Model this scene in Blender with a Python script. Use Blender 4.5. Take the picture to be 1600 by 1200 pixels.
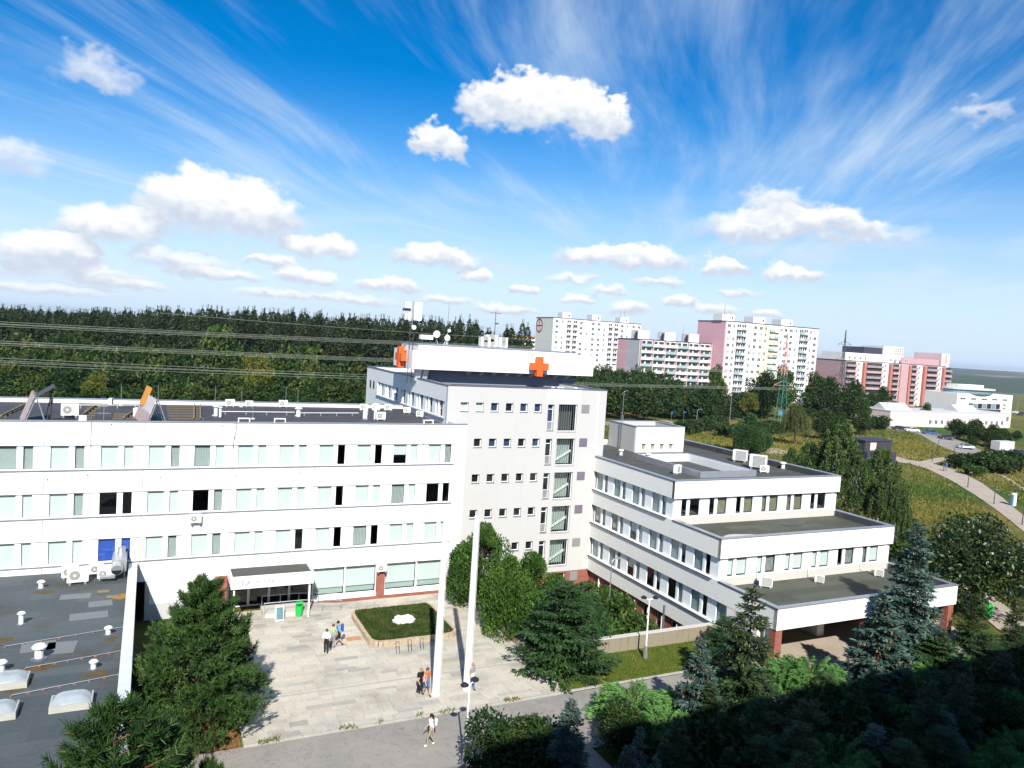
import bpy, bmesh, math, random
import numpy as np
from mathutils import Vector, Matrix

for o in list(bpy.data.objects):
    bpy.data.objects.remove(o)
SC = bpy.context.scene
COL = SC.collection

# ------------------------------------------------------------------ camera
CAM_H = 22.0
FPX = 1176.13                      # focal length in photo pixels (photo is 1600 x 1200)
RV = np.array([0.90018901, -0.43086944, 0.0633346])
UV = np.array([-0.03076001, 0.0821608, 0.99614428])
FV = np.array([0.43441175, 0.89866631, -0.0607067])
cam = bpy.data.cameras.new('camera')
cam.sensor_width = 36.0
cam.sensor_fit = 'HORIZONTAL'
cam.lens = FPX / 1600.0 * 36.0
cam.clip_start = 0.1
cam.clip_end = 30000.0
camo = bpy.data.objects.new('camera', cam)
COL.objects.link(camo)
camo.matrix_world = Matrix(((RV[0], UV[0], -FV[0], 0.0), (RV[1], UV[1], -FV[1], 0.0),
                            (RV[2], UV[2], -FV[2], CAM_H), (0, 0, 0, 1)))
SC.camera = camo

# ------------------------------------------------------------------ light, sky, exposure
SUN_EL = math.radians(38.4)
SHX, SHY = 0.313, 0.950            # direction the shadows fall, seen on the ground
_n = math.hypot(SHX, SHY)
SHX, SHY = SHX / _n, SHY / _n
TO_SUN = Vector((-SHX * math.cos(SUN_EL), -SHY * math.cos(SUN_EL), math.sin(SUN_EL)))
sl = bpy.data.lights.new('sun', 'SUN')
sl.energy = 5.0
sl.angle = math.radians(0.53)
sl.color = (1.0, 0.965, 0.90)
so = bpy.data.objects.new('sun', sl)
COL.objects.link(so)
so.location = (-30, -60, 80)
so.rotation_euler = (-TO_SUN).to_track_quat('-Z', 'Y').to_euler()

SC.view_settings.view_transform = 'Standard'
SC.view_settings.look = 'None'
SC.view_settings.exposure = 0.62
SC.view_settings.gamma = 1.0
SC.view_settings.use_curve_mapping = False


def ray(x, y):
    return FV + (x - 800) / FPX * RV - (y - 600) / FPX * UV


def onz(x, y, z=0.0):
    w = ray(x, y)
    t = (z - CAM_H) / w[2]
    return Vector((t * w[0], t * w[1], z))


def onx(x, y, X):
    w = ray(x, y)
    t = X / w[0]
    return Vector((X, t * w[1], CAM_H + t * w[2]))


def ony(x, y, Y):
    w = ray(x, y)
    t = Y / w[1]
    return Vector((t * w[0], Y, CAM_H + t * w[2]))


def at(x, y, depth):
    w = ray(x, y)
    return Vector((depth * w[0], depth * w[1], CAM_H + depth * w[2]))


def azel(x, y):
    w = ray(x, y)
    w = w / np.linalg.norm(w)
    return math.degrees(math.atan2(w[0], w[1])), math.degrees(math.asin(w[2]))


world = bpy.data.worlds.new('World')
SC.world = world
world.use_nodes = True
WT = world.node_tree
WT.nodes.clear()


class NT:
    """tiny helper to wire shader nodes"""
    def __init__(s, tree):
        s.t = tree

    def n(s, typ, **kw):
        nd = s.t.nodes.new(typ)
        for k, v in kw.items():
            setattr(nd, k, v)
        return nd

    def _in(s, sock, v):
        if hasattr(v, 'default_value') and hasattr(v, 'links'):
            s.t.links.new(v, sock)
        elif v is not None:
            sock.default_value = v

    def m(s, op, a, b=None, c=None, clamp=False):
        nd = s.n('ShaderNodeMath', operation=op)
        nd.use_clamp = clamp
        s._in(nd.inputs[0], a)
        if b is not None:
            s._in(nd.inputs[1], b)
        if c is not None:
            s._in(nd.inputs[2], c)
        return nd.outputs[0]

    def v(s, op, a, b=None, c=None):
        nd = s.n('ShaderNodeVectorMath', operation=op)
        s._in(nd.inputs[0], a)
        if b is not None:
            s._in(nd.inputs[1], b)
        if c is not None:
            s._in(nd.inputs[2], c)
        return nd.outputs['Value'] if op in ('DOT_PRODUCT', 'LENGTH', 'DISTANCE') else nd.outputs[0]

    def mix(s, fac, a, b, mode='MIX'):
        nd = s.n('ShaderNodeMix', data_type='RGBA', blend_type=mode)
        s._in(nd.inputs[0], fac)
        s._in(nd.inputs[6], a)
        s._in(nd.inputs[7], b)
        return nd.outputs[2]

    def noise(s, vec, scale, detail=4.0, rough=0.55, dist=0.0, color=False):
        nd = s.n('ShaderNodeTexNoise')
        if vec is not None:
            s.t.links.new(vec, nd.inputs['Vector'])
        nd.inputs['Scale'].default_value = scale
        nd.inputs['Detail'].default_value = detail
        nd.inputs['Roughness'].default_value = rough
        nd.inputs['Distortion'].default_value = dist
        return nd.outputs['Color' if color else 'Fac']

    def smooth(s, v, lo, hi):
        nd = s.n('ShaderNodeMapRange', interpolation_type='SMOOTHSTEP')
        s._in(nd.inputs[0], v)
        nd.inputs[1].default_value = lo
        nd.inputs[2].default_value = hi
        nd.inputs[3].default_value = 0.0
        nd.inputs[4].default_value = 1.0
        return nd.outputs[0]

    def ramp(s, v, stops):
        nd = s.n('ShaderNodeValToRGB')
        s._in(nd.inputs[0], v)
        el = nd.color_ramp.elements
        while len(el) < len(stops):
            el.new(0.5)
        for e, (p, c) in zip(el, stops):
            e.position = p
            e.color = (c[0], c[1], c[2], 1.0)
        return nd.outputs[0]

    def xyz(s, x, y, z):
        nd = s.n('ShaderNodeCombineXYZ')
        for i, q in enumerate((x, y, z)):
            s._in(nd.inputs[i], q)
        return nd.outputs[0]

    def sep(s, v):
        nd = s.n('ShaderNodeSeparateXYZ')
        s.t.links.new(v, nd.inputs[0])
        return nd.outputs


def build_sky():
    w = NT(WT)
    sky = w.n('ShaderNodeTexSky', sky_type='NISHITA')
    sky.sun_disc = False
    sky.sun_elevation = SUN_EL
    sky.sun_rotation = math.atan2(TO_SUN.x, TO_SUN.y)
    sky.altitude = 300.0
    sky.air_density = 1.0
    sky.dust_density = 0.35
    sky.ozone_density = 1.6
    hs = w.n('ShaderNodeHueSaturation')
    hs.inputs['Saturation'].default_value = SKY_SAT
    hs.inputs['Hue'].default_value = 0.507
    WT.links.new(sky.outputs[0], hs.inputs['Color'])
    base = w.v('SCALE', hs.outputs[0])
    base.node.inputs['Scale'].default_value = SKY_STRENGTH
    tc = w.n('ShaderNodeTexCoord')
    d = tc.outputs['Generated']
    s = w.sep(d)
    az = w.m('DEGREES', w.m('ARCTAN2', s[0], s[1]))
    el = w.m('DEGREES', w.m('ARCSINE', s[2]))
    # pale air above the horizon, the same all round
    base = w.mix(w.m('SUBTRACT', 1.0, w.smooth(el, -3.0, 19.0)), base, HORIZON)
    # ---- cirrus: a flat high layer, streaks all running towards one point of the compass
    zc = w.m('MAXIMUM', s[2], 0.015)
    pl = w.v('DIVIDE', d, w.xyz(zc, zc, zc))
    a0 = math.radians(37.0)
    al = w.v('DOT_PRODUCT', pl, (math.sin(a0), math.cos(a0), 0.0))
    ac = w.v('DOT_PRODUCT', pl, (math.cos(a0), -math.sin(a0), 0.0))
    warp = w.noise(w.xyz(w.m('MULTIPLY', al, 0.16), w.m('MULTIPLY', ac, 0.30), 3.1), 1.0, 1.0)
    ac2 = w.m('MULTIPLY_ADD', warp, 2.1, ac)
    st1 = w.noise(w.xyz(w.m('MULTIPLY', al, 0.20), w.m('MULTIPLY', ac2, 1.5), 4.4), 1.0, 6.0, 0.66, 0.25)
    pat = w.noise(w.xyz(w.m('MULTIPLY', al, 0.30), w.m('MULTIPLY', ac, 0.62), 21.0), 1.0, 2.0)
    ci = w.m('MULTIPLY_ADD', w.m('SUBTRACT', pat, 0.5), 0.55, st1)
    cir = w.m('MULTIPLY', w.smooth(ci, 0.43, 0.86), w.smooth(el, 0.5, 6.0))
    c1 = w.mix(w.m('MULTIPLY', cir, 0.86), base, CIRRUS)
    veil = w.smooth(w.noise(w.xyz(w.m('MULTIPLY', az, 0.05), w.m('MULTIPLY', el, 0.42), 9.0), 1.0, 3.0, 0.6), 0.48, 0.78)
    veil = w.m('MULTIPLY', veil, w.m('SUBTRACT', 1.0, w.smooth(el, 5.0, 13.0)))
    c1 = w.mix(w.m('MULTIPLY', veil, 0.6), c1, CIRRUS)
    # ---- cumulus: single clouds at their own bearings
    amp = w.m('MULTIPLY', w.m('ADD', w.m('MAXIMUM', el, 0.0), 4.0), 0.11)
    nsc = w.xyz(az, w.m('MULTIPLY', el, 1.25), 0.0)
    n1 = w.v('SUBTRACT', w.noise(nsc, 0.42, 1.0, 0.5, 0.0, True), (0.5, 0.5, 0.5))
    n2 = w.v('SUBTRACT', w.noise(nsc, 1.15, 5.0, 0.47, 0.0, True), (0.5, 0.5, 0.5))
    wp = w.v('MULTIPLY_ADD', n1, (1.7, 1.0, 0.0), w.v('MULTIPLY', n2, (1.15, 1.05, 0.0)))
    sc_ = w.n('ShaderNodeVectorMath', operation='SCALE')
    WT.links.new(wp, sc_.inputs[0])
    WT.links.new(amp, sc_.inputs['Scale'])
    pos = w.v('ADD', w.xyz(az, el, 0.0), sc_.outputs[0])
    pxd = math.degrees(1.0 / FPX)
    S = None
    for (cx, cy, hw, hh, op) in CLOUDS:
        a, e = azel(cx, cy + hh * 0.25)
        iw = 1.0 / (hw * pxd)
        ih = 1.0 / (hh * 1.4 * pxd)
        q = w.v('MULTIPLY_ADD', pos, (iw, ih, 0.0), (-a * iw, -e * ih, 1.0))
        f = w.m('MAXIMUM', w.m('MULTIPLY_ADD', w.v('DOT_PRODUCT', q, q), -op, 2.0 * op), 0.0)
        g = w.n('ShaderNodeVectorMath', operation='SCALE')
        WT.links.new(q, g.inputs[0])
        WT.links.new(f, g.inputs['Scale'])
        S = g.outputs[0] if S is None else w.v('ADD', S, g.outputs[0])
    ss = w.sep(S)
    vv = w.m('DIVIDE', ss[1], w.m('ADD', ss[2], 0.0001))
    cov = w.m('MULTIPLY', w.smooth(ss[2], 0.03, 0.46), w.smooth(vv, -0.62, -0.22))
    lit = w.m('MULTIPLY_ADD', w.sep(n2)[2], 1.1, w.smooth(vv, -0.30, 0.42), clamp=True)
    cc = w.mix(lit, CLOUD_LOW, CLOUD_TOP)
    c2 = w.mix(w.m('MULTIPLY', cov, 0.96), c1, cc)
    bg = w.n('ShaderNodeBackground')
    WT.links.new(c2, bg.inputs['Color'])
    bg.inputs['Strength'].default_value = 1.0
    out = w.n('ShaderNodeOutputWorld')
    WT.links.new(bg.outputs[0], out.inputs['Surface'])


SKY_STRENGTH = 0.092
HORIZON = (0.43, 0.54, 0.70, 1)
SKY_SAT = 1.75
CIRRUS = (0.46, 0.55, 0.64, 1)
CLOUD_TOP = (0.70, 0.70, 0.69, 1)
CLOUD_LOW = (0.43, 0.48, 0.56, 1)
CLOUDS = [  # photo centre x, y, half width, half height (pixels), thickness
    (838, 158, 132, 44, 1.1), (925, 180, 70, 32, 0.7), (683, 220, 56, 25, 0.7), (345, 320, 124, 46, 1.1), (175, 350, 80, 28, 0.75),
    (78, 388, 72, 24, 1.0), (1215, 352, 145, 26, 0.55), (1300, 340, 62, 22, 0.6), (1212, 314, 66, 20, 0.4),
    (975, 402, 112, 20, 1.0), (1133, 418, 44, 16, 1.0), (1240, 428, 52, 12, 0.7),
    (677, 400, 72, 18, 1.0), (740, 430, 30, 12, 0.8), (500, 386, 62, 18, 0.8),
    (480, 431, 58, 13, 0.7), (606, 443, 56, 13, 0.8), (820, 452, 28, 9, 0.8), (280, 405, 90, 15, 0.4),
    (340, 428, 80, 11, 0.5), (905, 466, 34, 9, 0.6), (1060, 468, 36, 10, 0.6),
    (1120, 481, 44, 11, 0.5), (985, 482, 36, 13, 0.6), (540, 466, 100, 9, 0.4),
    (110, 425, 120, 12, 0.4), (150, 112, 66, 24, 0.3), (20, 245, 54, 24, 0.3),
    (1540, 180, 40, 16, 0.3), (790, 482, 60, 10, 0.5), (1195, 491, 30, 9, 0.6), (890, 434, 60, 9, 0.4), (420, 408, 50, 10, 0.5), (60, 450, 120, 9, 0.35), (950, 455, 40, 8, 0.5), (1030, 440, 46, 8, 0.4), (700, 468, 60, 8, 0.45), (1150, 455, 40, 7, 0.4), (420, 458, 60, 8, 0.4), (1390, 368, 80, 18, 0.25), (200, 445, 70, 8, 0.4),
]
build_sky()
world.cycles.sampling_method = 'MANUAL'
world.cycles.sample_map_resolution = 512

# ------------------------------------------------------------------ helpers
PI = math.pi
ORG = {}
MCACHE = {}


def link(o, parent=None):
    COL.objects.link(o)
    if parent is not None:
        o.parent = parent
    return o


def tag(o, label=None, cat=None, group=None, kind=None):
    if label:
        o['label'] = label
    if cat:
        o['category'] = cat
    if group:
        o['group'] = group
    if kind:
        o['kind'] = kind
    return o


def thing(name, label, cat, loc=(0, 0, 0), rotz=0.0, group=None):
    o = bpy.data.objects.new(name, None)
    o.empty_display_size = 0.3
    COL.objects.link(o)
    o.location = loc
    o.rotation_euler = (0, 0, rotz)
    ORG[o] = Vector(loc)
    return tag(o, label, cat, group)


class MB:
    def __init__(s):
        s.v = []
        s.f = []
        s.mi = []
        s.smooth = False

    def add(s, vs, fs, mi=0):
        b = len(s.v)
        s.v.extend([tuple(p) for p in vs])
        for f in fs:
            s.f.append(tuple(b + i for i in f))
            s.mi.append(mi)
        return s

    def box(s, x0, x1, y0, y1, z0, z1, mi=0):
        return s.add([(x0, y0, z0), (x1, y0, z0), (x1, y1, z0), (x0, y1, z0),
                      (x0, y0, z1), (x1, y0, z1), (x1, y1, z1), (x0, y1, z1)],
                     [(0, 3, 2, 1), (4, 5, 6, 7), (0, 1, 5, 4), (1, 2, 6, 5), (2, 3, 7, 6), (3, 0, 4, 7)], mi)

    def obox(s, c, hx, hy, hz, rz=0.0, mi=0):
        ca, sa = math.cos(rz), math.sin(rz)
        b = len(s.v)
        s.box(-hx, hx, -hy, hy, -hz, hz, mi)
        for i in range(b, len(s.v)):
            x, y, z = s.v[i]
            s.v[i] = (c[0] + x * ca - y * sa, c[1] + x * sa + y * ca, c[2] + z)
        return s

    def beam(s, p0, p1, w, h=None, mi=0):
        """square bar from p0 to p1"""
        h = h or w
        p0, p1 = Vector(p0), Vector(p1)
        d = (p1 - p0).normalized()
        a = d.cross(Vector((0, 0, 1)))
        if a.length < 1e-4:
            a = Vector((1, 0, 0))
        a.normalize()
        b = a.cross(d)
        vs = []
        for p in (p0, p1):
            for i, j in ((-1, -1), (1, -1), (1, 1), (-1, 1)):
                vs.append(p + a * (i * w / 2) + b * (j * h / 2))
        return s.add(vs, [(0, 1, 2, 3), (7, 6, 5, 4), (0, 4, 5, 1), (1, 5, 6, 2), (2, 6, 7, 3), (3, 7, 4, 0)], mi)

    def tube(s, p0, p1, r0, r1=None, n=8, mi=0, caps=True):
        r1 = r0 if r1 is None else r1
        p0, p1 = Vector(p0), Vector(p1)
        d = (p1 - p0).normalized()
        a = d.cross(Vector((0, 0, 1)))
        if a.length < 1e-4:
            a = Vector((1, 0, 0))
        a.normalize()
        b = a.cross(d)
        vs = []
        for p, r in ((p0, r0), (p1, r1)):
            for k in range(n):
                t = 2 * PI * k / n
                vs.append(p + a * (math.cos(t) * r) + b * (math.sin(t) * r))
        fs = [(k, k + n, (k + 1) % n + n, (k + 1) % n) for k in range(n)]
        if caps:
            fs += [tuple(range(n)), tuple(reversed(range(n, 2 * n)))]
        return s.add(vs, fs, mi)

    def path(s, pts, r, n=6, mi=0):
        for a, b in zip(pts[:-1], pts[1:]):
            s.tube(a, b, r, r, n, mi)
        return s

    def prism(s, pts, z0, z1, mi=0):
        n = len(pts)
        vs = [(p[0], p[1], z0) for p in pts] + [(p[0], p[1], z1) for p in pts]
        fs = [tuple(reversed(range(n))), tuple(range(n, 2 * n))]
        fs += [(k, (k + 1) % n, (k + 1) % n + n, k + n) for k in range(n)]
        return s.add(vs, fs, mi)

    def xprism(s, prof, x0, x1, mi=0):
        """profile in (y,z), swept along x"""
        n = len(prof)
        vs = [(x0, p[0], p[1]) for p in prof] + [(x1, p[0], p[1]) for p in prof]
        fs = [tuple(range(n)), tuple(reversed(range(n, 2 * n)))]
        fs += [(k + n, (k + 1) % n + n, (k + 1) % n, k) for k in range(n)]
        return s.add(vs, fs, mi)

    def lathe(s, prof, c=(0, 0, 0), n=12, mi=0):
        """profile (r,z) about a vertical axis through c"""
        vs = []
        for r, z in prof:
            for k in range(n):
                t = 2 * PI * k / n
                vs.append((c[0] + r * math.cos(t), c[1] + r * math.sin(t), c[2] + z))
        fs = []
        for i in range(len(prof) - 1):
            for k in range(n):
                fs.append((i * n + k, i * n + (k + 1) % n, (i + 1) * n + (k + 1) % n, (i + 1) * n + k))
        fs.append(tuple(reversed(range(n))))
        fs.append(tuple(range((len(prof) - 1) * n, len(prof) * n)))
        return s.add(vs, fs, mi)

    def mesh(s, name, mats, off=(0, 0, 0)):
        me = bpy.data.meshes.new(name)
        me.from_pydata([(p[0] - off[0], p[1] - off[1], p[2] - off[2]) for p in s.v], [], s.f)
        for m in (mats if isinstance(mats, (list, tuple)) else [mats]):
            me.materials.append(m)
        if any(s.mi):
            me.polygons.foreach_set('material_index', s.mi)
        if s.smooth:
            me.polygons.foreach_set('use_smooth', [True] * len(me.polygons))
        me.update()
        return me

    def build(s, name, mats, parent=None, kind=None):
        """verts are given in world space (or in the parent's frame when the parent sits at the origin)"""
        off = ORG.get(parent, Vector((0, 0, 0)))
        o = bpy.data.objects.new(name, s.mesh(name, mats, off))
        ORG[o] = Vector(off)
        link(o, parent)
        if kind:
            o['kind'] = kind
        return o


def inst(me, name, parent, loc, rz=0.0, scale=(1, 1, 1)):
    """another object on shared mesh data; loc in world space for an unrotated parent"""
    o = bpy.data.objects.new(name, me)
    off = ORG.get(parent, Vector((0, 0, 0))) if parent is not None else Vector((0, 0, 0))
    o.location = Vector(loc) - off
    o.rotation_euler = (0, 0, rz)
    o.scale = scale
    ORG[o] = Vector(loc)
    return link(o, parent)


def sub(me, name, parent):
    """sub-part that shares its parent's frame"""
    o = bpy.data.objects.new(name, me)
    return link(o, parent)


def copy_tree(root, loc=None, rotz=None, label=None, scale=None, parent=None, name=None):
    c = root.copy()
    if name:
        c.name = name
    COL.objects.link(c)
    c.parent = parent
    if loc is not None:
        c.location = loc
    if rotz is not None:
        c.rotation_euler = (c.rotation_euler[0], c.rotation_euler[1], rotz)
    if scale is not None:
        c.scale = scale if hasattr(scale, '__len__') else (scale,) * 3
    if label:
        c['label'] = label
    for ch in root.children:
        copy_tree(ch, parent=c)
    return c


def np_mesh(name, V, Q, mats, mi=None, smooth=False):
    V = np.asarray(V, dtype=np.float32)
    Q = np.asarray(Q, dtype=np.int32)
    me = bpy.data.meshes.new(name)
    me.vertices.add(len(V))
    me.vertices.foreach_set('co', V.ravel())
    k = Q.shape[1]
    me.loops.add(Q.size)
    me.loops.foreach_set('vertex_index', Q.ravel())
    me.polygons.add(len(Q))
    me.polygons.foreach_set('loop_start', np.arange(0, Q.size, k, dtype=np.int32))
    for m in (mats if isinstance(mats, (list, tuple)) else [mats]):
        me.materials.append(m)
    if mi is not None:
        me.polygons.foreach_set('material_index', np.asarray(mi, dtype=np.int32))
    if smooth:
        me.polygons.foreach_set('use_smooth', np.ones(len(Q), dtype=bool))
    me.update(calc_edges=True)
    me.validate()
    return me


# ------------------------------------------------------------------ materials
MATS = {}


def mat(name):
    m = bpy.data.materials.new(name)
    m.use_nodes = True
    t = m.node_tree
    t.nodes.clear()
    h = NT(t)
    out = h.n('ShaderNodeOutputMaterial')
    p = h.n('ShaderNodeBsdfPrincipled')
    t.links.new(p.outputs[0], out.inputs[0])
    MATS[name] = m
    return m, h, p, out


def setc(h, p, c, rough=0.7, spec=0.3, metal=0.0):
    h._in(p.inputs['Base Color'], c if not isinstance(c, tuple) else (c[0], c[1], c[2], 1))
    h._in(p.inputs['Roughness'], rough)
    p.inputs['Specular IOR Level'].default_value = spec
    p.inputs['Metallic'].default_value = metal


def bump(h, p, val, strength=0.3, dist=0.02):
    b = h.n('ShaderNodeBump')
    b.inputs['Strength'].default_value = strength
    b.inputs['Distance'].default_value = dist
    h.t.links.new(val, b.inputs['Height'])
    h.t.links.new(b.outputs[0], p.inputs['Normal'])


def plain(name, c, rough=0.6, spec=0.3, metal=0.0, var=0.12, scale=3.0):
    m, h, p, out = mat(name)
    g = h.n('ShaderNodeNewGeometry')
    n = h.noise(g.outputs['Position'], scale, 4.0, 0.6)
    k = h.m('MULTIPLY_ADD', h.m('SUBTRACT', n, 0.5), 2 * var, 1.0)
    col = h.mix(1.0, (c[0], c[1], c[2], 1), h.xyz(k, k, k), 'MULTIPLY')
    setc(h, p, col, rough, spec, metal)
    return m


def plaster(name, c, streak=0.12, dirt=(0.30, 0.28, 0.25), rough=0.85):
    """painted render: soft clouds of grey, rain streaks that run down from the edges, fine grain"""
    m, h, p, out = mat(name)
    g = h.n('ShaderNodeNewGeometry')
    P = g.outputs['Position']
    s = h.sep(P)
    big = h.noise(P, 0.35, 4.0, 0.6)
    hor = h.m('ADD', s[0], h.m('MULTIPLY', s[1], 0.83))
    stv = h.xyz(h.m('MULTIPLY', hor, 3.2), h.m('MULTIPLY', s[2], 0.16), 0.0)
    st = h.noise(stv, 1.0, 5.0, 0.65)
    f = h.m('MULTIPLY', h.smooth(st, 0.52, 0.85), streak)
    f = h.m('ADD', f, h.m('MULTIPLY', h.smooth(big, 0.5, 0.9), streak * 0.6))
    col = h.mix(f, (c[0], c[1], c[2], 1), (dirt[0], dirt[1], dirt[2], 1))
    setc(h, p, col, rough, 0.2)
    bump(h, p, h.noise(P, 26.0, 3.0, 0.6), 0.12, 0.01)
    return m


def glassy(name, tint, ior=1.5, rough=0.02, alpha=1.0):
    m = bpy.data.materials.new(name)
    m.use_nodes = True
    t = m.node_tree
    t.nodes.clear()
    h = NT(t)
    out = h.n('ShaderNodeOutputMaterial')
    tr = h.n('ShaderNodeBsdfTransparent')
    tr.inputs[0].default_value = (*tint, 1)
    gl = h.n('ShaderNodeBsdfGlossy')
    gl.inputs['Roughness'].default_value = rough
    gl.inputs['Color'].default_value = (0.9, 0.95, 0.95, 1)
    fr = h.n('ShaderNodeFresnel')
    fr.inputs[0].default_value = ior
    mx = h.n('ShaderNodeMixShader')
    gm = h.n('ShaderNodeNewGeometry')
    t.links.new(h.m('MULTIPLY', fr.outputs[0], h.m('SUBTRACT', 1.0, gm.outputs['Backfacing'])), mx.inputs[0])
    t.links.new(tr.outputs[0], mx.inputs[1])
    t.links.new(gl.outputs[0], mx.inputs[2])
    t.links.new(mx.outputs[0], out.inputs[0])
    MATS[name] = m
    return m


def foliage(name, stops, trans=0.25, rough=0.55, spec=0.25, objvar=0.25, nscale=0.9, drift=0.45):
    """leaf colours picked per leaf, with a slower drift between branches and between trees"""
    m = bpy.data.materials.new(name)
    m.use_nodes = True
    t = m.node_tree
    t.nodes.clear()
    h = NT(t)
    out = h.n('ShaderNodeOutputMaterial')
    g = h.n('ShaderNodeNewGeometry')
    oi = h.n('ShaderNodeObjectInfo')
    tc = h.n('ShaderNodeTexCoord')
    n = h.noise(tc.outputs['Object'], nscale, 2.0, 0.5)
    f = h.m('MULTIPLY_ADD', g.outputs['Random Per Island'], 1.0 - drift, h.m('MULTIPLY', h.smooth(n, 0.3, 0.7), drift))
    f = h.m('ADD', f, h.m('MULTIPLY', h.m('SUBTRACT', oi.outputs['Random'], 0.5), objvar), clamp=True)
    col = h.ramp(f, stops)
    p = h.n('ShaderNodeBsdfPrincipled')
    t.links.new(col, p.inputs['Base Color'])
    p.inputs['Roughness'].default_value = rough
    p.inputs['Specular IOR Level'].default_value = spec
    if trans > 0:
        tl = h.n('ShaderNodeBsdfTranslucent')
        t.links.new(h.mix(1.0, col, (1.0, 1.15, 0.55, 1), 'MULTIPLY'), tl.inputs[0])
        mx = h.n('ShaderNodeMixShader')
        mx.inputs[0].default_value = trans
        t.links.new(p.outputs[0], mx.inputs[1])
        t.links.new(tl.outputs[0], mx.inputs[2])
        t.links.new(mx.outputs[0], out.inputs[0])
    else:
        t.links.new(p.outputs[0], out.inputs[0])
    MATS[name] = m
    return m


def brickwork(name, c1, c2, mortar, sx=1.0):
    m, h, p, out = mat(name)
    g = h.n('ShaderNodeNewGeometry')
    s = h.sep(g.outputs['Position'])
    v = h.xyz(h.m('ADD', s[0], s[1]), s[2], 0.0)
    b = h.n('ShaderNodeTexBrick')
    h.t.links.new(v, b.inputs['Vector'])
    b.inputs['Color1'].default_value = (*c1, 1)
    b.inputs['Color2'].default_value = (*c2, 1)
    b.inputs['Mortar'].default_value = (*mortar, 1)
    b.inputs['Scale'].default_value = 1.0
    b.inputs['Brick Width'].default_value = 0.27 * sx
    b.inputs['Row Height'].default_value = 0.085 * sx
    b.inputs['Mortar Size'].default_value = 0.008
    n = h.noise(g.outputs['Position'], 1.5, 4.0)
    k = h.m('MULTIPLY_ADD', n, 0.7, 0.65)
    setc(h, p, h.mix(1.0, b.outputs[0], h.xyz(k, k, k), 'MULTIPLY'), 0.85, 0.2)
    bump(h, p, b.outputs['Fac'], -0.5, 0.01)
    return m


def felt_roof(name, c, c2, moss=(0.10, 0.09, 0.03), moss_amt=0.35, sheet=1.0, alongx=True):
    """bitumen felt: welded sheets with their own shade, lap lines, patches, dust and moss"""
    m, h, p, out = mat(name)
    g = h.n('ShaderNodeNewGeometry')
    P = g.outputs['Position']
    s = h.sep(P)
    a, b = (s[1], s[0]) if alongx else (s[0], s[1])
    wob = h.noise(P, 0.5, 2.0)
    lane = h.m('MULTIPLY', h.m('MULTIPLY_ADD', wob, 0.16, a), 1.0 / sheet)
    fl = h.m('FLOOR', lane)
    wn = h.n('ShaderNodeTexWhiteNoise', noise_dimensions='2D')
    seg = h.m('FLOOR', h.m('MULTIPLY_ADD', fl, 0.37, h.m('MULTIPLY', b, 0.14)))
    h.t.links.new(h.xyz(fl, seg, 0.0), wn.inputs['Vector'])
    fr = h.m('FRACT', lane)
    lap = h.m('SUBTRACT', 1.0, h.smooth(fr, 0.0, 0.07))
    n1 = h.noise(P, 0.28, 5.0, 0.65)
    n2 = h.noise(P, 5.0, 4.0, 0.7)
    col = h.mix(h.m('MULTIPLY', wn.outputs['Value'], 0.55), (*c, 1), (*c2, 1))
    col = h.mix(h.m('MULTIPLY', lap, 0.45), col, (c[0] * 0.45, c[1] * 0.45, c[2] * 0.45, 1))
    col = h.mix(h.m('MULTIPLY', h.smooth(n1, 0.46, 0.78), moss_amt), col, (*moss, 1))
    k = h.m('MULTIPLY_ADD', n2, 0.6, 0.7)
    col = h.mix(1.0, col, h.xyz(k, k, k), 'MULTIPLY')
    setc(h, p, col, h.m('MULTIPLY_ADD', n1, 0.3, 0.6), 0.3)
    bump(h, p, h.m('ADD', n2, h.m('MULTIPLY', lap, 0.5)), 0.3, 0.015)
    return m


# white and grey walls
plaster('white_render', (0.76, 0.76, 0.74), 0.32)
plaster('tower_render', (0.475, 0.47, 0.45), 0.2)
plaster('cream_panel', (0.78, 0.77, 0.72), 0.10)
plaster('grey_render', (0.46, 0.46, 0.45), 0.25)
plaster('blue_grey_sheet', (0.20, 0.22, 0.28), 0.3, (0.10, 0.10, 0.12))
plaster('concrete', (0.25, 0.215, 0.155), 0.75, (0.06, 0.048, 0.03))
plaster('pale_concrete', (0.50, 0.48, 0.44), 0.3, (0.2, 0.18, 0.15))
plaster('window_panel', (0.76, 0.79, 0.80), 0.10)
brickwork('brick', (0.30, 0.075, 0.045), (0.22, 0.055, 0.035), (0.28, 0.22, 0.18))
felt_roof('roof_main', (0.050, 0.050, 0.055), (0.085, 0.083, 0.085), (0.09, 0.065, 0.04), 0.30)
felt_roof('roof_annex', (0.058, 0.072, 0.078), (0.100, 0.118, 0.122), (0.050, 0.044, 0.028), 0.8, 1.05, True)
felt_roof('roof_wing', (0.058, 0.062, 0.055), (0.10, 0.105, 0.09), (0.085, 0.068, 0.040), 0.6)
felt_roof('roof_terrace', (0.060, 0.064, 0.048), (0.105, 0.112, 0.085), (0.045, 0.040, 0.022), 0.7)
plain('zinc', (0.42, 0.44, 0.47), 0.42, 0.5, 0.6, 0.14, 1.5)
plain('zinc_dark', (0.16, 0.17, 0.20), 0.45, 0.5, 0.5, 0.14, 1.5)
plain('galvanised', (0.50, 0.52, 0.53), 0.38, 0.5, 0.75, 0.12, 5.0)
plain('steel_dark', (0.07, 0.07, 0.08), 0.5, 0.5, 0.4, 0.1, 4.0)
plain('white_paint', (0.80, 0.80, 0.79), 0.4, 0.45, 0.0, 0.05, 2.0)
plain('frame_white', (0.78, 0.79, 0.80), 0.45, 0.4, 0.0, 0.05, 2.0)
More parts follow.
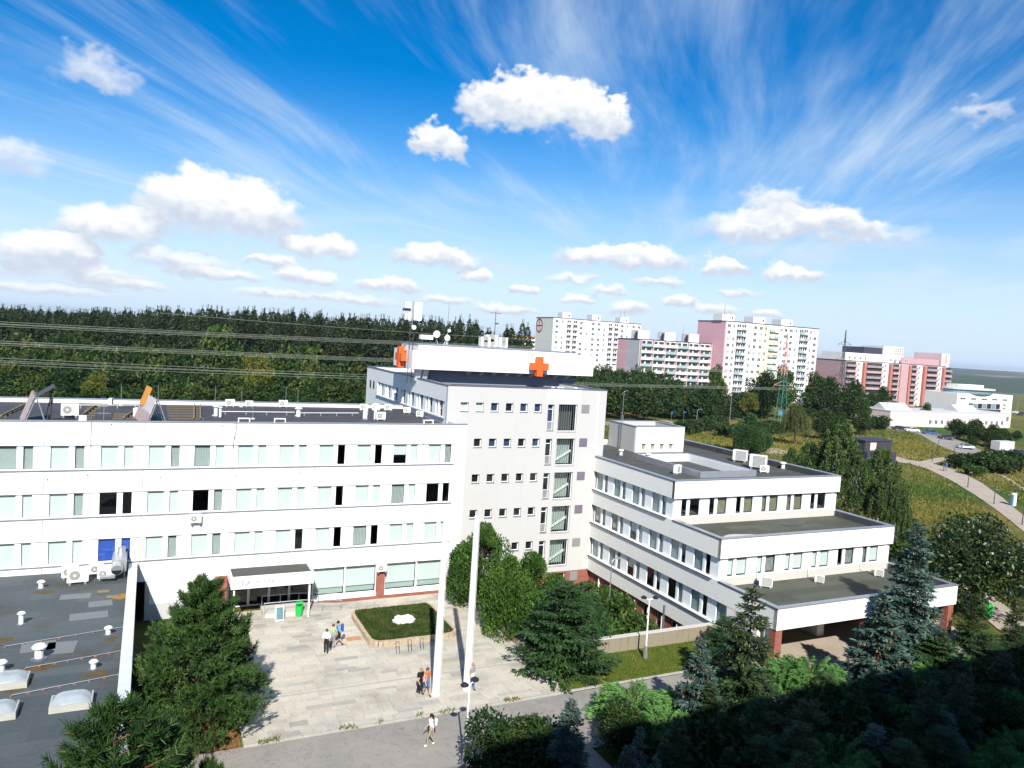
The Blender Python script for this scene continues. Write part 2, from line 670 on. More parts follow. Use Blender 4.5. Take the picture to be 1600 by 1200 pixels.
plain('ac_white', (0.70, 0.70, 0.66), 0.5, 0.4, 0.0, 0.08, 3.0)
plain('ac_grille', (0.34, 0.34, 0.31), 0.5, 0.4, 0.3, 0.2, 9.0)
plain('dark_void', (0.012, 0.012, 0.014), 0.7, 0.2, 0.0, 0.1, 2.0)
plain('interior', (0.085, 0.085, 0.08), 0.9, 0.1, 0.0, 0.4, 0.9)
plain('blind_pale', (0.555, 0.575, 0.562), 0.8, 0.2, 0.0, 0.04, 2.0)
plain('blind_grey', (0.40, 0.44, 0.43), 0.8, 0.2, 0.0, 0.15, 3.0)
plain('blind_slate', (0.30, 0.35, 0.37), 0.7, 0.2, 0.0, 0.25, 0.8)
plain('blind_olive', (0.34, 0.32, 0.22), 0.8, 0.2, 0.0, 0.12, 3.0)
plain('blind_tan', (0.50, 0.44, 0.34), 0.8, 0.2, 0.0, 0.10, 3.0)
plain('blind_blue', (0.020, 0.070, 0.36), 0.6, 0.3, 0.0, 0.12, 2.0)
plain('wood_weathered', (0.12, 0.10, 0.075), 0.85, 0.2, 0.0, 0.35, 6.0)
plain('wood_tan', (0.21, 0.16, 0.095), 0.8, 0.2, 0.0, 0.3, 6.0)
plain('orange_paint', (0.80, 0.115, 0.02), 0.45, 0.4, 0.0, 0.06, 1.2)
plain('kerb_stone', (0.36, 0.34, 0.30), 0.85, 0.2, 0.0, 0.25, 3.0)
plain('rock_white', (0.70, 0.68, 0.63), 0.85, 0.2, 0.0, 0.25, 5.0)
plain('green_plastic', (0.015, 0.42, 0.07), 0.4, 0.45, 0.0, 0.08, 4.0)
plain('black_plastic', (0.015, 0.015, 0.017), 0.45, 0.4, 0.0, 0.1, 4.0)
plain('orange_cover', (0.42, 0.20, 0.09), 0.7, 0.3, 0.0, 0.3, 6.0)
plain('bark', (0.085, 0.060, 0.042), 0.9, 0.15, 0.0, 0.4, 6.0)
plain('pine_bark', (0.20, 0.105, 0.055), 0.9, 0.15, 0.0, 0.35, 6.0)
plain('birch_bark', (0.52, 0.50, 0.46), 0.85, 0.2, 0.0, 0.4, 4.0)
plain('cone_brown', (0.30, 0.185, 0.10), 0.8, 0.2, 0.0, 0.35, 8.0)
plain('felt_new', (0.155, 0.175, 0.175), 0.75, 0.25, 0.0, 0.12, 2.0)
plain('stone_tan', (0.40, 0.32, 0.22), 0.9, 0.2, 0.0, 0.35, 4.0)
plain('rust', (0.30, 0.17, 0.04), 0.9, 0.1, 0.0, 0.3, 4.0)
plain('roof_stain', (0.105, 0.075, 0.035), 0.9, 0.1, 0.0, 0.4, 2.0)
plain('brick_block', (0.24, 0.12, 0.08), 0.9, 0.1, 0.0, 0.3, 4.0)
plain('pale_sheet', (0.46, 0.42, 0.42), 0.7, 0.3, 0.0, 0.3, 2.5)
plain('skylight_dome', (0.30, 0.34, 0.36), 0.15, 0.6, 0.0, 0.3, 1.5)
plain('skylight_kerb', (0.40, 0.40, 0.35), 0.6, 0.3, 0.0, 0.2, 3.0)
plain('zinc_light', (0.62, 0.66, 0.70), 0.45, 0.5, 0.15, 0.1, 1.2)
plain('dome_plastic', (0.62, 0.66, 0.68), 0.25, 0.5, 0.0, 0.08, 2.0)
plain('vent_mauve', (0.15, 0.125, 0.165), 0.7, 0.3, 0.0, 0.15, 5.0)
plain('vent_grey', (0.22, 0.22, 0.205), 0.7, 0.3, 0.0, 0.15, 5.0)
plain('curtain', (0.34, 0.40, 0.36), 0.9, 0.1, 0.0, 0.15, 2.0)
plain('wire', (0.40, 0.42, 0.34), 0.5, 0.4, 0.2, 0.05, 1.0)
plain('pylon_green', (0.04, 0.16, 0.11), 0.6, 0.4, 0.2, 0.1, 2.0)
plain('pylon_dark', (0.05, 0.07, 0.09), 0.6, 0.4, 0.3, 0.1, 2.0)
plain('mast_brown', (0.14, 0.08, 0.06), 0.8, 0.2, 0.0, 0.2, 2.0)
plain('pylon_red', (0.50, 0.26, 0.23), 0.6, 0.4, 0.1, 0.1, 2.0)
plain('red_line', (0.33, 0.05, 0.05), 0.7, 0.3, 0.0, 0.1, 2.0)
plain('pink_wall', (0.70, 0.40, 0.43), 0.85, 0.2, 0.0, 0.06, 0.4)
plain('rose_wall', (0.46, 0.29, 0.29), 0.85, 0.2, 0.0, 0.08, 0.4)
plain('brick_red_wall', (0.40, 0.165, 0.13), 0.85, 0.2, 0.0, 0.08, 0.4)
plain('pink_pale', (0.70, 0.52, 0.50), 0.85, 0.2, 0.0, 0.05, 0.4)
plain('school_pink', (0.64, 0.52, 0.48), 0.85, 0.2, 0.0, 0.06, 0.4)
plain('far_white', (0.74, 0.72, 0.69), 0.85, 0.2, 0.0, 0.06, 0.3)
plain('far_cream', (0.66, 0.65, 0.60), 0.85, 0.2, 0.0, 0.06, 0.3)
plain('far_grey', (0.50, 0.50, 0.50), 0.85, 0.2, 0.0, 0.06, 0.3)
plain('far_yellow', (0.70, 0.64, 0.44), 0.85, 0.2, 0.0, 0.06, 0.3)
plain('far_pane', (0.045, 0.05, 0.055), 0.25, 0.5, 0.0, 0.2, 0.2)
plain('far_pane_pale', (0.34, 0.36, 0.37), 0.4, 0.5, 0.0, 0.2, 0.2)
plain('far_dark_roof', (0.045, 0.045, 0.07), 0.7, 0.3, 0.0, 0.1, 0.5)
plain('balcony_glass', (0.32, 0.42, 0.42), 0.3, 0.5, 0.0, 0.12, 0.3)
plain('bay_painted_shade', (0.085, 0.07, 0.07), 0.8, 0.2, 0.0, 0.3, 0.5)  # shade behind the balconies, put in as a dark colour
plain('balcony_grey', (0.30, 0.245, 0.25), 0.7, 0.3, 0.0, 0.15, 0.3)
plain('aqua_glass', (0.16, 0.24, 0.29), 0.2, 0.6, 0.0, 0.1, 0.3)
plain('car_silver', (0.45, 0.46, 0.48), 0.3, 0.5, 0.5, 0.02, 1.0)
plain('car_dark', (0.03, 0.035, 0.045), 0.25, 0.5, 0.2, 0.02, 1.0)
plain('car_blue', (0.04, 0.10, 0.24), 0.25, 0.5, 0.2, 0.02, 1.0)
plain('car_white', (0.72, 0.72, 0.72), 0.3, 0.5, 0.0, 0.02, 1.0)
plain('car_glass', (0.02, 0.025, 0.03), 0.08, 0.6, 0.0, 0.02, 1.0)
plain('rubber', (0.02, 0.02, 0.02), 0.8, 0.2, 0.0, 0.05, 3.0)
plain('lamp_glass', (0.55, 0.50, 0.40), 0.2, 0.5, 0.0, 0.02, 1.0)
plain('blind_navy', (0.030, 0.045, 0.115), 0.6, 0.3, 0.0, 0.1, 2.0)
plain('sign_blue', (0.02, 0.10, 0.40), 0.5, 0.4, 0.0, 0.02, 1.0)
plain('poster_teal', (0.10, 0.19, 0.21), 0.5, 0.4, 0.0, 0.5, 7.0)
plain('letter_blue', (0.10, 0.22, 0.36), 0.5, 0.4, 0.0, 0.02, 1.0)
plain('letter_red', (0.55, 0.12, 0.15), 0.5, 0.4, 0.0, 0.02, 1.0)
plain('sky_blue_pipe', (0.12, 0.28, 0.40), 0.5, 0.4, 0.0, 0.1, 3.0)
plain('orange_sheet', (0.50, 0.22, 0.04), 0.7, 0.3, 0.0, 0.35, 2.5)
plain('pink_sheet', (0.36, 0.28, 0.27), 0.7, 0.3, 0.0, 0.25, 2.5)
glassy('glass_mint', (0.95, 0.98, 0.97), 1.6)
glassy('glass_clear', (0.95, 0.97, 0.97), 1.6)
glassy('glass_dark', (0.45, 0.50, 0.50), 1.6)
glassy('glass_shop', (0.945, 0.98, 0.975), 1.6)


def m_asphalt():
    m, h, p, out = mat('asphalt')
    g = h.n('ShaderNodeNewGeometry')
    P = g.outputs['Position']
    n1 = h.noise(P, 0.30, 5.0, 0.6)
    n2 = h.noise(P, 22.0, 3.0, 0.7)
    n3 = h.noise(P, 0.9, 4.0, 0.7, 0.6)
    col = h.ramp(n1, [(0.25, (0.22, 0.205, 0.185)), (0.5, (0.265, 0.245, 0.22)), (0.78, (0.31, 0.285, 0.25))])
    crack = h.smooth(h.m('ABSOLUTE', h.m('SUBTRACT', n3, 0.5)), 0.0, 0.011)
    col = h.mix(h.m('MULTIPLY', h.m('SUBTRACT', 1.0, crack), 0.6), col, (0.07, 0.075, 0.04, 1))
    k = h.m('MULTIPLY_ADD', n2, 0.5, 0.75)
    setc(h, p, h.mix(1.0, col, h.xyz(k, k, k), 'MULTIPLY'), 0.9, 0.2)
    bump(h, p, n2, 0.25, 0.01)


def m_paving():
    m, h, p, out = mat('paving')
    g = h.n('ShaderNodeNewGeometry')
    oi = h.n('ShaderNodeObjectInfo')
    P = g.outputs['Position']
    rnd = h.m('ADD', oi.outputs['Random'], g.outputs['Random Per Island'])
    rnd = h.m('FRACT', h.m('MULTIPLY', rnd, 3.7))
    col = h.ramp(rnd, [(0.0, (0.33, 0.315, 0.28)), (0.15, (0.42, 0.39, 0.325)), (0.5, (0.47, 0.435, 0.36)),
                       (0.85, (0.51, 0.47, 0.385)), (1.0, (0.46, 0.395, 0.30))])
    n1 = h.noise(P, 0.22, 5.0, 0.62)
    n2 = h.noise(P, 7.0, 4.0, 0.7)
    col = h.mix(h.m('MULTIPLY', h.smooth(n1, 0.44, 0.74), 0.72), col, (0.21, 0.20, 0.175, 1))
    k = h.m('MULTIPLY_ADD', n2, 0.5, 0.74)
    setc(h, p, h.mix(1.0, col, h.xyz(k, k, k), 'MULTIPLY'), 0.85, 0.25)
    bump(h, p, n2, 0.3, 0.01)


def m_ground():
    """meadow: greener and drier drifts, plus fields with their own grass and soft, uneven edges"""
    m, h, p, out = mat('meadow')
    g = h.n('ShaderNodeNewGeometry')
    P = g.outputs['Position']
    n1 = h.noise(P, 0.022, 5.0, 0.62, 0.5)
    n2 = h.noise(P, 0.16, 5.0, 0.65)
    n3 = h.noise(P, 0.85, 6.0, 0.8)
    f = h.m('ADD', h.m('MULTIPLY', n1, 0.75), h.m('MULTIPLY', n2, 0.42))
    col = h.ramp(f, [(0.40, (0.042, 0.066, 0.016)), (0.53, (0.085, 0.100, 0.022)), (0.62, (0.140, 0.130, 0.034)),
                     (0.74, (0.20, 0.165, 0.055))])
    for (px, py, rx, ry, rot, c, amt) in FIELDS:
        q = onz(px, py)
        ca, sa = math.cos(rot), math.sin(rot)
        d = h.v('SUBTRACT', P, (q.x, q.y, 0.0))
        u = h.v('DOT_PRODUCT', d, (ca / rx, sa / rx, 0.0))
        v = h.v('DOT_PRODUCT', d, (-sa / ry, ca / ry, 0.0))
        r2 = h.m('ADD', h.m('MULTIPLY', u, u), h.m('MULTIPLY', v, v))
        e = h.m('MULTIPLY_ADD', h.m('SUBTRACT', n2, 0.5), 2.2, r2)
        k = h.m('MULTIPLY', h.m('SUBTRACT', 1.0, h.smooth(e, 0.55, 1.25)), amt)
        cv = h.mix(n2, (c[0] * .7, c[1] * .75, c[2] * .7, 1), (c[0] * 1.35, c[1] * 1.25, c[2] * 1.3, 1))
        col = h.mix(k, col, cv)
    k = h.m('MULTIPLY_ADD', n3, 2.0, 0.0)
    setc(h, p, h.mix(1.0, col, h.xyz(k, k, k), 'MULTIPLY'), 0.95, 0.1)
    bump(h, p, n3, 0.8, 0.35)


GREEN, YELL, OLIVE = (0.052, 0.098, 0.018), (0.21, 0.165, 0.032), (0.11, 0.105, 0.022)
FIELDS = [  # photo pixel of the centre, half sizes in metres, turn, colour, strength
    (1120, 696, 34, 15, 0.0, YELL, 0.9), (1215, 690, 22, 9, 0.0, YELL, 0.8), (1470, 672, 34, 15, 0.3, GREEN, 0.95), (1600, 682, 30, 14, 0.2, GREEN, 0.9),
    (1440, 762, 20, 9, -0.3, GREEN, 0.9), (1430, 805, 18, 7, -0.4, OLIVE, 0.8), (1500, 805, 17, 5, -0.5, YELL, 0.85), (1420, 703, 30, 12, 0.0, YELL, 0.75), (1560, 712, 26, 9, 0.1, YELL, 0.7),
    (985, 668, 40, 6, 0.0, GREEN, 0.8), (1065, 650, 14, 10, 0.0, GREEN, 0.9), (1560, 775, 16, 6, 0.0, GREEN, 0.7), (1470, 840, 14, 6, 0.0, OLIVE, 0.8)]


def m_lawn(name, stops, sc=1.1):
    m, h, p, out = mat(name)
    g = h.n('ShaderNodeNewGeometry')
    P = g.outputs['Position']
    n2 = h.noise(P, sc, 5.0, 0.65)
    n3 = h.noise(P, 14.0, 3.0, 0.75)
    col = h.ramp(n2, stops)
    k = h.m('MULTIPLY_ADD', n3, 1.0, 0.5)
    setc(h, p, h.mix(1.0, col, h.xyz(k, k, k), 'MULTIPLY'), 0.95, 0.1)
    bump(h, p, n3, 0.7, 0.05)


def m_hills():
    m, h, p, out = mat('hill_cover')
    g = h.n('ShaderNodeNewGeometry')
    P = g.outputs['Position']
    n1 = h.noise(P, 0.0016, 6.0, 0.65)
    n2 = h.noise(P, 0.03, 3.0, 0.7)
    col = h.ramp(n1, [(0.35, (0.028, 0.050, 0.022)), (0.52, (0.040, 0.062, 0.026)), (0.60, (0.17, 0.15, 0.08)), (0.72, (0.26, 0.24, 0.20))])
    k = h.m('MULTIPLY_ADD', n2, 1.0, 0.5)
    setc(h, p, h.mix(1.0, col, h.xyz(k, k, k), 'MULTIPLY'), 0.95, 0.1)


m_asphalt()
m_paving()
m_ground()
m_hills()
m_lawn('lawn', [(0.30, (0.075, 0.130, 0.016)), (0.52, (0.120, 0.160, 0.022)), (0.68, (0.19, 0.155, 0.045)), (0.8, (0.26, 0.19, 0.075))])
m_lawn('mown_field', [(0.30, (0.045, 0.090, 0.018)), (0.6, (0.060, 0.110, 0.022)), (0.85, (0.10, 0.13, 0.03))], 0.1)
m_lawn('yellow_field', [(0.30, (0.14, 0.125, 0.022)), (0.5, (0.21, 0.165, 0.032)), (0.75, (0.28, 0.20, 0.05))], 0.12)
m_lawn('dry_soil', [(0.30, (0.11, 0.085, 0.025)), (0.5, (0.21, 0.115, 0.045)), (0.75, (0.26, 0.14, 0.06))], 2.0)
m_lawn('path_gravel', [(0.30, (0.34, 0.285, 0.22)), (0.55, (0.40, 0.335, 0.265)), (0.8, (0.46, 0.39, 0.31))], 0.4)
m_lawn('planting_bed', [(0.30, (0.025, 0.035, 0.010)), (0.55, (0.045, 0.060, 0.014)), (0.8, (0.085, 0.060, 0.025))], 1.5)  # bed soil; also colours the painted shade beside the annex

foliage('f_spruce', [(0.0, (0.012, 0.030, 0.012)), (0.5, (0.030, 0.062, 0.020)), (1.0, (0.070, 0.105, 0.030))], 0.12)
foliage('f_blue', [(0.0, (0.022, 0.050, 0.040)), (0.5, (0.060, 0.112, 0.088)), (1.0, (0.155, 0.215, 0.175))], 0.10)
foliage('f_pine', [(0.0, (0.014, 0.036, 0.010)), (0.5, (0.034, 0.078, 0.018)), (1.0, (0.080, 0.145, 0.030))], 0.12)
foliage('f_thuja', [(0.0, (0.020, 0.055, 0.010)), (0.5, (0.048, 0.110, 0.018)), (1.0, (0.105, 0.185, 0.032))], 0.2)
foliage('f_yew', [(0.0, (0.014, 0.042, 0.012)), (0.5, (0.036, 0.085, 0.024)), (1.0, (0.080, 0.150, 0.045))], 0.15)
foliage('f_juniper', [(0.0, (0.050, 0.135, 0.030)), (0.5, (0.115, 0.260, 0.065)), (1.0, (0.200, 0.370, 0.105))], 0.2)
foliage('f_leaf', [(0.0, (0.020, 0.050, 0.010)), (0.5, (0.048, 0.095, 0.018)), (1.0, (0.100, 0.150, 0.030))], 0.3)
foliage('f_leaf_dark', [(0.0, (0.010, 0.028, 0.008)), (0.5, (0.026, 0.055, 0.013)), (1.0, (0.060, 0.095, 0.022))], 0.25)
foliage('f_leaf_yellow', [(0.0, (0.060, 0.085, 0.012)), (0.5, (0.120, 0.140, 0.020)), (1.0, (0.200, 0.190, 0.030))], 0.3)
foliage('f_birch', [(0.0, (0.030, 0.060, 0.014)), (0.5, (0.062, 0.110, 0.026)), (1.0, (0.120, 0.165, 0.050))], 0.3)
foliage('f_willow', [(0.0, (0.050, 0.065, 0.020)), (0.5, (0.085, 0.100, 0.030)), (1.0, (0.150, 0.155, 0.055))], 0.3)
foliage('f_walnut', [(0.0, (0.010, 0.024, 0.006)), (0.6, (0.026, 0.050, 0.012)), (0.86, (0.06, 0.09, 0.02)), (1.0, (0.24, 0.24, 0.07))], 0.2, 0.4, 0.5)
foliage('f_conifer_far', [(0.0, (0.007, 0.017, 0.008)), (0.5, (0.016, 0.031, 0.012)), (1.0, (0.042, 0.058, 0.019))], 0.1, nscale=0.16, drift=0.5)
foliage('f_forest', [(0.0, (0.007, 0.022, 0.005)), (0.4, (0.017, 0.042, 0.008)), (0.75, (0.038, 0.074, 0.013)), (1.0, (0.095, 0.11, 0.02))], 0.25, nscale=0.13, drift=0.62)
foliage('f_grass', [(0.0, (0.080, 0.135, 0.018)), (0.6, (0.130, 0.175, 0.028)), (1.0, (0.24, 0.20, 0.06))], 0.3)
foliage('f_groundcover', [(0.0, (0.018, 0.040, 0.008)), (0.5, (0.036, 0.062, 0.012)), (1.0, (0.085, 0.105, 0.025))], 0.2)
foliage('dry_litter_leaf', [(0.0, (0.12, 0.10, 0.02)), (0.5, (0.24, 0.13, 0.045)), (1.0, (0.33, 0.18, 0.07))], 0.15)
foliage('f_meadow', [(0.0, (0.070, 0.110, 0.018)), (0.45, (0.115, 0.145, 0.025)), (0.75, (0.20, 0.175, 0.040)), (1.0, (0.29, 0.23, 0.07))], 0.3, nscale=0.06, drift=0.7)
M = MATS

# ------------------------------------------------------------------ the ground
def sstep(a, b, x):
    t = np.clip((np.asarray(x, float) - a) / (b - a), 0, 1)
    return t * t * (3 - 2 * t)


def hgt(x, y):
    """height of the ground sheet"""
    x = np.asarray(x, float)
    y = np.asarray(y, float)
    far = sstep(70, 130, np.hypot(x - 20, y - 30))
    roll = 0.55 * np.sin(x * 0.031 + 0.6) * np.cos(y * 0.027) + 0.35 * np.sin(x * 0.058 + y * 0.044)
    mound = 2.0 * np.exp(-(((x - 196) / 26) ** 2 + ((y - 146) / 16) ** 2))
    dip = (sstep(25.2, 30.5, x) * (1 - sstep(41.0, 42.0, x)) * sstep(44.2, 45.2, y) * (1 - sstep(63.6, 64.6, y)))
    out = sstep(420, 900, np.hypot(x, y))
    return -0.08 + far * (roll * 0.7 + mound) * (1 - out) - 3.1 * dip - out * 24.0 - 45.0 * sstep(900, 3500, np.hypot(x, y))


def grid_lines(parts):
    out = []
    for a, b, st in parts:
        n = max(1, int(round((b - a) / st)))
        out += [a + (b - a) * i / n for i in range(n)]
    out.append(parts[-1][1])
    return np.array(sorted(set(out)))


gx = grid_lines([(-9000, -1500, 1500), (-1500, -300, 200), (-300, -40, 26), (-40, 20, 6), (20, 44, 1.0), (44, 300, 5), (300, 800, 50), (800, 1500, 175), (1500, 12000, 1500)])
gy = grid_lines([(-9000, -500, 1700), (-500, -40, 92), (-40, 40, 8), (40, 66, 1.0), (66, 260, 5), (260, 800, 45), (800, 1500, 175), (1500, 12000, 1500)])
GX, GY = np.meshgrid(gx, gy)
GZ = hgt(GX, GY)
nx, ny = len(gx), len(gy)
idx = np.arange(nx * ny).reshape(ny, nx)
Q = np.stack([idx[:-1, :-1], idx[:-1, 1:], idx[1:, 1:], idx[1:, :-1]], -1).reshape(-1, 4)
gme = np_mesh('ground', np.stack([GX, GY, GZ], -1).reshape(-1, 3), Q, M['meadow'], smooth=True)
ground = tag(link(bpy.data.objects.new('ground', gme)), kind='structure')


def hz(x, y):
    return float(hgt(x, y))


def strip(name, pts, width, m, lift=0.05, kind='structure', step=2.0):
    """a sheet of some width laid over the ground along a line of points"""
    P = []
    for a, b in zip(pts[:-1], pts[1:]):
        n = max(1, int((Vector(b) - Vector(a)).length / step))
        for i in range(n):
            P.append(Vector(a).lerp(Vector(b), i / n))
    P.append(Vector(pts[-1]))
    mb = MB()
    vs, fs = [], []
    for i, p in enumerate(P):
        d = (P[min(i + 1, len(P) - 1)] - P[max(i - 1, 0)])
        d = Vector((d.x, d.y)).normalized()
        nrm = Vector((-d.y, d.x))
        w = width(i / (len(P) - 1)) if callable(width) else width
        for k in (-0.5, -0.17, 0.17, 0.5):
            q = Vector((p.x, p.y)) + nrm * (w * k)
            vs.append((q.x, q.y, hz(q.x, q.y) + lift))
    for i in range(len(P) - 1):
        for k in range(3):
            fs.append((i * 4 + k + 1, i * 4 + k, i * 4 + 4 + k, i * 4 + 5 + k))
    mb.add(vs, fs)
    return mb.build(name, m, None, kind)


def patch(name, pts, m, lift=0.03, kind='structure', step=4.0):
    """a sheet with a polygon outline draped on the ground"""
    bm = bmesh.new()
    xs = [p[0] for p in pts]
    ys = [p[1] for p in pts]
    f = bm.faces.new([bm.verts.new((p[0], p[1], 0)) for p in pts])
    for ax, lo, hi in ((0, min(xs), max(xs)), (1, min(ys), max(ys))):
        k = lo + step
        while k < hi:
            co = (k, 0, 0) if ax == 0 else (0, k, 0)
            no = (1, 0, 0) if ax == 0 else (0, 1, 0)
            bmesh.ops.bisect_plane(bm, geom=bm.verts[:] + bm.edges[:] + bm.faces[:], plane_co=co, plane_no=no)
            k += step
    for v in bm.verts:
        v.co.z = hz(v.co.x, v.co.y) + lift
    bmesh.ops.recalc_face_normals(bm, faces=bm.faces)
    me = bpy.data.meshes.new(name)
    bm.to_mesh(me)
    bm.free()
    if me.polygons and me.polygons[0].normal.z < 0:
        me.flip_normals()
    me.materials.append(m)
    o = link(bpy.data.objects.new(name, me))
    o['kind'] = kind
    return o


def blob(cx, cy, rx, ry, seed, n=22, rough=0.22):
    r = random.Random(seed)
    ph = [r.uniform(0, 6.28) for _ in range(3)]
    return [(cx + rx * math.cos(t) * (1 + rough * math.sin(2 * t + ph[0]) + rough * 0.6 * math.sin(5 * t + ph[1])),
             cy + ry * math.sin(t) * (1 + rough * math.sin(3 * t + ph[2]))) for t in [2 * PI * i / n for i in range(n)]]


# asphalt walk in front of the plaza (a slab whose top is z = 0)
MB().box(1.6, 62.0, 33.4, 39.55, -0.25, 0.0).build('asphalt_walk', M['asphalt'], None, 'structure')
MB().box(18.2, 22.4, 22.0, 33.399, -0.25, 0.0).build('asphalt_branch', M['asphalt'], None, 'structure')
# dry bed below the big pine, lawn beside the walk
patch('dry_bed', [(0.2, 38.6), (1.5, 38.9), (1.6, 39.7), (4.9, 39.7), (4.9, 44.5), (0.2, 46)], M['dry_soil'], 0.035, step=2.0)
patch('lawn_verge', [(24.3, 39.6), (62, 39.6), (62, 37.2), (62.2, 37.2), (62.2, 41), (39.7, 42.5), (39.7, 43.85), (24.3, 43.85)], M['lawn'], 0.03, step=3.0)

patch('planting_bed', [(22.45, 20), (75, 18), (75, 33.35), (22.45, 33.35)], M['planting_bed'], 0.03, step=6.0)
patch('painted_shade_strip', [(-.37, 31), (1.55, 31), (1.55, 38.5), (.15, 38.5), (.15, 46.05), (4.95, 44.55), (4.95, 58.7), (-.37, 58.7)], M['planting_bed'], 0.04, step=3.0)  # dark soil colour paints the annex's shade onto the ground
# ---- plaza: a bedding sheet with slabs laid on it in courses
PX0, PX1, PY0, PY1 = 5.0, 24.35, 39.6, 58.6
plaza = MB().box(PX0, PX1, PY0, PY1, -0.2, 0.045).build('plaza', M['kerb_stone'], None, 'structure')
rs = random.Random(11)
cube = MB().box(0, 1, 0, 1, 0, 1).mesh('paving_slab', M['paving'])
slabs = []
y = PY0 + 0.04
PLANT = (14.5, 20.3, 49.5, 55.6)
while y < PY1 - 0.1:
    h_ = rs.choice((0.36, 0.42, 0.5, 0.58))
    if y + h_ > PY1:
        h_ = PY1 - y
    x = PX0 + 0.04
    while x < PX1 - 0.1:
        l_ = min(rs.uniform(0.55, 1.65), PX1 - 0.04 - x)
        if PX1 - 0.04 - x - l_ < 0.25:
            l_ = PX1 - 0.04 - x
        cx, cy = x + l_ / 2, y + h_ / 2
        if not (PLANT[0] + .35 < cx < PLANT[1] - .35 and PLANT[2] + .35 < cy < PLANT[3] - .35):
            slabs.append((x, y, l_ - 0.018, h_ - 0.018, 0.035 + rs.uniform(-0.006, 0.006)))
        x += l_
    y += h_
    for g in (44.35, 48.4, 51.95, 55.9):
        if y < g < y + 0.36:
            y = g + 0.09
slabs.sort(key=lambda s: s[1] - 0.02 * s[0])
for s in slabs[:300]:
    inst(cube, 'paving_slab', plaza, (s[0], s[1], 0.045), 0, (s[2], s[3], s[4]))
mb = MB()
for s in slabs[300:]:
    mb.box(s[0], s[0] + s[2], s[1], s[1] + s[3], 0.045, 0.045 + s[4])
mb.build('paving_slabs', M['paving'], plaza, 'stuff')
PZ = 0.08
# kerb along the walk
kb = None
kme = MB().box(0, 0.98, 0, 0.14, -0.2, 0.10).mesh('kerb_stone', M['kerb_stone'])
kerb = tag(link(bpy.data.objects.new('kerb', MB().box(PX0, PX1, 39.40, 39.46, -0.25, 0.02).mesh('kerb', M['kerb_stone']))), kind='structure')
for i in range(19):
    inst(kme, 'kerb_stone', kerb, (PX0 + i * 1.0, 39.462, 0.0))
kerb2 = tag(link(bpy.data.objects.new('kerb', MB().box(24.6, 39.0, 39.40, 39.46, -0.25, 0.0).mesh('kerb', M['kerb_stone']))), kind='structure')
for i in range(14):
    inst(kme, 'kerb_stone', kerb2, (24.6 + i * 1.0, 39.462, 0.0))

# entrance pavement of the right wing
MB().box(39.3, 62.0, 37.25, 45.0, -0.15, 0.02).build('entrance_pavement', M['path_gravel'], None, 'structure')
for i, yy in enumerate((36.9, 36.55)):
    MB().box(44.0, 56.0, yy, yy + 0.35, -0.2, 0.012 - 0.06 * i - 0.03).build('entrance_step', M['pale_concrete'], None, 'structure')

# paths and road in the distance
strip('gravel_path', [onz(1378, 716), onz(1400, 722), onz(1440, 728), onz(1475, 738), onz(1510, 754), onz(1545, 775), onz(1600, 817), onz(1680, 880)],
      lambda t: 7.5 - 4.3 * min(1, t * 1.6), M['path_gravel'], 0.07)
strip('side_path', [onz(1440, 728), onz(1475, 719), onz(1500, 718)], 2.6, M['path_gravel'], 0.066)
strip('garden_path', [onz(1395, 845), onz(1425, 862), onz(1450, 872), onz(1475, 888), onz(1560, 960), onz(1590, 985), onz(1640, 1000)], 3.4, M['path_gravel'], 0.08)
strip('birch_path', [onz(1180, 702), onz(1205, 706), onz(1225, 712)], 7.0, M['path_gravel'], 0.06)
strip('road', [onz(860, 664), onz(960, 662), onz(1060, 664), onz(1160, 667), onz(1250, 672)], 8.0, M['asphalt'], 0.075)
strip('footway', [onz(1035, 655), onz(1060, 662), onz(1075, 668)], 3.0, M['path_gravel'], 0.09)
strip('car_park', [onz(1395, 668), onz(1440, 680), onz(1490, 698), onz(1540, 712), onz(1660, 722)], 11.0, M['asphalt'], 0.075)
strip('meadow_track', [onz(1565, 745), onz(1600, 765), onz(1650, 790)], 0.7, M['path_gravel'], 0.06)

# far hills on the right and all round
def ridge(name, d0, d1, z1, seed, a0=-180, a1=180, n=140):
    r = np.random.RandomState(seed)
    ang = np.radians(np.linspace(a0, a1, n))
    prof = np.zeros(n)
    for k in range(1, 9):
        prof += r.uniform(.4, 1) / k * np.sin(ang * k * 1.7 + r.uniform(0, 6.28))
    prof = (prof - prof.min()) / (prof.max() - prof.min())
    rows = []
    for j, t in enumerate(np.linspace(0, 1, 7)):
        d = d0 + (d1 - d0) * t
        z = -75 + (z1 - 30 * (1 - prof) + 75) * (t * t * (3 - 2 * t))
        rows.append(np.stack([np.sin(ang) * d, np.cos(ang) * d, z], -1))
    V = np.concatenate(rows)
    id_ = np.arange(7 * n).reshape(7, n)
    Q = np.stack([id_[:-1, :-1], id_[1:, :-1], id_[1:, 1:], id_[:-1, 1:]], -1).reshape(-1, 4)
    me = np_mesh(name, V, Q[:, ::-1], M['hill_cover'], smooth=True)
    return tag(link(bpy.data.objects.new(name, me)), kind='structure')


ridge('hills', 3000, 5400, -4, 3)
ridge('hills', 6200, 9000, 12, 8)

# ------------------------------------------------------------------ windows
def frame_mesh(w, h, t=0.06, d=0.08, m='frame_white'):
    k = ('fr', round(w, 3), round(h, 3), t, d, m)
    if k not in MCACHE:
        b = MB()
        b.box(0, w, -d / 2, d / 2, 0, t).box(0, w, -d / 2, d / 2, h - t, h)
        b.box(0, t, -d / 2, d / 2, t, h - t).box(w - t, w, -d / 2, d / 2, t, h - t)
        MCACHE[k] = b.mesh('window', M[m])
    return MCACHE[k]


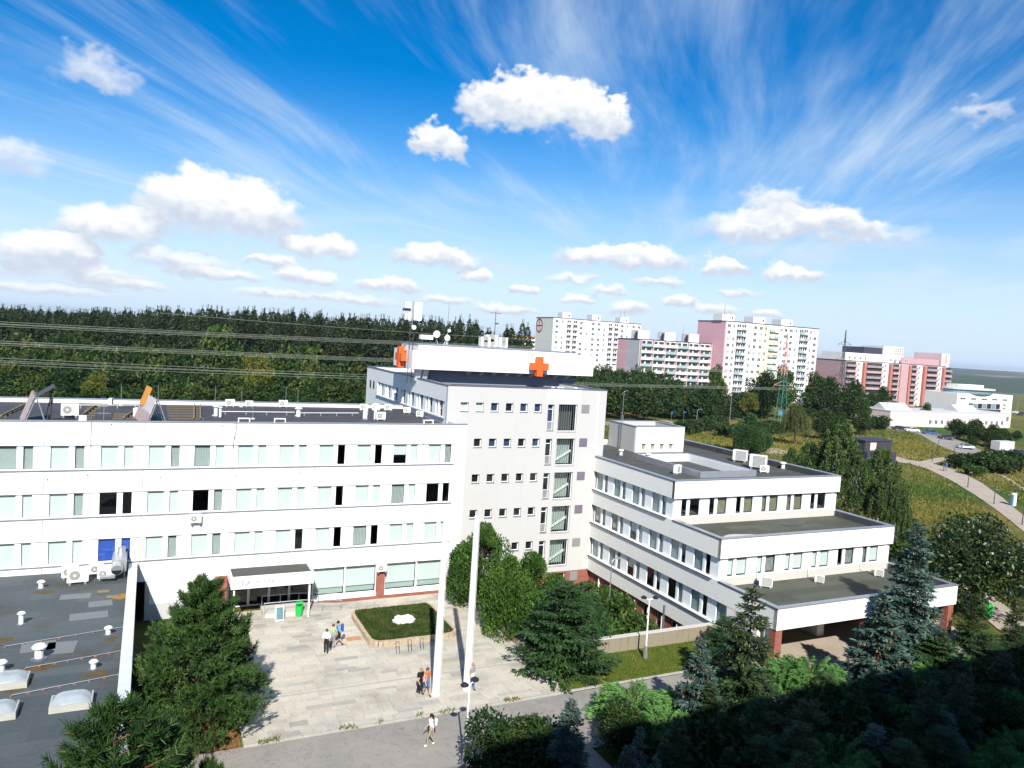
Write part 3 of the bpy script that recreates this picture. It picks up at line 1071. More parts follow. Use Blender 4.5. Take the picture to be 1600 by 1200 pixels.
def slab_mesh(name, x0, x1, y0, y1, z0, z1, m):
    k = (name, round(x0, 3), round(x1, 3), round(y0, 3), round(y1, 3), round(z0, 3), round(z1, 3), m)
    if k not in MCACHE:
        MCACHE[k] = MB().box(x0, x1, y0, y1, z0, z1).mesh(name, M[m])
    return MCACHE[k]


def lamella_mesh(w, h, z0, z1, m):
    """a hanging blind of separate vertical lamellas"""
    k = ('lam', round(w, 2), round(h, 2), round(z0, 2), round(z1, 2), m)
    if k not in MCACHE:
        b = MB()
        n = max(4, int(w / 0.13))
        for i in range(n):
            x = 0.06 + (w - 0.12) * (i + 0.5) / n
            hw = (w - 0.12) / n * 0.47
            b.add([(x - hw, 0.13, z0), (x + hw, 0.17, z0), (x + hw, 0.17, z1), (x - hw, 0.13, z1)], [(0, 1, 2, 3)])
        MCACHE[k] = b.mesh('blind', M[m])
    return MCACHE[k]


def window(parent, loc, rz, w, h, code='p', glass='glass_mint', t=0.055, name='window'):
    """frame with a pane and, by code, a blind: p pale, g grey, o olive, t tan, b blue, d none, h half, x hinged open"""
    f = inst(frame_mesh(w, h, t), name, parent, loc, rz)
    if code == 'x':
        # the sash stands open into the room: dark opening, pane swung in
        me = MCACHE.get(('op', round(w, 2), round(h, 2)))
        if me is None:
            b = MB()
            b.beam((w - t, 0.04, h / 2), (w - t - 0.25 * w, 0.75 * w, h / 2), 0.04, h - 2 * t - 0.1)
            me = MCACHE[('op', round(w, 2), round(h, 2))] = b.mesh('pane', M['glass_dark'])
        sub(me, 'pane', f)
        return f
    gl = {'d': 'glass_clear', 'b': 'glass_clear'}.get(code, glass)
    sub(slab_mesh('pane', t, w - t, -0.006, 0.006, t, h - t, gl), 'pane', f)
    if code in 'pbs':
        bm_ = {'p': 'blind_pale', 'b': 'blind_blue', 's': 'blind_slate'}[code]
        sub(slab_mesh('blind', t, w - t, 0.10, 0.115, t, h - t, bm_), 'blind', f)
    elif code in 'got':
        sub(lamella_mesh(w, h, t, h - t, {'g': 'blind_grey', 'o': 'blind_olive', 't': 'blind_tan'}[code]), 'blind', f)
    elif code == 'h':
        sub(slab_mesh('blind', t, w - t, 0.10, 0.115, h * 0.45, h - t, 'blind_pale'), 'blind', f)
    return f


def band(parent, loc, rz, length, h, thick, joints, m='white_render', name='wall_panel'):
    """a run of facade panels with open joints; local x along the wall, outside is -y"""
    cuts = [0.0] + sorted(j for j in joints if 0.05 < j < length - 0.05) + [length]
    for a, b in zip(cuts[:-1], cuts[1:]):
        inst(slab_mesh(name, 0, b - a - (0.03 if b < length else 0), 0, thick, 0, h, m), name, parent,
             Vector(loc) + Vector((math.cos(rz) * a, math.sin(rz) * a, 0)), rz)


def ledge(parent, loc, rz, length, depth=0.14, h=0.06, m='zinc', name='ledge'):
    return inst(slab_mesh(name, 0, length, -depth, 0.05, 0, h, m), name, parent, loc, rz)


rw = random.Random(5)
# ------------------------------------------------------------------ main wing
YM = 58.75
MX0, MX1 = -32.0, 24.43
YMB = 75.6
main = thing('clinic_wing', 'long white flat-roofed clinic wing with three rows of ribbon windows', 'building', (-4, YM, 0))
# inner body: floors and rooms seen through the windows
b = MB()
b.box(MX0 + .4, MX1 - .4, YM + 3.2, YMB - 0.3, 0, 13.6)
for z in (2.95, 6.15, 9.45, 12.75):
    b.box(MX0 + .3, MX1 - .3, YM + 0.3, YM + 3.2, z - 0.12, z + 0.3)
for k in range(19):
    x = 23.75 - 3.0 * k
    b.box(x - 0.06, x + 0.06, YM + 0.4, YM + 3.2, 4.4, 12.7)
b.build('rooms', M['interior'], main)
b = MB()
b.box(MX1 - 0.3, MX1, YM + 0.31, YMB, 0, 14.3).box(MX0, MX0 + 0.3, YM + 0.31, YMB, 0, 14.3)
b.box(MX0 + .3, MX1 - .3, YMB - 0.3, YMB, 0, 14.3)
b.build('side_wall', M['white_render'], main)
MB().box(MX0 + .31, MX1 - .31, YM + 0.31, YMB - 0.31, 13.62, 13.95).build('roof', M['roof_main'], main)
rows_z = [(11.14, 12.80), (7.83, 9.50), (4.51, 6.20)]
bands_z = [(12.80, 14.44), (9.50, 11.14), (6.20, 7.83), (2.92, 4.51)]
jn = [MX1 - MX0 - (0.6 + 6.0 * i) for i in range(10)]
for z0, z1 in bands_z:
    band(main, (MX0, YM, z0), 0, MX1 - MX0, z1 - z0, 0.3, jn)
for z0, z1 in rows_z:
    ledge(main, (MX0, YM, z0 - 0.065), 0, MX1 - MX0 - 1.05, 0.10, 0.06, 'zinc')
# zinc capping of the parapets
b = MB()
b.box(MX0 - .04, MX1 + .05, YM - 0.06, YM + 0.36, 14.442, 14.50)
b.build('parapet_cap', M['zinc'], main)
MB().box(MX0 - .04, MX1 - 0.35, YMB - 0.36, YMB + 0.06, 14.302, 14.36).build('parapet_cap', M['zinc'], main)
codes = {  # visible modules, left to right, wide pane then narrow pane
    0: ['gg', 'pg', 'pp', 'pg', 'gp', 'pp', 'pp', 'px', 'px', 'hp', 'pg'],
    1: ['pp', 'pg', 'dd', 'pp', 'xg', 'pp', 'pp', 'pd', 'pp', 'gp', 'dd'],
    2: ['pp', 'pp', 'bb', 'pg', 'pg', 'pp', 'pd', 'px', 'gx', 'pp', 'pp']}
for r, (z0, z1) in enumerate(rows_z):
    hh = z1 - z0
    for k in range(18):
        x = 21.10 - 3.0 * k
        j = 10 - k
        c = codes[r][j] if 0 <= j <= 10 else rw.choice(('pp', 'pg', 'pp', 'gg', 'pd'))
        window(main, (x, YM + 0.16, z0), 0, 1.18, hh, c[0])
        window(main, (x + 1.44, YM + 0.16, z0), 0, 0.68, hh, c[1])
        inst(slab_mesh('mullion_panel', 0, 0.26, 0.10, 0.3, 0, hh, 'window_panel'), 'mullion_panel', main, (x + 1.18, YM, z0))
        inst(slab_mesh('infill_panel', 0, 0.88, 0.10, 0.3, 0, hh, 'window_panel'), 'infill_panel', main, (x + 2.12 - 3.0, YM, z0))
    inst(slab_mesh('infill_panel', 0, MX1 - 23.22, 0.0, 0.3, 0, hh, 'white_render'), 'infill_panel', main, (23.22, YM, z0))
# ground floor
gz = 2.92
MB().box(12.05, MX1, YM - 0.02, YM + 0.35, 0.0, 0.30).build('plinth', M['brick'], main)
for x0, x1 in ((17.25, 17.95), (23.40, 24.40)):
    MB().box(x0, x1, YM, YM + 0.5, 0.30, gz).build('brick_pier', M['brick'], main)
MB().box(4.9, 5.75, YM, YM + 0.5, 0.0, gz).build('brick_pier', M['brick'], main)
for x0, x1 in ((12.1, 17.25), (17.95, 23.40)):
    w = (x1 - x0) / 2
    for i in range(2):
        f = window(main, (x0 + w * i, YM + 0.2, 0.62), 0, w, gz - 0.62, 'q', 'glass_shop', 0.07, 'shop_window')
        sub(slab_mesh('blind', 0.07, w - .07, 0.22, 0.235, 0.55, gz - 0.7, 'blind_pale'), 'blind', f)
        sub(slab_mesh('counter', 0.07, w - .07, 0.35, 0.9, 0.05, 0.5, 'curtain'), 'counter', f)
    MB().box(x0, x1, YM - 0.03, YM + 0.3, 0.302, 0.60).build('sill', M['white_paint'], main)
MB().box(0.2, 4.9, YM + 0.05, YM + 0.35, 0.0, gz).build('lower_wall', M['grey_render'], main)
for i in range(9):
    inst(slab_mesh('cladding_board', 0, 4.3, 0, 0.03, 0, 0.17, 'white_paint'), 'cladding_board', main, (0.5, YM + 0.018, 1.2 + 0.185 * i))
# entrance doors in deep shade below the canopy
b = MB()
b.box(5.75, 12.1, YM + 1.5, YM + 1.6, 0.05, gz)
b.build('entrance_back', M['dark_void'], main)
for i in range(4):
    f = window(main, (5.9 + 1.53 * i, YM + 0.9, 0.1), 0, 1.5, 2.6, 'd', 'glass_dark', 0.07, 'entrance_door')
MB().box(5.75, 5.9, YM + .02, YM + 1.5, 0.05, gz).box(12.05, 12.1, YM + 0.3, YM + 1.5, 0.05, gz).build('entrance_jamb', M['steel_dark'], main)
# small holes and a cable on the bands
for px, py in ((74, 750), (137, 743), (250, 746), (367, 744), (470, 739), (598, 743), (174, 664), (348, 666)):
    p = ony(px, py, YM)
    MB().lathe([(0.03, 0), (0.05, 0.02), (0.05, 0.06), (0.03, 0.08)], (p.x, YM - 0.03, p.z), 8).build('wall_hook', M['zinc_dark'], main)
for px, y0, y1 in ((143, 652, 698), (664, 655, 696)):
    a, c = ony(px, y0, YM), ony(px, y1, YM)
    MB().path([(a.x, YM - 0.03, a.z), (a.x, YM - 0.03, c.z)], 0.02, 6).build('cable', M['zinc_dark'], main)
a = [ony(370, 660, YM), ony(369, 672, YM), ony(365, 690, YM), ony(364, 700, YM)]
MB().path([(p.x, YM - 0.03, p.z) for p in a], 0.022, 6).build('cable', M['zinc_dark'], main)

# canopy over the entrance
CX0, CX1, CY0 = 5.75, 11.62, 56.0
can = thing('entrance_canopy', 'white entrance canopy with sign fascia on two thin posts', 'canopy', (8.7, 57.2, 0.08))
MB().box(CX0 + .12, CX1 - .12, CY0 + 0.12, YM - 0.01, 3.05, 3.42).build('deck', M['roof_wing'], can)
MB().box(CX0, CX1, CY0, CY0 + 0.12, 2.72, 3.62).build('fascia', M['white_paint'], can)
for x0, x1 in ((CX0, CX0 + .12), (CX1 - .12, CX1)):
    MB().box(x0, x1, CY0 + 0.121, YM - 0.01, 2.80, 3.60).build('side_fascia', M['white_paint'], can)
MB().box(CX0 + .12, CX1 - .12, CY0 + .121, YM - 0.02, 2.98, 3.045).build('soffit', M['grey_render'], can)
for x in (CX0 + .25, CX1 - .25):
    MB().box(x - .06, x + .06, CY0 + .2, CY0 + .32, 0.08, 2.98).build('post', M['white_paint'], can)
# lettering on the fascia
def text(body, size, loc, m, parent, rz=0.0, name='lettering', ext=0.01):
    cu = bpy.data.curves.new(name, 'FONT')
    cu.body = body
    cu.size = size
    cu.extrude = ext
    o = bpy.data.objects.new(name, cu)
    COL.objects.link(o)
    dg = bpy.context.evaluated_depsgraph_get()
    me = bpy.data.meshes.new_from_object(o.evaluated_get(dg))
    bpy.data.objects.remove(o)
    me.materials.clear()
    me.materials.append(M[m])
    c = bpy.data.objects.new(name, me)
    c.rotation_euler = (PI / 2, 0, rz)
    c.location = Vector(loc) - ORG.get(parent, Vector((0, 0, 0)))
    return link(c, parent)


text('EUC', 0.42, (6.45, CY0 - 0.012, 3.02), 'letter_blue', can)
text('KLINIKA', 0.34, (7.5, CY0 - 0.012, 3.04), 'letter_red', can)
b = MB()
b.box(6.86, 6.875, CY0 - 0.02, CY0 - 0.001, 2.80, 3.50).box(6.955, 6.97, CY0 - 0.02, CY0 - 0.001, 2.80, 3.50)
b.build('logo_line', M['letter_red'], can)
# the second line of the fascia is too blurred to read: short blue strokes in three groups
rt = random.Random(3)
for x0, n in ((8.98, 7), (10.02, 2), (10.42, 6)):
    b = MB()
    for i in range(n):
        x = x0 + i * 0.135
        b.box(x, x + 0.03, CY0 - 0.014, CY0 - 0.001, 3.08, 3.28)
        zz = rt.choice((3.08, 3.16, 3.25))
        b.box(x + 0.031, x + 0.09, CY0 - 0.014, CY0 - 0.001, zz, zz + 0.03)
    b.build('lettering', M['letter_blue'], can)

# ------------------------------------------------------------------ tower
YT = 62.6
TX0, TX1, TYB, TZ = 24.0, 40.72, 90.5, 17.44
tow = thing('clinic_tower', 'white six-storey clinic tower with small square windows and orange crosses', 'building', (32, 64, 0))
HOLES = []   # openings of the front: x0, x1, z0, z1
wx = [25.29 + 1.498 * i for i in range(6)]
zt = [15.2 - 3.3 * i for i in range(5)]
for i, z in enumerate(zt):
    for j, x in enumerate(wx):
        if i > 0 and j == 0:
            continue
        HOLES.append((x, x + 0.76, z - 0.02, z + 0.78, 's', i, j))
    HOLES.append((34.22, 34.90, z - 1.75, z + 0.74, 'd', i, 0))
    HOLES.append((35.40, 37.44, z - 1.83, z + 0.78, 'b', i, 0))


def wall_with_holes(parent, holes, u0, u1, z0, z1, y0, y1, m, name='front_wall', splits=()):
    """front wall (outside -y) as one mesh of boxes round its openings"""
    us = sorted(set([u0, u1] + [h[0] for h in holes] + [h[1] for h in holes]))
    zs = sorted(set([z0, z1] + [h[2] for h in holes] + [h[3] for h in holes]))
    b = MB()
    for a, c in zip(zs[:-1], zs[1:]):
        run = None
        for p, q in zip(us[:-1], us[1:]):
            mid = ((p + q) / 2, (a + c) / 2)
            inside = any(h[0] < mid[0] < h[1] and h[2] < mid[1] < h[3] for h in holes)
            if inside:
                if run is not None:
                    b.box(run, p, y0, y1, a, c)
                    run = None
            elif run is None:
                run = p
        if run is not None:
            b.box(run, us[-1], y0, y1, a, c)
    return b.build(name, m, parent)


wall_with_holes(tow, HOLES, TX0, TX1, -0.42, TZ, YT, YT + 0.38, M['tower_render'])
hol2 = [(35.4, 37.4, -3.0, -0.6, 'b', 0, 0)]
wall_with_holes(tow, hol2, TX0, TX1, -3.5, -0.42, YT + 0.06, YT + 0.38, M['brick'], 'basement_wall')
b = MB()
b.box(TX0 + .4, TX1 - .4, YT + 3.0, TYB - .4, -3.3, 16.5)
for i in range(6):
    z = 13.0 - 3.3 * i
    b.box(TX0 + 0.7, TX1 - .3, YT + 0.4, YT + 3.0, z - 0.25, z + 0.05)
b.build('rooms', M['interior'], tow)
MB().box(TX1 - .35, TX1, YT + 0.39, TYB, -3.4, TZ).box(TX0 + .36, TX1 - .36, TYB - .35, TYB, -3.4, TZ).build('side_wall', M['white_render'], tow)
# brighter repaired field of the front above the stair windows
MB().box(34.1, 37.75, YT - 0.012, YT - 0.002, 16.05, TZ - 0.03).build('repair_field', M['white_paint'], tow)
small_codes = [['w', 'w', 'b', 'd', 'k', 'k'], ['', 'd', 'b', 'b', 'd', 'k'], ['', 'd', 'd', 'd', 'd', 'd'], ['', 'd', 'd', 'd', 'd', 'd'], ['', 'd', 'd', 'd', 'd', 'd']]
for (x0, x1, z0, z1, kind, i, j) in HOLES:
    w, h = x1 - x0, z1 - z0
    if kind == 's':
        c = small_codes[i][j]
        f = inst(frame_mesh(w, h, 0.06), 'window', tow, (x0, YT + 0.24, z0))
        sub(slab_mesh('pane', .06, w - .06, -0.006, 0.006, .06, h - .06, 'glass_clear'), 'pane', f)
        bl = {'w': 'blind_pale', 'b': 'blind_navy', 'k': 'blind_navy', 'd': 'dark_void'}[c]
        sub(slab_mesh('blind', .06, w - .06, 0.06, 0.07, .06, h - .06, bl), 'blind', f)
        inst(slab_mesh('sill', -0.04, w + 0.04, -0.05, 0.22, -0.05, 0.0, 'zinc'), 'sill', tow, (x0, YT, z0))
    elif kind == 'd':
        f = inst(frame_mesh(w, h, 0.05), 'balcony_door', tow, (x0, YT + 0.26, z0))
        sub(slab_mesh('pane', .05, w - .05, -0.006, 0.006, .05, h - .05, 'glass_clear'), 'pane', f)
        sub(slab_mesh('transom', .05, w - .05, -0.03, 0.03, h - 0.5, h - 0.44, 'frame_white'), 'transom', f)
        sub(slab_mesh('blind', .05, w - .05, 0.08, 0.09, .05, h - .05, 'blind_navy' if i == 0 else 'dark_void'), 'blind', f)
        b = MB()
        for k in range(6):
            b.box(x0 + 0.05 + k * 0.11, x0 + 0.075 + k * 0.11, YT + 0.06, YT + 0.085, z0 + 0.06, z0 + 0.85)
        b.box(x0 + 0.0, x1, YT + 0.055, YT + 0.09, z0 + 0.851, z0 + 0.89)
        b.build('railing', M['white_paint'], tow)
        inst(slab_mesh('sill', -0.06, w + 0.06, -0.05, 0.24, -0.05, 0.0, 'zinc'), 'sill', tow, (x0, YT, z0))
    else:
        f = inst(frame_mesh(w, h, 0.05), 'stair_window', tow, (x0, YT + 0.2, z0))
        bar = MCACHE.get('stairbars')
        if bar is None:
            b = MB()
            for k in range(1, 8):
                b.box(w * k / 8 - 0.012, w * k / 8 + 0.012, -0.03, 0.03, 0.05, h - 0.05)
            bar = MCACHE['stairbars'] = b.mesh('glazing_bar', M['galvanised'])
        sub(bar, 'glazing_bar', f)
        sub(slab_mesh('pane', .05, w - .05, -0.006, 0.006, .05, h - .05, 'glass_mint'), 'pane', f)
        fl = MCACHE.get(('flight', i > 0))
        if fl is None:
            b = MB()
            if i > 0:
                b.beam((0.05, 0.5, 0.25), (w - 0.05, 0.5, 1.35), 0.1, 0.22)
            b.box(0.06, w - .06, .72, .76, 0.05, h - 0.1, 1)
            fl = MCACHE[('flight', i > 0)] = b.mesh('stair_flight', [M['white_paint'], M['curtain'] if i else M['interior']])
        sub(fl, 'stair_flight', f)
        inst(slab_mesh('sill', -0.05, w + 0.05, -0.06, 0.19, -0.05, 0.0, 'pale_concrete'), 'sill', tow, (x0, YT, z0))
    if kind == 'b':
        inst(slab_mesh('vent_plate', 0, 0.86, -0.06, -0.002, 0, 0.80, 'vent_grey' if i in (0, 4) else 'vent_mauve'), 'vent_plate', tow, (37.92, YT, z0 + 1.83))
f = inst(frame_mesh(2.0, 2.4, 0.05), 'stair_window', tow, (35.4, YT + 0.3, -3.0))
sub(slab_mesh('pane', .05, 1.95, -0.006, 0.006, .05, 2.35, 'glass_mint'), 'pane', f)
inst(slab_mesh('vent_plate', 0, 0.86, -0.05, 0.055, 0, 0.95, 'vent_grey'), 'vent_plate', tow, (37.85, YT, -1.45))
# downpipe
MB().path([(39.75, YT - 0.06, -0.3), (39.75, YT - 0.06, 17.2)], 0.05, 8).build('downpipe', M['white_paint'], tow)
# left wall with a ribbon of windows on the top floor
LW0, LW1 = 85.6, 63.3
b = MB()
b.box(TX0, TX0 + 0.35, YT + 0.39, TYB, -3.4, 14.45).box(TX0, TX0 + 0.35, YT + .39, TYB, 15.95, TZ)
b.box(TX0, TX0 + 0.35, YT + .39, LW1, 14.45, 15.95).box(TX0, TX0 + 0.35, LW0, TYB, 14.45, 15.95)
b.build('left_wall', M['white_render'], tow)
for k in range(8):
    y = LW0 - 0.25 - 2.78 * k
    window(tow, (TX0 + 0.2, y, 14.45), -PI / 2, 0.62, 1.5, 'd')
    window(tow, (TX0 + 0.2, y - 0.86, 14.45), -PI / 2, 0.95, 1.5, 'd')
    inst(slab_mesh('mullion_panel', 0, 0.24, 0.08, 0.3, 0, 1.5, 'window_panel'), 'mullion_panel', tow, (TX0, y - 0.62, 14.45), -PI / 2)
    inst(slab_mesh('infill_panel', 0, 0.97 if k < 7 else 0.55, 0.12, 0.3, 0, 1.5, 'window_panel'), 'infill_panel', tow, (TX0, y - 1.81, 14.45), -PI / 2)
inst(slab_mesh('ledge', 0, LW0 - LW1 + 0.3, -0.16, 0.05, 0, 0.07, 'zinc'), 'ledge', tow, (TX0, LW0 + .15, 14.38), -PI / 2)
for yy in (87.4, 88.9):
    inst(slab_mesh('vent_plate', 0, 0.5, -0.03, -0.002, 0, 0.9, 'dark_void'), 'vent_plate', tow, (TX0, yy, 15.0), -PI / 2)
MB().box(TX0 + .36, TX1 - .36, YT + .39, TYB - .36, 16.6, 16.95).build('roof', M['roof_main'], tow)
b = MB()
b.box(TX0 - .06, TX1 + .06, YT - .06, YT + .42, TZ + .002, TZ + .06)
b.box(TX0 - .06, TX0 + .40, YT + .421, TYB + .06, TZ + .002, TZ + .06)
b.box(TX1 - .40, TX1 + .06, YT + .421, TYB + .06, TZ + .002, TZ + .06)
b.box(TX0 + .401, TX1 - .401, TYB - .4, TYB + .06, TZ + .002, TZ + .06)
b.build('parapet_cap', M['zinc_dark'], tow)
# penthouse with overhanging white slab
YP = 70.2
pl = ony(645, 549, YP)
pr = ony(928, 562, YP)
PXL, PXR = pl.x, pr.x
z_b = ony(927, 588, YP).z
z_t = ony(928, 562, YP).z
z_u = ony(900, 552, YP).z
PUX = ony(900, 556, YP).x
PWX = ony(897, 590, YP + 1.6).x
pby = onx(616, 546, PXL).y
MB().box(PXL + 2.4, PWX, YP + 1.6, pby - 1.6, 16.95, z_b - 0.01).build('penthouse_wall', M['blue_grey_sheet'], tow)
b = MB()
b.box(PXL, PXR, YP, YP + 0.3, z_b, z_t).box(PXL, PXL + .3, YP + .301, pby, z_b, z_t)
b.box(PXR - .3, PXR, YP + .301, pby, z_b, z_t).box(PXL + .301, PXR - .301, pby - .3, pby, z_b, z_t)
b.build('penthouse_fascia', M['white_render'], tow)
MB().box(PXL + .301, PXR - .301, YP + .301, pby - .301, z_b + 0.08, z_t - 0.25).build('penthouse_slab', M['pale_concrete'], tow)
MB().box(PXL + 0.6, PUX, YP + 0.15, pby - 0.6, z_t - 0.249, z_u).build('penthouse_upstand', M['white_render'], tow)
MB().box(PXL + 0.54, PUX + .06, YP + 0.09, pby - 0.54, z_u + .001, z_u + 0.07).build('parapet_cap', M['zinc'], tow)
for i in range(9):
    x = PXL + 6.3 + i * 1.45
    if x < PWX - 0.4:
        MB().xprism([(YP + 0.3, z_b - 0.003), (YP + 1.59, z_b - 0.003), (YP + 1.59, z_b - 0.45), (YP + 1.3, z_b - 0.45)], x, x + 0.22).build('bracket', M['pale_concrete'], tow)
for i in range(2):
    a = ony(652 + 11 * i, 582, YP + 1.2)
    MB().xprism([(YP + 0.4, z_b - 0.003), (YP + 1.5, z_b - 0.003), (YP + 1.5, z_b - 1.2), (YP + 1.2, z_b - 1.2)], a.x - 0.25, a.x + 0.25).build('bracket', M['white_render'], tow)


def cross(name, label, c, s, rz):
    t = thing(name, label, 'cross', c, rz)
    b = MB()
    b.box(-s * .33, s * .33, -0.28, 0.28, -s, s)
    u = b.build('upright', M['orange_paint'], None)
    u.parent = t
    b = MB().box(-s, -s * .331, -0.25, 0.25, -s * .36, s * .36).box(s * .331, s, -0.25, 0.25, -s * .36, s * .36)
    u = b.build('arm', M['orange_paint'], None)
    u.parent = t
    u = MB().box(-0.05, 0.05, 0.281, 0.5, -s * .6, s * .6).build('bracket', M['steel_dark'], None)
    u.parent = t
    return t


p = ony(841, 572.5, YP - 0.3)
cross('orange_cross', 'flat orange cross on the front of the white penthouse fascia', (p.x, YP - 0.5, p.z), 1.02, 0)
p = onx(637.5, 559, PXL - 0.3)
cross('orange_cross', 'orange cross seen edge-on at the left corner of the penthouse', (PXL - 0.52, YP + 2.2, onx(637, 559, PXL - .5).z), 1.05, -PI / 2)

# ------------------------------------------------------------------ right wing with stepped terraces
XR, XRR = 39.81, 59.25
YF = {4: 49.88, 3: 43.82, 2: 37.72}
ZR = {4: 10.97, 3: 7.69, 2: 4.42}
YBK = 73.4
wing = thing('stepped_wing', 'white clinic wing stepping down in three roof terraces towards the entrance', 'building', (49, 50, 0))
REC = 0.34
bw = [(9.46, 10.97), (6.15, 7.69), (2.87, 4.42), (-0.42, 1.08)]
wrow = [(7.69, 9.46), (4.42, 6.15), (1.08, 2.87)]
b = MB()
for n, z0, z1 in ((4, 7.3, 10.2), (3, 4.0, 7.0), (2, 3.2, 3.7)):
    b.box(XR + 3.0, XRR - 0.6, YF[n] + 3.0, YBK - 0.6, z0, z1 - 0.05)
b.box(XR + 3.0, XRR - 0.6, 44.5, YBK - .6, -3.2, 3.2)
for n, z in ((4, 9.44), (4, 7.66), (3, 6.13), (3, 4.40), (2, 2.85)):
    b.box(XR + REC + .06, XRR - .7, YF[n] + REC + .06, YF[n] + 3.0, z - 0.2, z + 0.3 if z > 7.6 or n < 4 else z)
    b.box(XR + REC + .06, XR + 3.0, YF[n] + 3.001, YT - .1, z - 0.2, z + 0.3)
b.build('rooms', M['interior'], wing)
# left wall bands, windows
def left_y(n):
    return YT - YF[n]


for i, ((z0, z1), n) in enumerate(zip(bw, (4, 3, 2, 2))):
    L = left_y(n) if i < 3 else YT - 44.0
    band(wing, (XR, YT - 0.001, z0), -PI / 2, L, z1 - z0, REC, [3.05 * q for q in range(2, 9, 2)], 'cream_panel')
for i, ((z0, z1), n) in enumerate(zip(wrow, (4, 3, 2))):
    L = left_y(n)
    nm = {4: 4, 3: 6, 2: 8}[n]
    lc = {0: ['sg', 'sg', 'ss', 'sg'], 1: ['tt', 'ts', 'hp', 'ss', 'sd', 'sd'], 2: ['sg', 'sg', 'hs', 'dh', 'ds', 'sd', 'sd', 'hd']}[i]
    for k in range(nm):
        y = YT - 0.30 - 3.03 * k
        window(wing, (XR + REC - 0.07, y, z0), -PI / 2, 1.15, z1 - z0, lc[k][0])
        window(wing, (XR + REC - 0.07, y - 1.39, z0), -PI / 2, 0.66, z1 - z0, lc[k][1])
        inst(slab_mesh('mullion_panel', 0, 0.24, 0.0, 0.06, 0, z1 - z0, 'window_panel'), 'mullion_panel', wing, (XR + REC - 0.12, y - 1.15, z0), -PI / 2)
        inst(slab_mesh('infill_panel', 0, 0.98 if k < nm - 1 else L - 0.30 - 3.03 * k - 2.05 - 0.34, 0.0, 0.1, 0, z1 - z0, 'window_panel'), 'infill_panel', wing, (XR + REC - 0.12, y - 2.05, z0), -PI / 2)
    ledge(wing, (XR, YT - 0.1, z0 - 0.075), -PI / 2, L - (0.9 if n != 2 else 6.3), 0.13, 0.07, 'zinc_dark')
# end wall under the entrance storey
inst(slab_mesh('end_wall', 0, 3.2, 0.02, 0.35, 0, 1.79, 'cream_panel'), 'end_wall', wing, (XR, 42.7, 1.08), -PI / 2)
inst(slab_mesh('end_wall', 0, 4.49, 0.02, 0.35, 0, 1.49, 'cream_panel'), 'end_wall', wing, (XR, 43.99, -0.42), -PI / 2)
# fronts of the three terraces
fc = {4: ['dd', 'do', 'xo', 'oo', 'oo', 'dd'], 3: ['pp', 'pg', 'pp', 'pp', 'xg', 'gp'], 2: []}
for n in (4, 3, 2):
    z0, z1 = bw[4 - n]
    Y = YF[n]
    band(wing, (XR, Y, z0), 0, XRR - XR, z1 - z0, REC - 0.01, [6.5, 13.0], 'white_render')
    if n == 2:
        continue
    a, c = wrow[4 - n]
    hh = c - a
    inst(slab_mesh('infill_panel', 0, 0.75, REC - 0.1, REC + .2, 0, hh, 'white_render'), 'infill_panel', wing, (XR + REC - 0.1, Y, a))
    x = XR + 1.0
    for k in range(6):
        cd = fc[n][k]
        window(wing, (x, Y + REC, a + 0.12), 0, 0.66, hh - 0.12, cd[0])
        window(wing, (x + 0.88, Y + REC, a + 0.12), 0, 1.15, hh - 0.12, cd[1])
        inst(slab_mesh('mullion_panel', 0, 0.22, REC - .05, REC + 0.1, 0, hh, 'window_panel'), 'mullion_panel', wing, (x + .66, Y, a))
        inst(slab_mesh('infill_panel', 0, 0.97 if k < 5 else 0.6, REC - .05, REC + 0.1, 0, hh, 'window_panel'), 'infill_panel', wing, (x + 2.03, Y, a))
        inst(slab_mesh('sill', 0, 2.03, REC - .08, REC + 0.1, 0, 0.118, 'white_paint'), 'sill', wing, (x, Y, a))
        x += 3.0
    inst(slab_mesh('end_post', 0, XRR - 0.35 - (x - .37), REC - .1, REC + .3, 0, hh, 'white_render'), 'end_post', wing, (x - 0.37, Y, a))
# right wall
b = MB()
b.box(XRR - REC, XRR, YF[4] + REC, YBK, -3.2, 10.97).box(XRR - REC, XRR, YF[3] + REC, YF[4] + REC - .001, -3.2, 7.69)
b.box(XRR - REC, XRR, YF[2] + REC, YF[3] + REC - .001, 2.87, 4.42)
b.box(XR, XRR - REC - .001, YBK - .3, YBK, -3.2, 10.97)
b.box(XR, XR + REC, YT + .4, YBK - .301, 8.0, 10.97)
b.build('right_wall', M['white_render'], wing)
# roofs
CW = None


def roof_rect(n, y1, m, hole=None):
    z = ZR[n] - 0.55
    x0, x1, y0 = XR + REC + .002, XRR - REC - .002, YF[n] + REC + .002
    b = MB()
    if hole:
        hx0, hx1, hy0, hy1 = hole
        b.box(x0, x1, y0, hy0, z - .2, z).box(x0, x1, hy1, y1, z - .2, z)
        b.box(x0, hx0, hy0, hy1, z - .2, z).box(hx1, x1, hy0, hy1, z - .2, z)
    else:
        b.box(x0, x1, y0, y1, z - .2, z)
    return b.build('roof', M[m], wing)


def caps(n, y1):
    z = ZR[n]
    b = MB()
    b.box(XR - .05, XRR + .05, YF[n] - .06, YF[n] + REC + .05, z + .001, z + .055)
    b.box(XR - .05, XR + REC + .05, YF[n] + REC + .051, y1, z + .001, z + .055)
    b.box(XRR - REC - .05, XRR + .05, YF[n] + REC + .051, y1, z + .001, z + .055)
    b.build('parapet_cap', M['zinc'], wing)
    b = MB()
    b.box(XR - .03, XR - .002, YF[n], y1, z - .12, z - .04)
    b.build('drip_strip', M['zinc_dark'], wing)


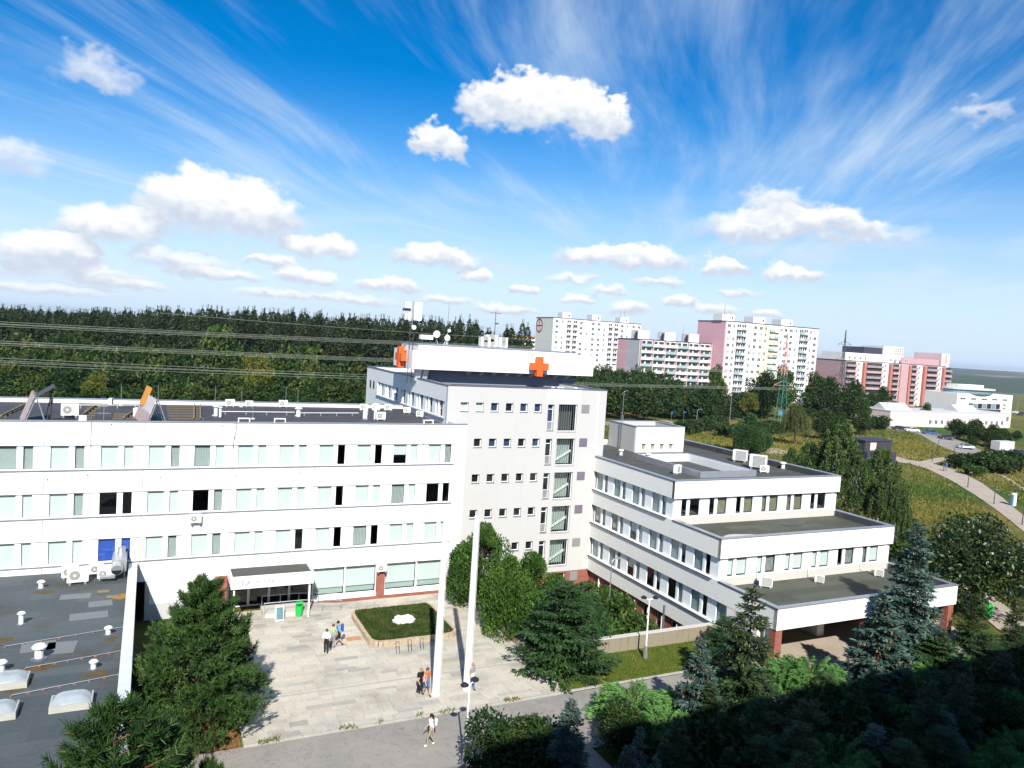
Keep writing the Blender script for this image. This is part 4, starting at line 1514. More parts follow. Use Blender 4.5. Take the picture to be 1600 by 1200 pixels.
zr4 = ZR[4] - .55
h0, h1 = onz(1016, 716, zr4 + .5), onz(1146, 731, zr4 + .5)
HO = (h0.x + .3, onz(1150, 728, zr4 + .5).x - 0.2, onz(1074, 738, zr4 + .5).y, onz(1090, 709, zr4 + .5).y)
roof_rect(4, YBK - .3, 'roof_wing', HO)
roof_rect(3, YF[4] + REC, 'roof_terrace')
roof_rect(2, YF[3] + REC, 'roof_terrace')
caps(4, YBK + .05)
caps(3, YF[4] - .001)
caps(2, YF[3] - .001)
for n, m in ((3, YF[4]), (2, YF[3])):
    MB().box(XR + REC + .01, XRR - REC - .01, m + REC - 0.14, m + REC - 0.06, ZR[n] - 0.548, ZR[n] + 0.10).build('upstand', M['pale_concrete'], wing)
for n, yb_ in ((4, YBK - .31), (3, YF[4] - .001), (2, YF[3] - .001)):
    zz = ZR[n] - .549
    MB().box(XRR - REC - .05, XRR - REC - .003, YF[n] + REC + .05, yb_, zz, ZR[n] - .002).build('upstand', M['roof_main'], wing)
    MB().box(XR + REC + .003, XR + REC + .05, YF[n] + REC + .05, yb_, zz, ZR[n] - .002).build('upstand', M['roof_main'], wing)
# light well: kerb with white inner walls
b = MB()
x0, x1, y0, y1 = HO
b.box(x0 - .25, x1 + .25, y0 - .25, y0, zr4, zr4 + .55).box(x0 - .25, x1 + .25, y1, y1 + .25, zr4, zr4 + .55)
b.box(x0 - .25, x0, y0 + .001, y1 - .001, zr4, zr4 + .55).box(x1, x1 + .25, y0 + .001, y1 - .001, zr4, zr4 + .55)
b.build('light_well_kerb', M['zinc'], wing)
b = MB()
b.box(x0, x0 + .1, y0, y1, 9.0, zr4 + .5).box(x1 - .1, x1, y0, y1, 9.0, zr4 + .5)
b.box(x0 + .101, x1 - .101, y1 - .1, y1, 9.0, zr4 + .5).box(x0 + .101, x1 - .101, y0, y0 + .1, 9.0, zr4 + .5)
b.build('light_well_wall', M['white_render'], wing)
MB().box(x0 + .1, x1 - .1, y0 + .1, y1 - .1, 9.05, 9.8).build('light_well_floor', M['pale_concrete'], wing)
# lift house on the top roof
bl = onz(992, 707, zr4)
br = onz(1066, 713, zr4)
LBY = bl.y
LX0, LX1 = bl.x, bl.x + (ony(1067, 670, LBY).x - ony(992, 665, LBY).x)
LZ = ony(992, 667, LBY).z
lbk = min(YBK - .6, LBY + 8.0)
lh = [(ony(1003 + 14.2 * i, 692, LBY).x, ony(1003 + 14.2 * i, 692, LBY).x + .62, ony(1010, 703, LBY).z, ony(1010, 693.5, LBY).z) for i in range(4)]
wall_with_holes(wing, lh, LX0, LX1, zr4, LZ, LBY, LBY + .3, M['white_render'], 'lift_house_front')
MB().box(LX0, LX0 + .3, LBY + .301, lbk, zr4, LZ).box(LX1 - .3, LX1, LBY + .301, lbk, zr4, LZ).box(LX0 + .301, LX1 - .301, lbk - .3, lbk, zr4, LZ).build('lift_house_wall', M['tower_render'], wing)
MB().box(LX0 + .301, LX1 - .301, LBY + .301, lbk - .301, LZ - .7, LZ - .5).build('lift_house_roof', M['roof_wing'], wing)
b = MB()
b.box(LX0 - .05, LX1 + .05, LBY - .05, LBY + .34, LZ + .001, LZ + .05).box(LX0 - .05, LX0 + .34, LBY + .341, lbk + .05, LZ + .001, LZ + .05)
b.box(LX1 - .34, LX1 + .05, LBY + .341, lbk + .05, LZ + .001, LZ + .05).box(LX0 + .341, LX1 - .341, lbk - .3, lbk + .05, LZ + .001, LZ + .05)
b.build('parapet_cap', M['zinc'], wing)
for h in lh:
    w_, h_ = h[1] - h[0], h[3] - h[2]
    f = inst(frame_mesh(w_, h_, 0.05), 'window', wing, (h[0], LBY + .2, h[2]))
    sub(slab_mesh('pane', .05, w_ - .05, -0.006, 0.006, .05, h_ - .05, 'glass_mint'), 'pane', f)
    sub(slab_mesh('blind', .05, w_ - .05, 0.06, 0.07, .05, h_ - .05, 'blind_olive'), 'blind', f)
    inst(slab_mesh('sill', -.05, w_ + .05, -.06, .18, -.05, 0, 'white_paint'), 'sill', wing, (h[0], LBY, h[2]))
# ladder up the lift house
b = MB()
ly = LBY + 2.6
for dy in (-.22, .22):
    b.tube((LX0 - .2, ly + dy, zr4), (LX0 - .2, ly + dy, LZ + 1.0), .03, .03, 6)
for i in range(11):
    b.tube((LX0 - .2, ly - .22, zr4 + .3 + i * .3), (LX0 - .2, ly + .22, zr4 + .3 + i * .3), .02, .02, 5)
b.build('ladder', M['galvanised'], wing)
# basement storey in brick with deep white-framed windows to the sunken garden
bh = []
for k in range(9):
    y = 61.6 - 2.02 * k
    bh.append((YT - y, YT - y + 0.95, -2.55, -0.75))
us = wall_with_holes(wing, bh, 0.0, YT - 44.2, -3.3, -0.42, 0, 0.3, M['brick'], 'basement_wall')
us.matrix_parent_inverse = Matrix.Identity(4)
us.data.transform(Matrix.Translation(ORG[wing]))
us.rotation_euler = (0, 0, -PI / 2)
us.location = Vector((XR + 0.30, YT - .002, 0)) - ORG[wing]
for h in bh:
    f = inst(frame_mesh(.95, 1.8, .07, .1), 'basement_window', wing, (XR + .46, YT - h[0], h[2]), -PI / 2)
    sub(slab_mesh('pane', .07, .88, -.006, .006, .07, 1.73, 'glass_dark'), 'pane', f)
    sub(slab_mesh('reveal', .951, 1.02, -.34, .0, -.04, 1.8, 'white_paint'), 'reveal', f)
    inst(slab_mesh('sill', -.06, 1.03, -.14, .16, -.10, -.041, 'pale_concrete'), 'sill', wing, (XR + .30, YT - h[0], h[2]), -PI / 2)
# open entrance storey below the lowest terrace
for px in (XR + .05, XR + 9.2, XRR - .8):
    MB().box(px, px + .62, YF[2] + .08, YF[2] + .70, 0.02, 2.86).build('brick_column', M['brick'], wing)
MB().box(XR + .4, XRR - .4, YF[2] + REC + .01, 44.4, 2.70, 2.86).build('soffit', M['grey_render'], wing)
MB().box(XR + .36, XRR - .36, 44.41, 44.49, 0.0, 2.86).build('entrance_back', M['interior'], wing)
b = MB()
b.box(XR + 8.4, XR + 9.1, 41.5, 44.4, 0.02, 2.69)
b.build('entrance_pier', M['white_paint'], wing)
MB().box(XR + 11.6, XR + 18.4, 43.0, 43.3, 0.02, 2.69).build('entrance_wall', M['brick'], wing)
for i in range(4):
    window(wing, (XR + 1.0 + 1.75 * i, 44.30, .1), 0, 1.7, 2.5, 'd', 'glass_dark', .07, 'entrance_door')

# ------------------------------------------------------------------ low annex in front, left
AX1, AY0 = -0.38, 31.2
AZ = 4.12
ann = thing('low_annex', 'low flat-roofed annex with dark felt roof in the lower left corner', 'building', (-12, 45, 0))
MB().box(-34, AX1 - .5, AY0 + .3, YM - .02, 3.2, AZ - .14).build('roof', M['roof_annex'], ann)
b = MB()
b.box(AX1 - .12, AX1, AY0, YM - .02, -0.2, AZ + .16)
b.build('side_wall', M['grey_render'], ann)
MB().box(-34, AX1 - .121, AY0, AY0 + .12, -.2, AZ + .16).build('front_wall', M['grey_render'], ann)
for i in range(9):
    inst(slab_mesh('parapet_cap', 0, .55, 0, 3.04, 0, .10, 'zinc_light'), 'parapet_cap', ann, (AX1 - .5, AY0 + 3.05 * i, AZ + .161))
for i in range(11):
    inst(slab_mesh('parapet_cap', 0, 3.04, 0, .5, 0, .09, 'zinc'), 'parapet_cap', ann, (-34 + 3.05 * i, AY0 - .52, AZ + .161))
MB().box(AX1 - .49, AX1 - .121, AY0 + .3, YM - .02, AZ - .13, AZ + .16).build('upstand', M['roof_annex'], ann)
MB().box(AX1 + .001, AX1 + .05, AY0, YM - .05, AZ + .02, AZ + .15).build('gutter', M['zinc_dark'], ann)
# patches of newer felt on the annex roof
for px, py, w, h in ((118, 932, 1.7, .9), (157, 943, 1.3, 1.0), (139, 962, 2.0, 1.1), (95, 1012, 1.4, 1.6), (60, 1010, 1.6, 1.3)):
    p = onz(px, py, AZ - .14)
    inst(slab_mesh('felt_patch', -w / 2, w / 2, -h / 2, h / 2, 0, .012, 'felt_new'), 'felt_patch', ann, (p.x, p.y, AZ - .14), rw.uniform(-.1, .1))

# tall block behind the camera: the photograph is taken from one of its windows; its roof line casts the shade at lower right
blk = thing('tall_block', 'tall plain concrete block the view is taken from, behind the camera', 'building', (20, -8, 0))
MB().box(-26, 120, -15.0, -0.9, -0.05, 28.9).build('wall', M['grey_render'], blk)
MB().box(-26.2, 120.2, -15.2, -0.7, 28.901, 29.05).build('roof', M['roof_main'], blk)
for r in range(9):
    for c in range(20):
        inst(frame_mesh(1.6, 1.5, .07), 'window', blk, (-20 + 7 * c + 1.6, -0.86, 1.2 + 3.1 * r), PI)

# retaining wall along the lawn, low wall at the plaza's edge
rt_ = thing('retaining_wall', 'weathered concrete wall between the lawn and the sunken garden', 'wall', (32, 44, 0))
for i in range(6):
    inst(slab_mesh('wall_section', 0, 2.38, 0, .35, -3.2, .98 + .0 * i, 'concrete'), 'wall_section', rt_, (25.4 + 2.4 * i, 43.9, 0))
MB().box(25.35, 39.75, 43.86, 44.29, .982, 1.04).build('coping', M['pale_concrete'], rt_)
lw = thing('low_stone_wall', 'low stone wall edging the plaza beside the thuja trees', 'wall', (24.7, 50, 0))
sme = MB().box(0, .42, 0, .36, 0, .22).mesh('stone', M['stone_tan'])
for c in range(2):
    yy = 44.0 + .2 * c
    while yy < 58.0:
        l_ = rw.uniform(.35, .7)
        inst(sme, 'stone', lw, (24.42 + rw.uniform(-.02, .02), yy, .0 + .235 * c), 0, (1, l_ / .38, 1))
        yy += l_ + .02
MB().box(24.80, 25.05, 44.0, 58.4, -1.0, .40).build('backing', M['concrete'], lw)

# ------------------------------------------------------------------ things on roofs and walls
def ac_proto(w=.86, h=.64, d=.34, feet=.12):
    t = thing('air_conditioner', 'x', 'air conditioner')
    u = MB().box(-w / 2, w / 2, -d / 2, d / 2, feet, feet + h).build('casing', M['ac_white'], None)
    u.parent = t
    b = MB()
    c = (-w * .14, feet + h * .5)
    r = h * .34
    n = 16
    vs = [(c[0] + r * math.cos(2 * PI * k / n), -d / 2 - .012, c[1] + r * math.sin(2 * PI * k / n)) for k in range(n)]
    vs2 = [(p[0], -d / 2 + .01, p[2]) for p in vs]
    b.add(vs + vs2, [tuple(range(n))] + [(k, k + n, (k + 1) % n + n, (k + 1) % n) for k in range(n)])
    u = b.build('fan_grille', M['ac_grille'], None)
    u.parent = t
    b = MB()
    for k in range(9):
        b.box(-w * .44, w * .30, d / 2 + .002, d / 2 + .02, feet + h * (.08 + .1 * k), feet + h * (.13 + .1 * k))
    u = b.build('rear_louvre', M['ac_grille'], None)
    u.parent = t
    b = MB()
    b.tube((c[0], -d / 2 - .02, c[1]), (c[0], -d / 2 + .0, c[1]), r * .3, r * .3, 10)
    u = b.build('fan_hub', M['ac_white'], None)
    u.parent = t
    b = MB()
    b.box(-w * .42, -w * .30, -d / 2 - .03, d / 2 + .03, 0, feet).box(w * .30, w * .42, -d / 2 - .03, d / 2 + .03, 0, feet)
    u = b.build('foot', M['galvanised'], None)
    u.parent = t
    return t


ACP = ac_proto()
_ac_used = []


def ac(label, loc, rz=0.0, s=1.0, group=None, parent=None):
    if not _ac_used:
        o = ACP
        o['label'] = label
        o.location = loc
        o.rotation_euler = (0, 0, rz)
        o.scale = (s, s, s)
        _ac_used.append(1)
    else:
        o = copy_tree(ACP, loc, rz, label, s)
    o['group'] = group or 'air conditioner units on the roofs'
    return o


RZM = 13.95
def rm(px, py, z=RZM):
    p = onz(px, py, z)
    p.y = max(p.y, YM + .75)
    return p


ac('big air conditioner between the two tilted racks on the long roof', rm(109, 652), .05, 1.35)
ac('boxy air conditioner sideways left of the pale tilted rack with orange sheet', rm(214, 652), 1.3, 1.0)
ac('air conditioner at the back parapet, first left of the three in a row', rm(359, 636), 0, .95)
ac('air conditioner at the back parapet, middle of the three in a row', rm(389, 636), 0, .8)
ac('air conditioner at the back parapet, nearest to the tower', rm(442, 637), 0, .95)
ac('slim box unit at the back parapet behind the left tilted rack', rm(173, 633), 1.4, .8)
for px, py, s, lb in ((568, 642, .9, 'left'), (587, 642, .9, 'middle'), (606, 642, .9, 'right')):
    ac('%s of three fan units on the roof against the tower wall' % lb, rm(px, py), -.1, s)
ac('air conditioner turned sideways on the long roof near the tower', rm(571, 655), 1.2, 1.05)
ac('air conditioner with grille beside the white vent pipe near the tower', rm(594, 657), 0.1, 1.0)
ac('air conditioner under the tower ribbon window on the long roof', rm(636, 646), -.5, .8)
ac('air conditioner close to the tower corner on the long roof', rm(656, 652), -.6, .8)
# wall mounted units
wz = ony(305, 818, YM).z
for px, py, lb, zz in ((305, 816, 'air conditioner hung on the white wall above the annex', 0), (595, 892, 'air conditioner on the brick pier between shop windows', 0),
                       (703.5, 885, 'upper of two air conditioners on the corner brick pier', 0), (703, 897.5, 'lower of two air conditioners on the corner brick pier', 0)):
    p = ony(px, py, YM)
    ac(lb, (p.x, YM - .24, p.z - .05), 0, .92, 'air conditioner units on the front wall')
# right wing roofs
def rw4(px, py, z=zr4):
    return onz(px, py, z)


ac('air conditioner by the light well on the stepped wing, fan facing the terraces', rw4(1058, 741), .5, 1.15)
ac('large pale unit at the far parapet of the stepped wing, left one', rw4(1156, 722), 2.2, 1.7)
ac('tall pale unit at the far parapet of the stepped wing, right one', rw4(1184, 733), 2.2, 1.9)
ac('low condenser in front of the tall unit on the stepped wing', rw4(1194, 739), -.7, 1.0)
z3, z2 = ZR[3] - .55, ZR[2] - .55
for a_, c_, lb in (((1190, 915), (1182, 898), 'left'), ((1275, 909), (1263, 883), 'middle'), ((1368, 899), (1345, 873), 'right')):
    p0, p1 = onz(*a_, z2), ony(*c_, YF[3] + REC - .16)
    o = MB().path([(p0.x, p0.y, z2 + .25), (p1.x, YF[3] + REC - .22, z2 + .3), (p1.x, YF[3] + REC - .18, p1.z + .8)], .03, 6).build('hose', M['ac_white'], None)
    tag(o, lb + ' pale hose from the wall to the unit on the lowest terrace', 'hose', 'hoses on the lowest terrace')
ac('air conditioner at the left end of the lowest terrace', onz(1196, 918, z2), 2.4, 1.15)
ac('small pale unit in the middle of the lowest terrace', onz(1280, 911, z2), 2.3, .85)
ac('small pale unit on the lowest terrace behind the blue spruce', onz(1373, 901, z2), 2.3, .85)
# annex roof
za = AZ - .14
ac('big air conditioner at the end of the dark annex roof', onz(121, 912, za), .1, 1.45)
ac('air conditioner behind the big one on the annex roof', onz(109, 904, za), .1, 1.15)
ac('rear of two small fan units beside the silver duct', onz(150, 898, za), .15, 1.0)
ac('front of two small fan units beside the silver duct', onz(163, 905, za), .15, 1.0)


def vent(label, loc, s=1.0, tall=0.0):
    t = thing('roof_vent', label, 'vent', loc, 0, 'mushroom vents on the flat roofs')
    u = MB().lathe([(.13, 0), (.13, .32 + tall), (.11, .36 + tall)], (0, 0, 0), 12).build('pipe', M['ac_white'], None)
    u.parent = t
    u = MB().lathe([(.05, .40 + tall), (.21, .38 + tall), (.22, .42 + tall), (.15, .49 + tall), (.02, .51 + tall)], (0, 0, 0), 14).build('cowl', M['ac_white'], None)
    u.parent = t
    u = MB().lathe([(.24, 0), (.24, .03), (.14, .06)], (0, 0, 0), 12).build('collar', M['zinc_dark'], None)
    u.parent = t
    t.scale = (s, s, s)
    return t


vent('small mushroom vent on the annex roof below the big air conditioner', onz(64, 920, za), 1.1)
vent('tall mushroom vent on the left of the annex roof', onz(33, 976, za), 1.0, .25)
vent('mushroom vent near the annex parapet, upper one', onz(169, 992, za), 1.0)
vent('mushroom vent near the annex parapet, lower one', onz(146, 1046, za), 1.0)
vent('largest mushroom vent in the middle of the annex roof', onz(61, 1030, za), 1.6)
vent('mushroom vent at the left picture edge on the annex roof', onz(2, 1050, za), 1.2)
vent('white vent pipe on the long roof in front of the three fan units', rm(586, 656), 1.0, 1.0)
vent('vent stack on the long roof right of the pale cable run', rm(466, 652), 1.5, .1)
vent('thin vent on the long roof left of the cable run', rm(344, 652), .8, .6)
vent('squat vent on the long roof left of the thin vent', rm(337, 651), 1.2, .3)
vent('white vent next to the light well of the stepped wing', rw4(1013, 719), 1.5)
vent('white vent at the foot of the lift house ladder', rw4(970, 712), 1.4)
vent('low square vent at the right end of the stepped roof', rw4(1223, 733), 1.5)
for i, (px, py) in enumerate(((768, 596), (780, 597), (795, 599), (822, 601))):
    p = onz(px, py, 16.95)
    vent('white vent cowl on the tower roof edge, number %s from the left' % ('one', 'two', 'three', 'four')[i], (p.x, YT + .8 + .1 * i, 16.95), .9, .2)


def skylight(label, loc, w, d, rz=0.0):
    t = thing('roof_skylight', label, 'skylight', loc, rz, 'domed skylights of the annex roof')
    u = MB().box(-w / 2, w / 2, -d / 2, d / 2, 0, .32).build('kerb', M['skylight_kerb'], None)
    u.parent = t
    b = MB()
    n = 8
    vs = []
    for i in range(n + 1):
        for j in range(n + 1):
            u_, v_ = i / n * 2 - 1, j / n * 2 - 1
            vs.append((u_ * (w / 2 - .06), v_ * (d / 2 - .06), .321 + .30 * (1 - u_ ** 4) * (1 - v_ ** 4)))
    b.add(vs, [(i * (n + 1) + j, (i + 1) * (n + 1) + j, (i + 1) * (n + 1) + j + 1, i * (n + 1) + j + 1) for i in range(n) for j in range(n)])
    b.smooth = True
    u = b.build('dome', M['skylight_dome'], None)
    u.parent = t


skylight('domed skylight at the left picture edge on the annex roof, upper', onz(12, 1070, za), 1.7, 1.2)
skylight('domed skylight behind the front pine on the annex roof', onz(112, 1102, za), 1.7, 1.2)
skylight('domed skylight at the left picture edge on the annex roof, lower', onz(-4, 1118, za), 1.5, 1.2)

# silver ventilation duct on the annex
t = thing('ventilation_duct', 'silver ventilation duct with open elbow on the annex roof', 'duct', onz(185, 905, za))
o0 = ORG[t]
b = MB()
b.box(o0.x - .45, o0.x + .45, o0.y + .2, o0.y + 2.4, za + .45, za + 1.25)
b.build('duct_body', M['galvanised'], t)
b = MB()
b.tube((o0.x - .1, o0.y + .2, za + .85), (o0.x - .1, o0.y - .45, za + .75), .38, .36, 14)
b.smooth = False
b.build('elbow', M['galvanised'], t)
MB().tube((o0.x - .1, o0.y - .451, za + .75), (o0.x - .1, o0.y - .44, za + .75), .31, .31, 14).build('mouth', M['dark_void'], t)
MB().box(o0.x - 1.1, o0.x - .2, o0.y - .6, o0.y - .2, za + .28, za + .42).build('tray', M['galvanised'], t)
for dx, dy in ((-.35, .3), (.35, .3), (-.35, 2.2), (.35, 2.2)):
    MB().box(o0.x + dx - .03, o0.x + dx + .03, o0.y + dy - .03, o0.y + dy + .03, za, za + .45).build('leg', M['galvanised'], t)
MB().tube((o0.x + .1, o0.y + 2.0, za + 1.25), (o0.x + .1, o0.y + 2.0, za + 1.7), .25, .25, 12).build('stack', M['galvanised'], t)
for i, (px, py) in enumerate(((162, 925), (176, 933))):
    p = onz(px, py, za)
    tag(MB().box(p.x - .35, p.x + .35, p.y - .1, p.y + .1, za, za + .1).build('timber_block', M['wood_tan'], None),
        ('left', 'right')[i] + ' of two loose timber blocks by the silver duct', 'timber')
p = onz(193, 932, za)
mbx = MB().prism(blob(p.x, p.y, .55, .5, 3, 14), za + .001, za + .006)
tag(mbx.build('rust_stain', M['rust'], ann), None)
for k, (px, py, rx, ry) in enumerate(((172, 999, .35, .3), (150, 1053, .5, .35), (66, 1042, .7, .4), (20, 1072, .8, .6), (8, 1000, .5, .3), (70, 925, .5, .3))):
    p = onz(px, py, za)
    MB().prism(blob(p.x, p.y, rx, ry, 20 + k, 16, .3), za + .001, za + .004 + .001 * k).build('rust_stain', M['roof_stain'], ann)
# lightning cable runs with little brick holders
for i, (a, c, lb) in enumerate((((8, 1012), (196, 981), 'upper'), ((40, 1046), (190, 1019), 'middle'), ((18, 1089), (186, 1056), 'lower'))):
    p0, p1 = onz(*a, za), onz(*c, za)
    t = thing('lightning_cable', '%s of three lightning cables across the annex roof' % lb, 'cable', p0, 0, 'lightning cables on the annex roof')
    n = 7
    pts = [p0.lerp(p1, k / n) + Vector((0, 0, .09)) for k in range(n + 1)]
    MB().path(pts, .012, 5).build('wire', M['zinc'], t)
    for k in range(n + 1):
        q = pts[k]
        MB().obox((q.x, q.y, za + .03), .07, .05, .03, rw.uniform(0, 3)).build('holder', M['brick_block'], t)

# tilted racks on the long roof
def rack(label, px0, px1, apx, apy, base_y, depth, sheets, top=None):
    a = ony(px0, base_y, YM + .9)
    c = ony(px1, base_y, YM + .9)
    ap = ony(apx, apy, YM + .9)
    z0 = RZM
    y0, y1 = YM + .9, YM + .9 + depth
    t = thing('roof_rack', label, 'rack', ((a.x + c.x) / 2, y0, z0), 0, 'tilted sheet racks on the long roof')
    n = 5
    for k in range(n):
        yy = y0 + (y1 - y0) * k / (n - 1)
        MB().beam((a.x, yy, z0), (ap.x, yy, ap.z), .07).build('rafter', M['galvanised'], t)
        MB().beam((c.x, yy, z0), (ap.x, yy, ap.z), .07).build('rafter', M['galvanised'], t)
    for k in range(5):
        f = k / 4 * .92 + .04
        q = Vector((a.x, 0, z0)).lerp(Vector((ap.x, 0, ap.z)), f)
        MB().beam((q.x - .05, y0, q.z + .05), (q.x - .05, y1, q.z + .05), .05).build('purlin', M['galvanised'], t)
    # corrugated sheets on the left slope
    sl = Vector((ap.x - a.x, 0, ap.z - z0))
    nn = Vector((-sl.z, 0, sl.x)).normalized()
    for k, (f0, f1, s0, s1, m) in enumerate(sheets):
        b = MB()
        vs = []
        m_ = 14
        for i in range(m_ + 1):
            yy = y0 + (y1 - y0) * (s0 + (s1 - s0) * i / m_)
            off = .10 + .035 * (i % 2) + .012 * k
            for f in (f0, f1):
                q = Vector((a.x, yy, z0)) + sl * f + nn * off
                vs.append(q)
        b.add(vs, [(2 * i, 2 * i + 1, 2 * i + 3, 2 * i + 2) for i in range(m_)])
        o = b.build('corrugated_sheet', M[m], t)
        sol = o.modifiers.new('thickness', 'SOLIDIFY')
        sol.thickness = .02
    if top:
        p, q = ony(top[0], top[1], y0 + .4), ony(top[2], top[3], y0 + .4)
        b = MB()
        y1 = y0 + (y1 - y0) * .45
        b.add([(p.x, y0, p.z), (q.x, y0, q.z), (q.x, y1, q.z), (p.x, y1, p.z)], [(0, 1, 2, 3)])
        o = b.build('top_sheet', M[top[4]], t)
        sol = o.modifiers.new('thickness', 'SOLIDIFY')
        sol.thickness = .06
        for k in range(3):
            yy = y0 + .3 + (y1 - y0 - .6) * k / 2
            MB().beam((q.x - .1, yy, q.z), (q.x - .1, yy, z0), .05).build('prop', M['steel_dark'], t)
            MB().beam((q.x - .1, yy, q.z - .4), (c.x, yy, z0 + .3), .04).build('brace', M['steel_dark'], t)
    t.rotation_euler = (0, 0, .15)
    return t


rack('left tilted rack on the long roof with pink and dark sheets', 36, 73, 57, 620, 655, 4.5,
     [(.02, .55, 0, 1, 'pink_sheet'), (.5, 1.0, 0, 1, 'pink_sheet')], (56, 621, 87, 603, 'steel_dark'))
rack('right tilted rack on the long roof with a bright orange top sheet', 229, 262, 247, 624, 655, 5.5,
     [(.02, .5, 0, 1, 'pink_sheet'), (.45, .98, 0, .7, 'pale_sheet'), (.55, 1.25, .55, 1.0, 'orange_sheet')])
# weathered timber grids that carry the racks
def timber(label, px0, px1, py0, py1, n, posts):
    a, c = rm(px0, py0), rm(px1, py1)
    t = thing('timber_grid', label, 'timber', (a.x, a.y, RZM), 0, 'timber grids on the long roof')
    for k in range(n):
        yy = a.y + (c.y - a.y) * k / (n - 1)
        MB().box(a.x, c.x + .3 * rw.random(), yy - .07, yy + .07, RZM, RZM + .12).build('beam', M['wood_weathered'], t)
    for s_ in posts:
        xx = a.x + (c.x - a.x) * s_
        MB().beam((xx, a.y - .2, RZM + .19), (xx + .5, c.y + .2, RZM + .19), .12).build('cross_beam', M['wood_tan'], t)


timber('timber grid on the long roof at the far left', 2, 33, 653, 634, 6, (.1,))
timber('timber grid on the long roof right of the big air conditioner', 124, 152, 654, 636, 6, (.12,))
timber('timber grid on the long roof right of the right tilted rack', 263, 306, 655, 636, 6, (.75, .95))
timber('timber grid in front of the boxy unit on the long roof', 176, 212, 655, 648, 3, (.5,))
# cable runs
for i, (p0, p1, lb) in enumerate(((rm(120, 638), rm(222, 638), 'left of the right tilted rack'), (rm(345, 648), rm(460, 649), 'between the two white vents'), (rm(470, 650), rm(560, 650), 'leading to the fan units'))):
    t = thing('cable_run', 'pale cable run on the long roof ' + lb, 'cable', p0, 0, 'cable runs on the long roof')
    MB().path([p0 + Vector((0, 0, .28)), p1 + Vector((0, 0, .28))], .035, 6).build('pipe', M['ac_white'], t)
    for k in range(4):
        q = p0.lerp(p1, (k + .2) / 3.6)
        MB().box(q.x - .04, q.x + .04, q.y - .04, q.y + .04, RZM, RZM + .26).build('support', M['galvanised'], t)
# lightning rods
for i, (px, py, top, lb) in enumerate(((246, 650, 601, 'behind the right tilted rack'), (335, 650, 604, 'at the squat vent'), (377, 636, 607, 'at the back parapet behind the fan boxes'), (464, 650, 607, 'beside the vent stack'), (189, 634, 603, 'at the back parapet right of the slim box'),
                                       (395, 655, 633, 'short one near the front edge'), (446, 636, 604, 'at the unit nearest to the tower'))):
    p = rm(px, py)
    zt_ = ony(px, top, p.y).z
    t = thing('lightning_rod', 'thin lightning rod on the long roof ' + lb, 'rod', p, 0, 'lightning rods')
    MB().tube((p.x, p.y, RZM), (p.x, p.y, zt_), .022, .012, 6).build('rod', M['galvanised'], t)
    MB().lathe([(.2, 0), (.2, .08), (.05, .12)], p, 10).build('foot', M['pale_concrete'], t)
p = rm(162, 656)
t = thing('roof_antenna', 'small antenna with cross arms on the long roof', 'antenna', p)
MB().tube((p.x, p.y, RZM), (p.x, p.y, RZM + 1.2), .02, .02, 6).build('mast', M['galvanised'], t)
for zz, l_ in ((.5, .45), (1.0, .25)):
    MB().tube((p.x - l_, p.y, RZM + zz), (p.x + l_, p.y, RZM + zz), .015, .015, 5).build('arm', M['galvanised'], t)
# little white frames standing on the front parapet
for px, lb in ((374, 'left'), (430, 'middle'), (662, 'right')):
    p = ony(px + 7, 661, YM + .15)
    t = thing('parapet_frame', '%s of three small white cable frames on the front parapet' % lb, 'frame', (p.x, YM + .15, 14.5), 0, 'cable frames on the parapet')
    for x0, x1, z0, z1 in ((-.42, -.36, 0, .3), (.36, .42, 0, .3), (-.36, .36, .24, .3)):
        MB().box(p.x + x0, p.x + x1, YM + .0, YM + .3, 14.502 + z0, 14.502 + z1).build('bar', M['white_paint'], t)
tag(MB().box(rm(137, 655).x - .2, rm(137, 655).x + .25, YM + .05, YM + .3, 14.502, 14.85).build('junction_box', M['white_paint'], None), 'white junction box on the front parapet above the cable', 'box')

# telecom mast beside the edge-on cross
p = onx(640, 575, TX0 + 2.2)
mx, my = TX0 + 1.6, 71.5
mx = ony(641, 560, my).x
def mz(py):
    return ony(641, py, my).z


t = thing('telecom_mast', 'telecom mast with white panel antennas on the tower roof', 'mast', (mx, my, 16.95))
for dx in (-.18, .18):
    MB().tube((mx + dx, my, 16.95), (mx + dx, my, mz(512)), .045, .045, 6).build('leg', M['steel_dark'], t)
for k in range(9):
    z0 = 17.3 + k * (mz(512) - 17.5) / 9
    MB().tube((mx - .18, my, z0), (mx + .18, my, z0 + .35), .02, .02, 5).build('lattice_bar', M['steel_dark'], t)
MB().tube((mx, my, mz(515)), (mx, my, mz(470)), .06, .06, 8).build('pole', M['galvanised'], t)
def panel(px0, px1, py0, py1, d, nm='panel_antenna'):
    a, c = ony(px0, py0, my), ony(px1, py1, my)
    MB().box(a.x, c.x, my - d - .12, my - d + .12, c.z, a.z).build(nm, M['white_paint'], t)


panel(646.5, 656.5, 472, 501, .25)
panel(632, 641, 471, 481.5, .2)
panel(631.5, 634.5, 489, 499, .2)
panel(637, 640.5, 488, 500, .15)
a = ony(636, 482, my)
MB().box(a.x - .35, a.x + .35, my - .1, my + .3, mz(486), mz(482)).build('bracket', M['steel_dark'], t)
MB().box(mx - .4, mx + .9, my - .08, my + .08, mz(504), mz(502)).build('bracket', M['steel_dark'], t)
a = ony(646.5, 511.5, my - .3)
MB().tube((a.x, my - .42, a.z), (a.x, my - .2, a.z), .22, .22, 12).build('dish', M['white_paint'], t)
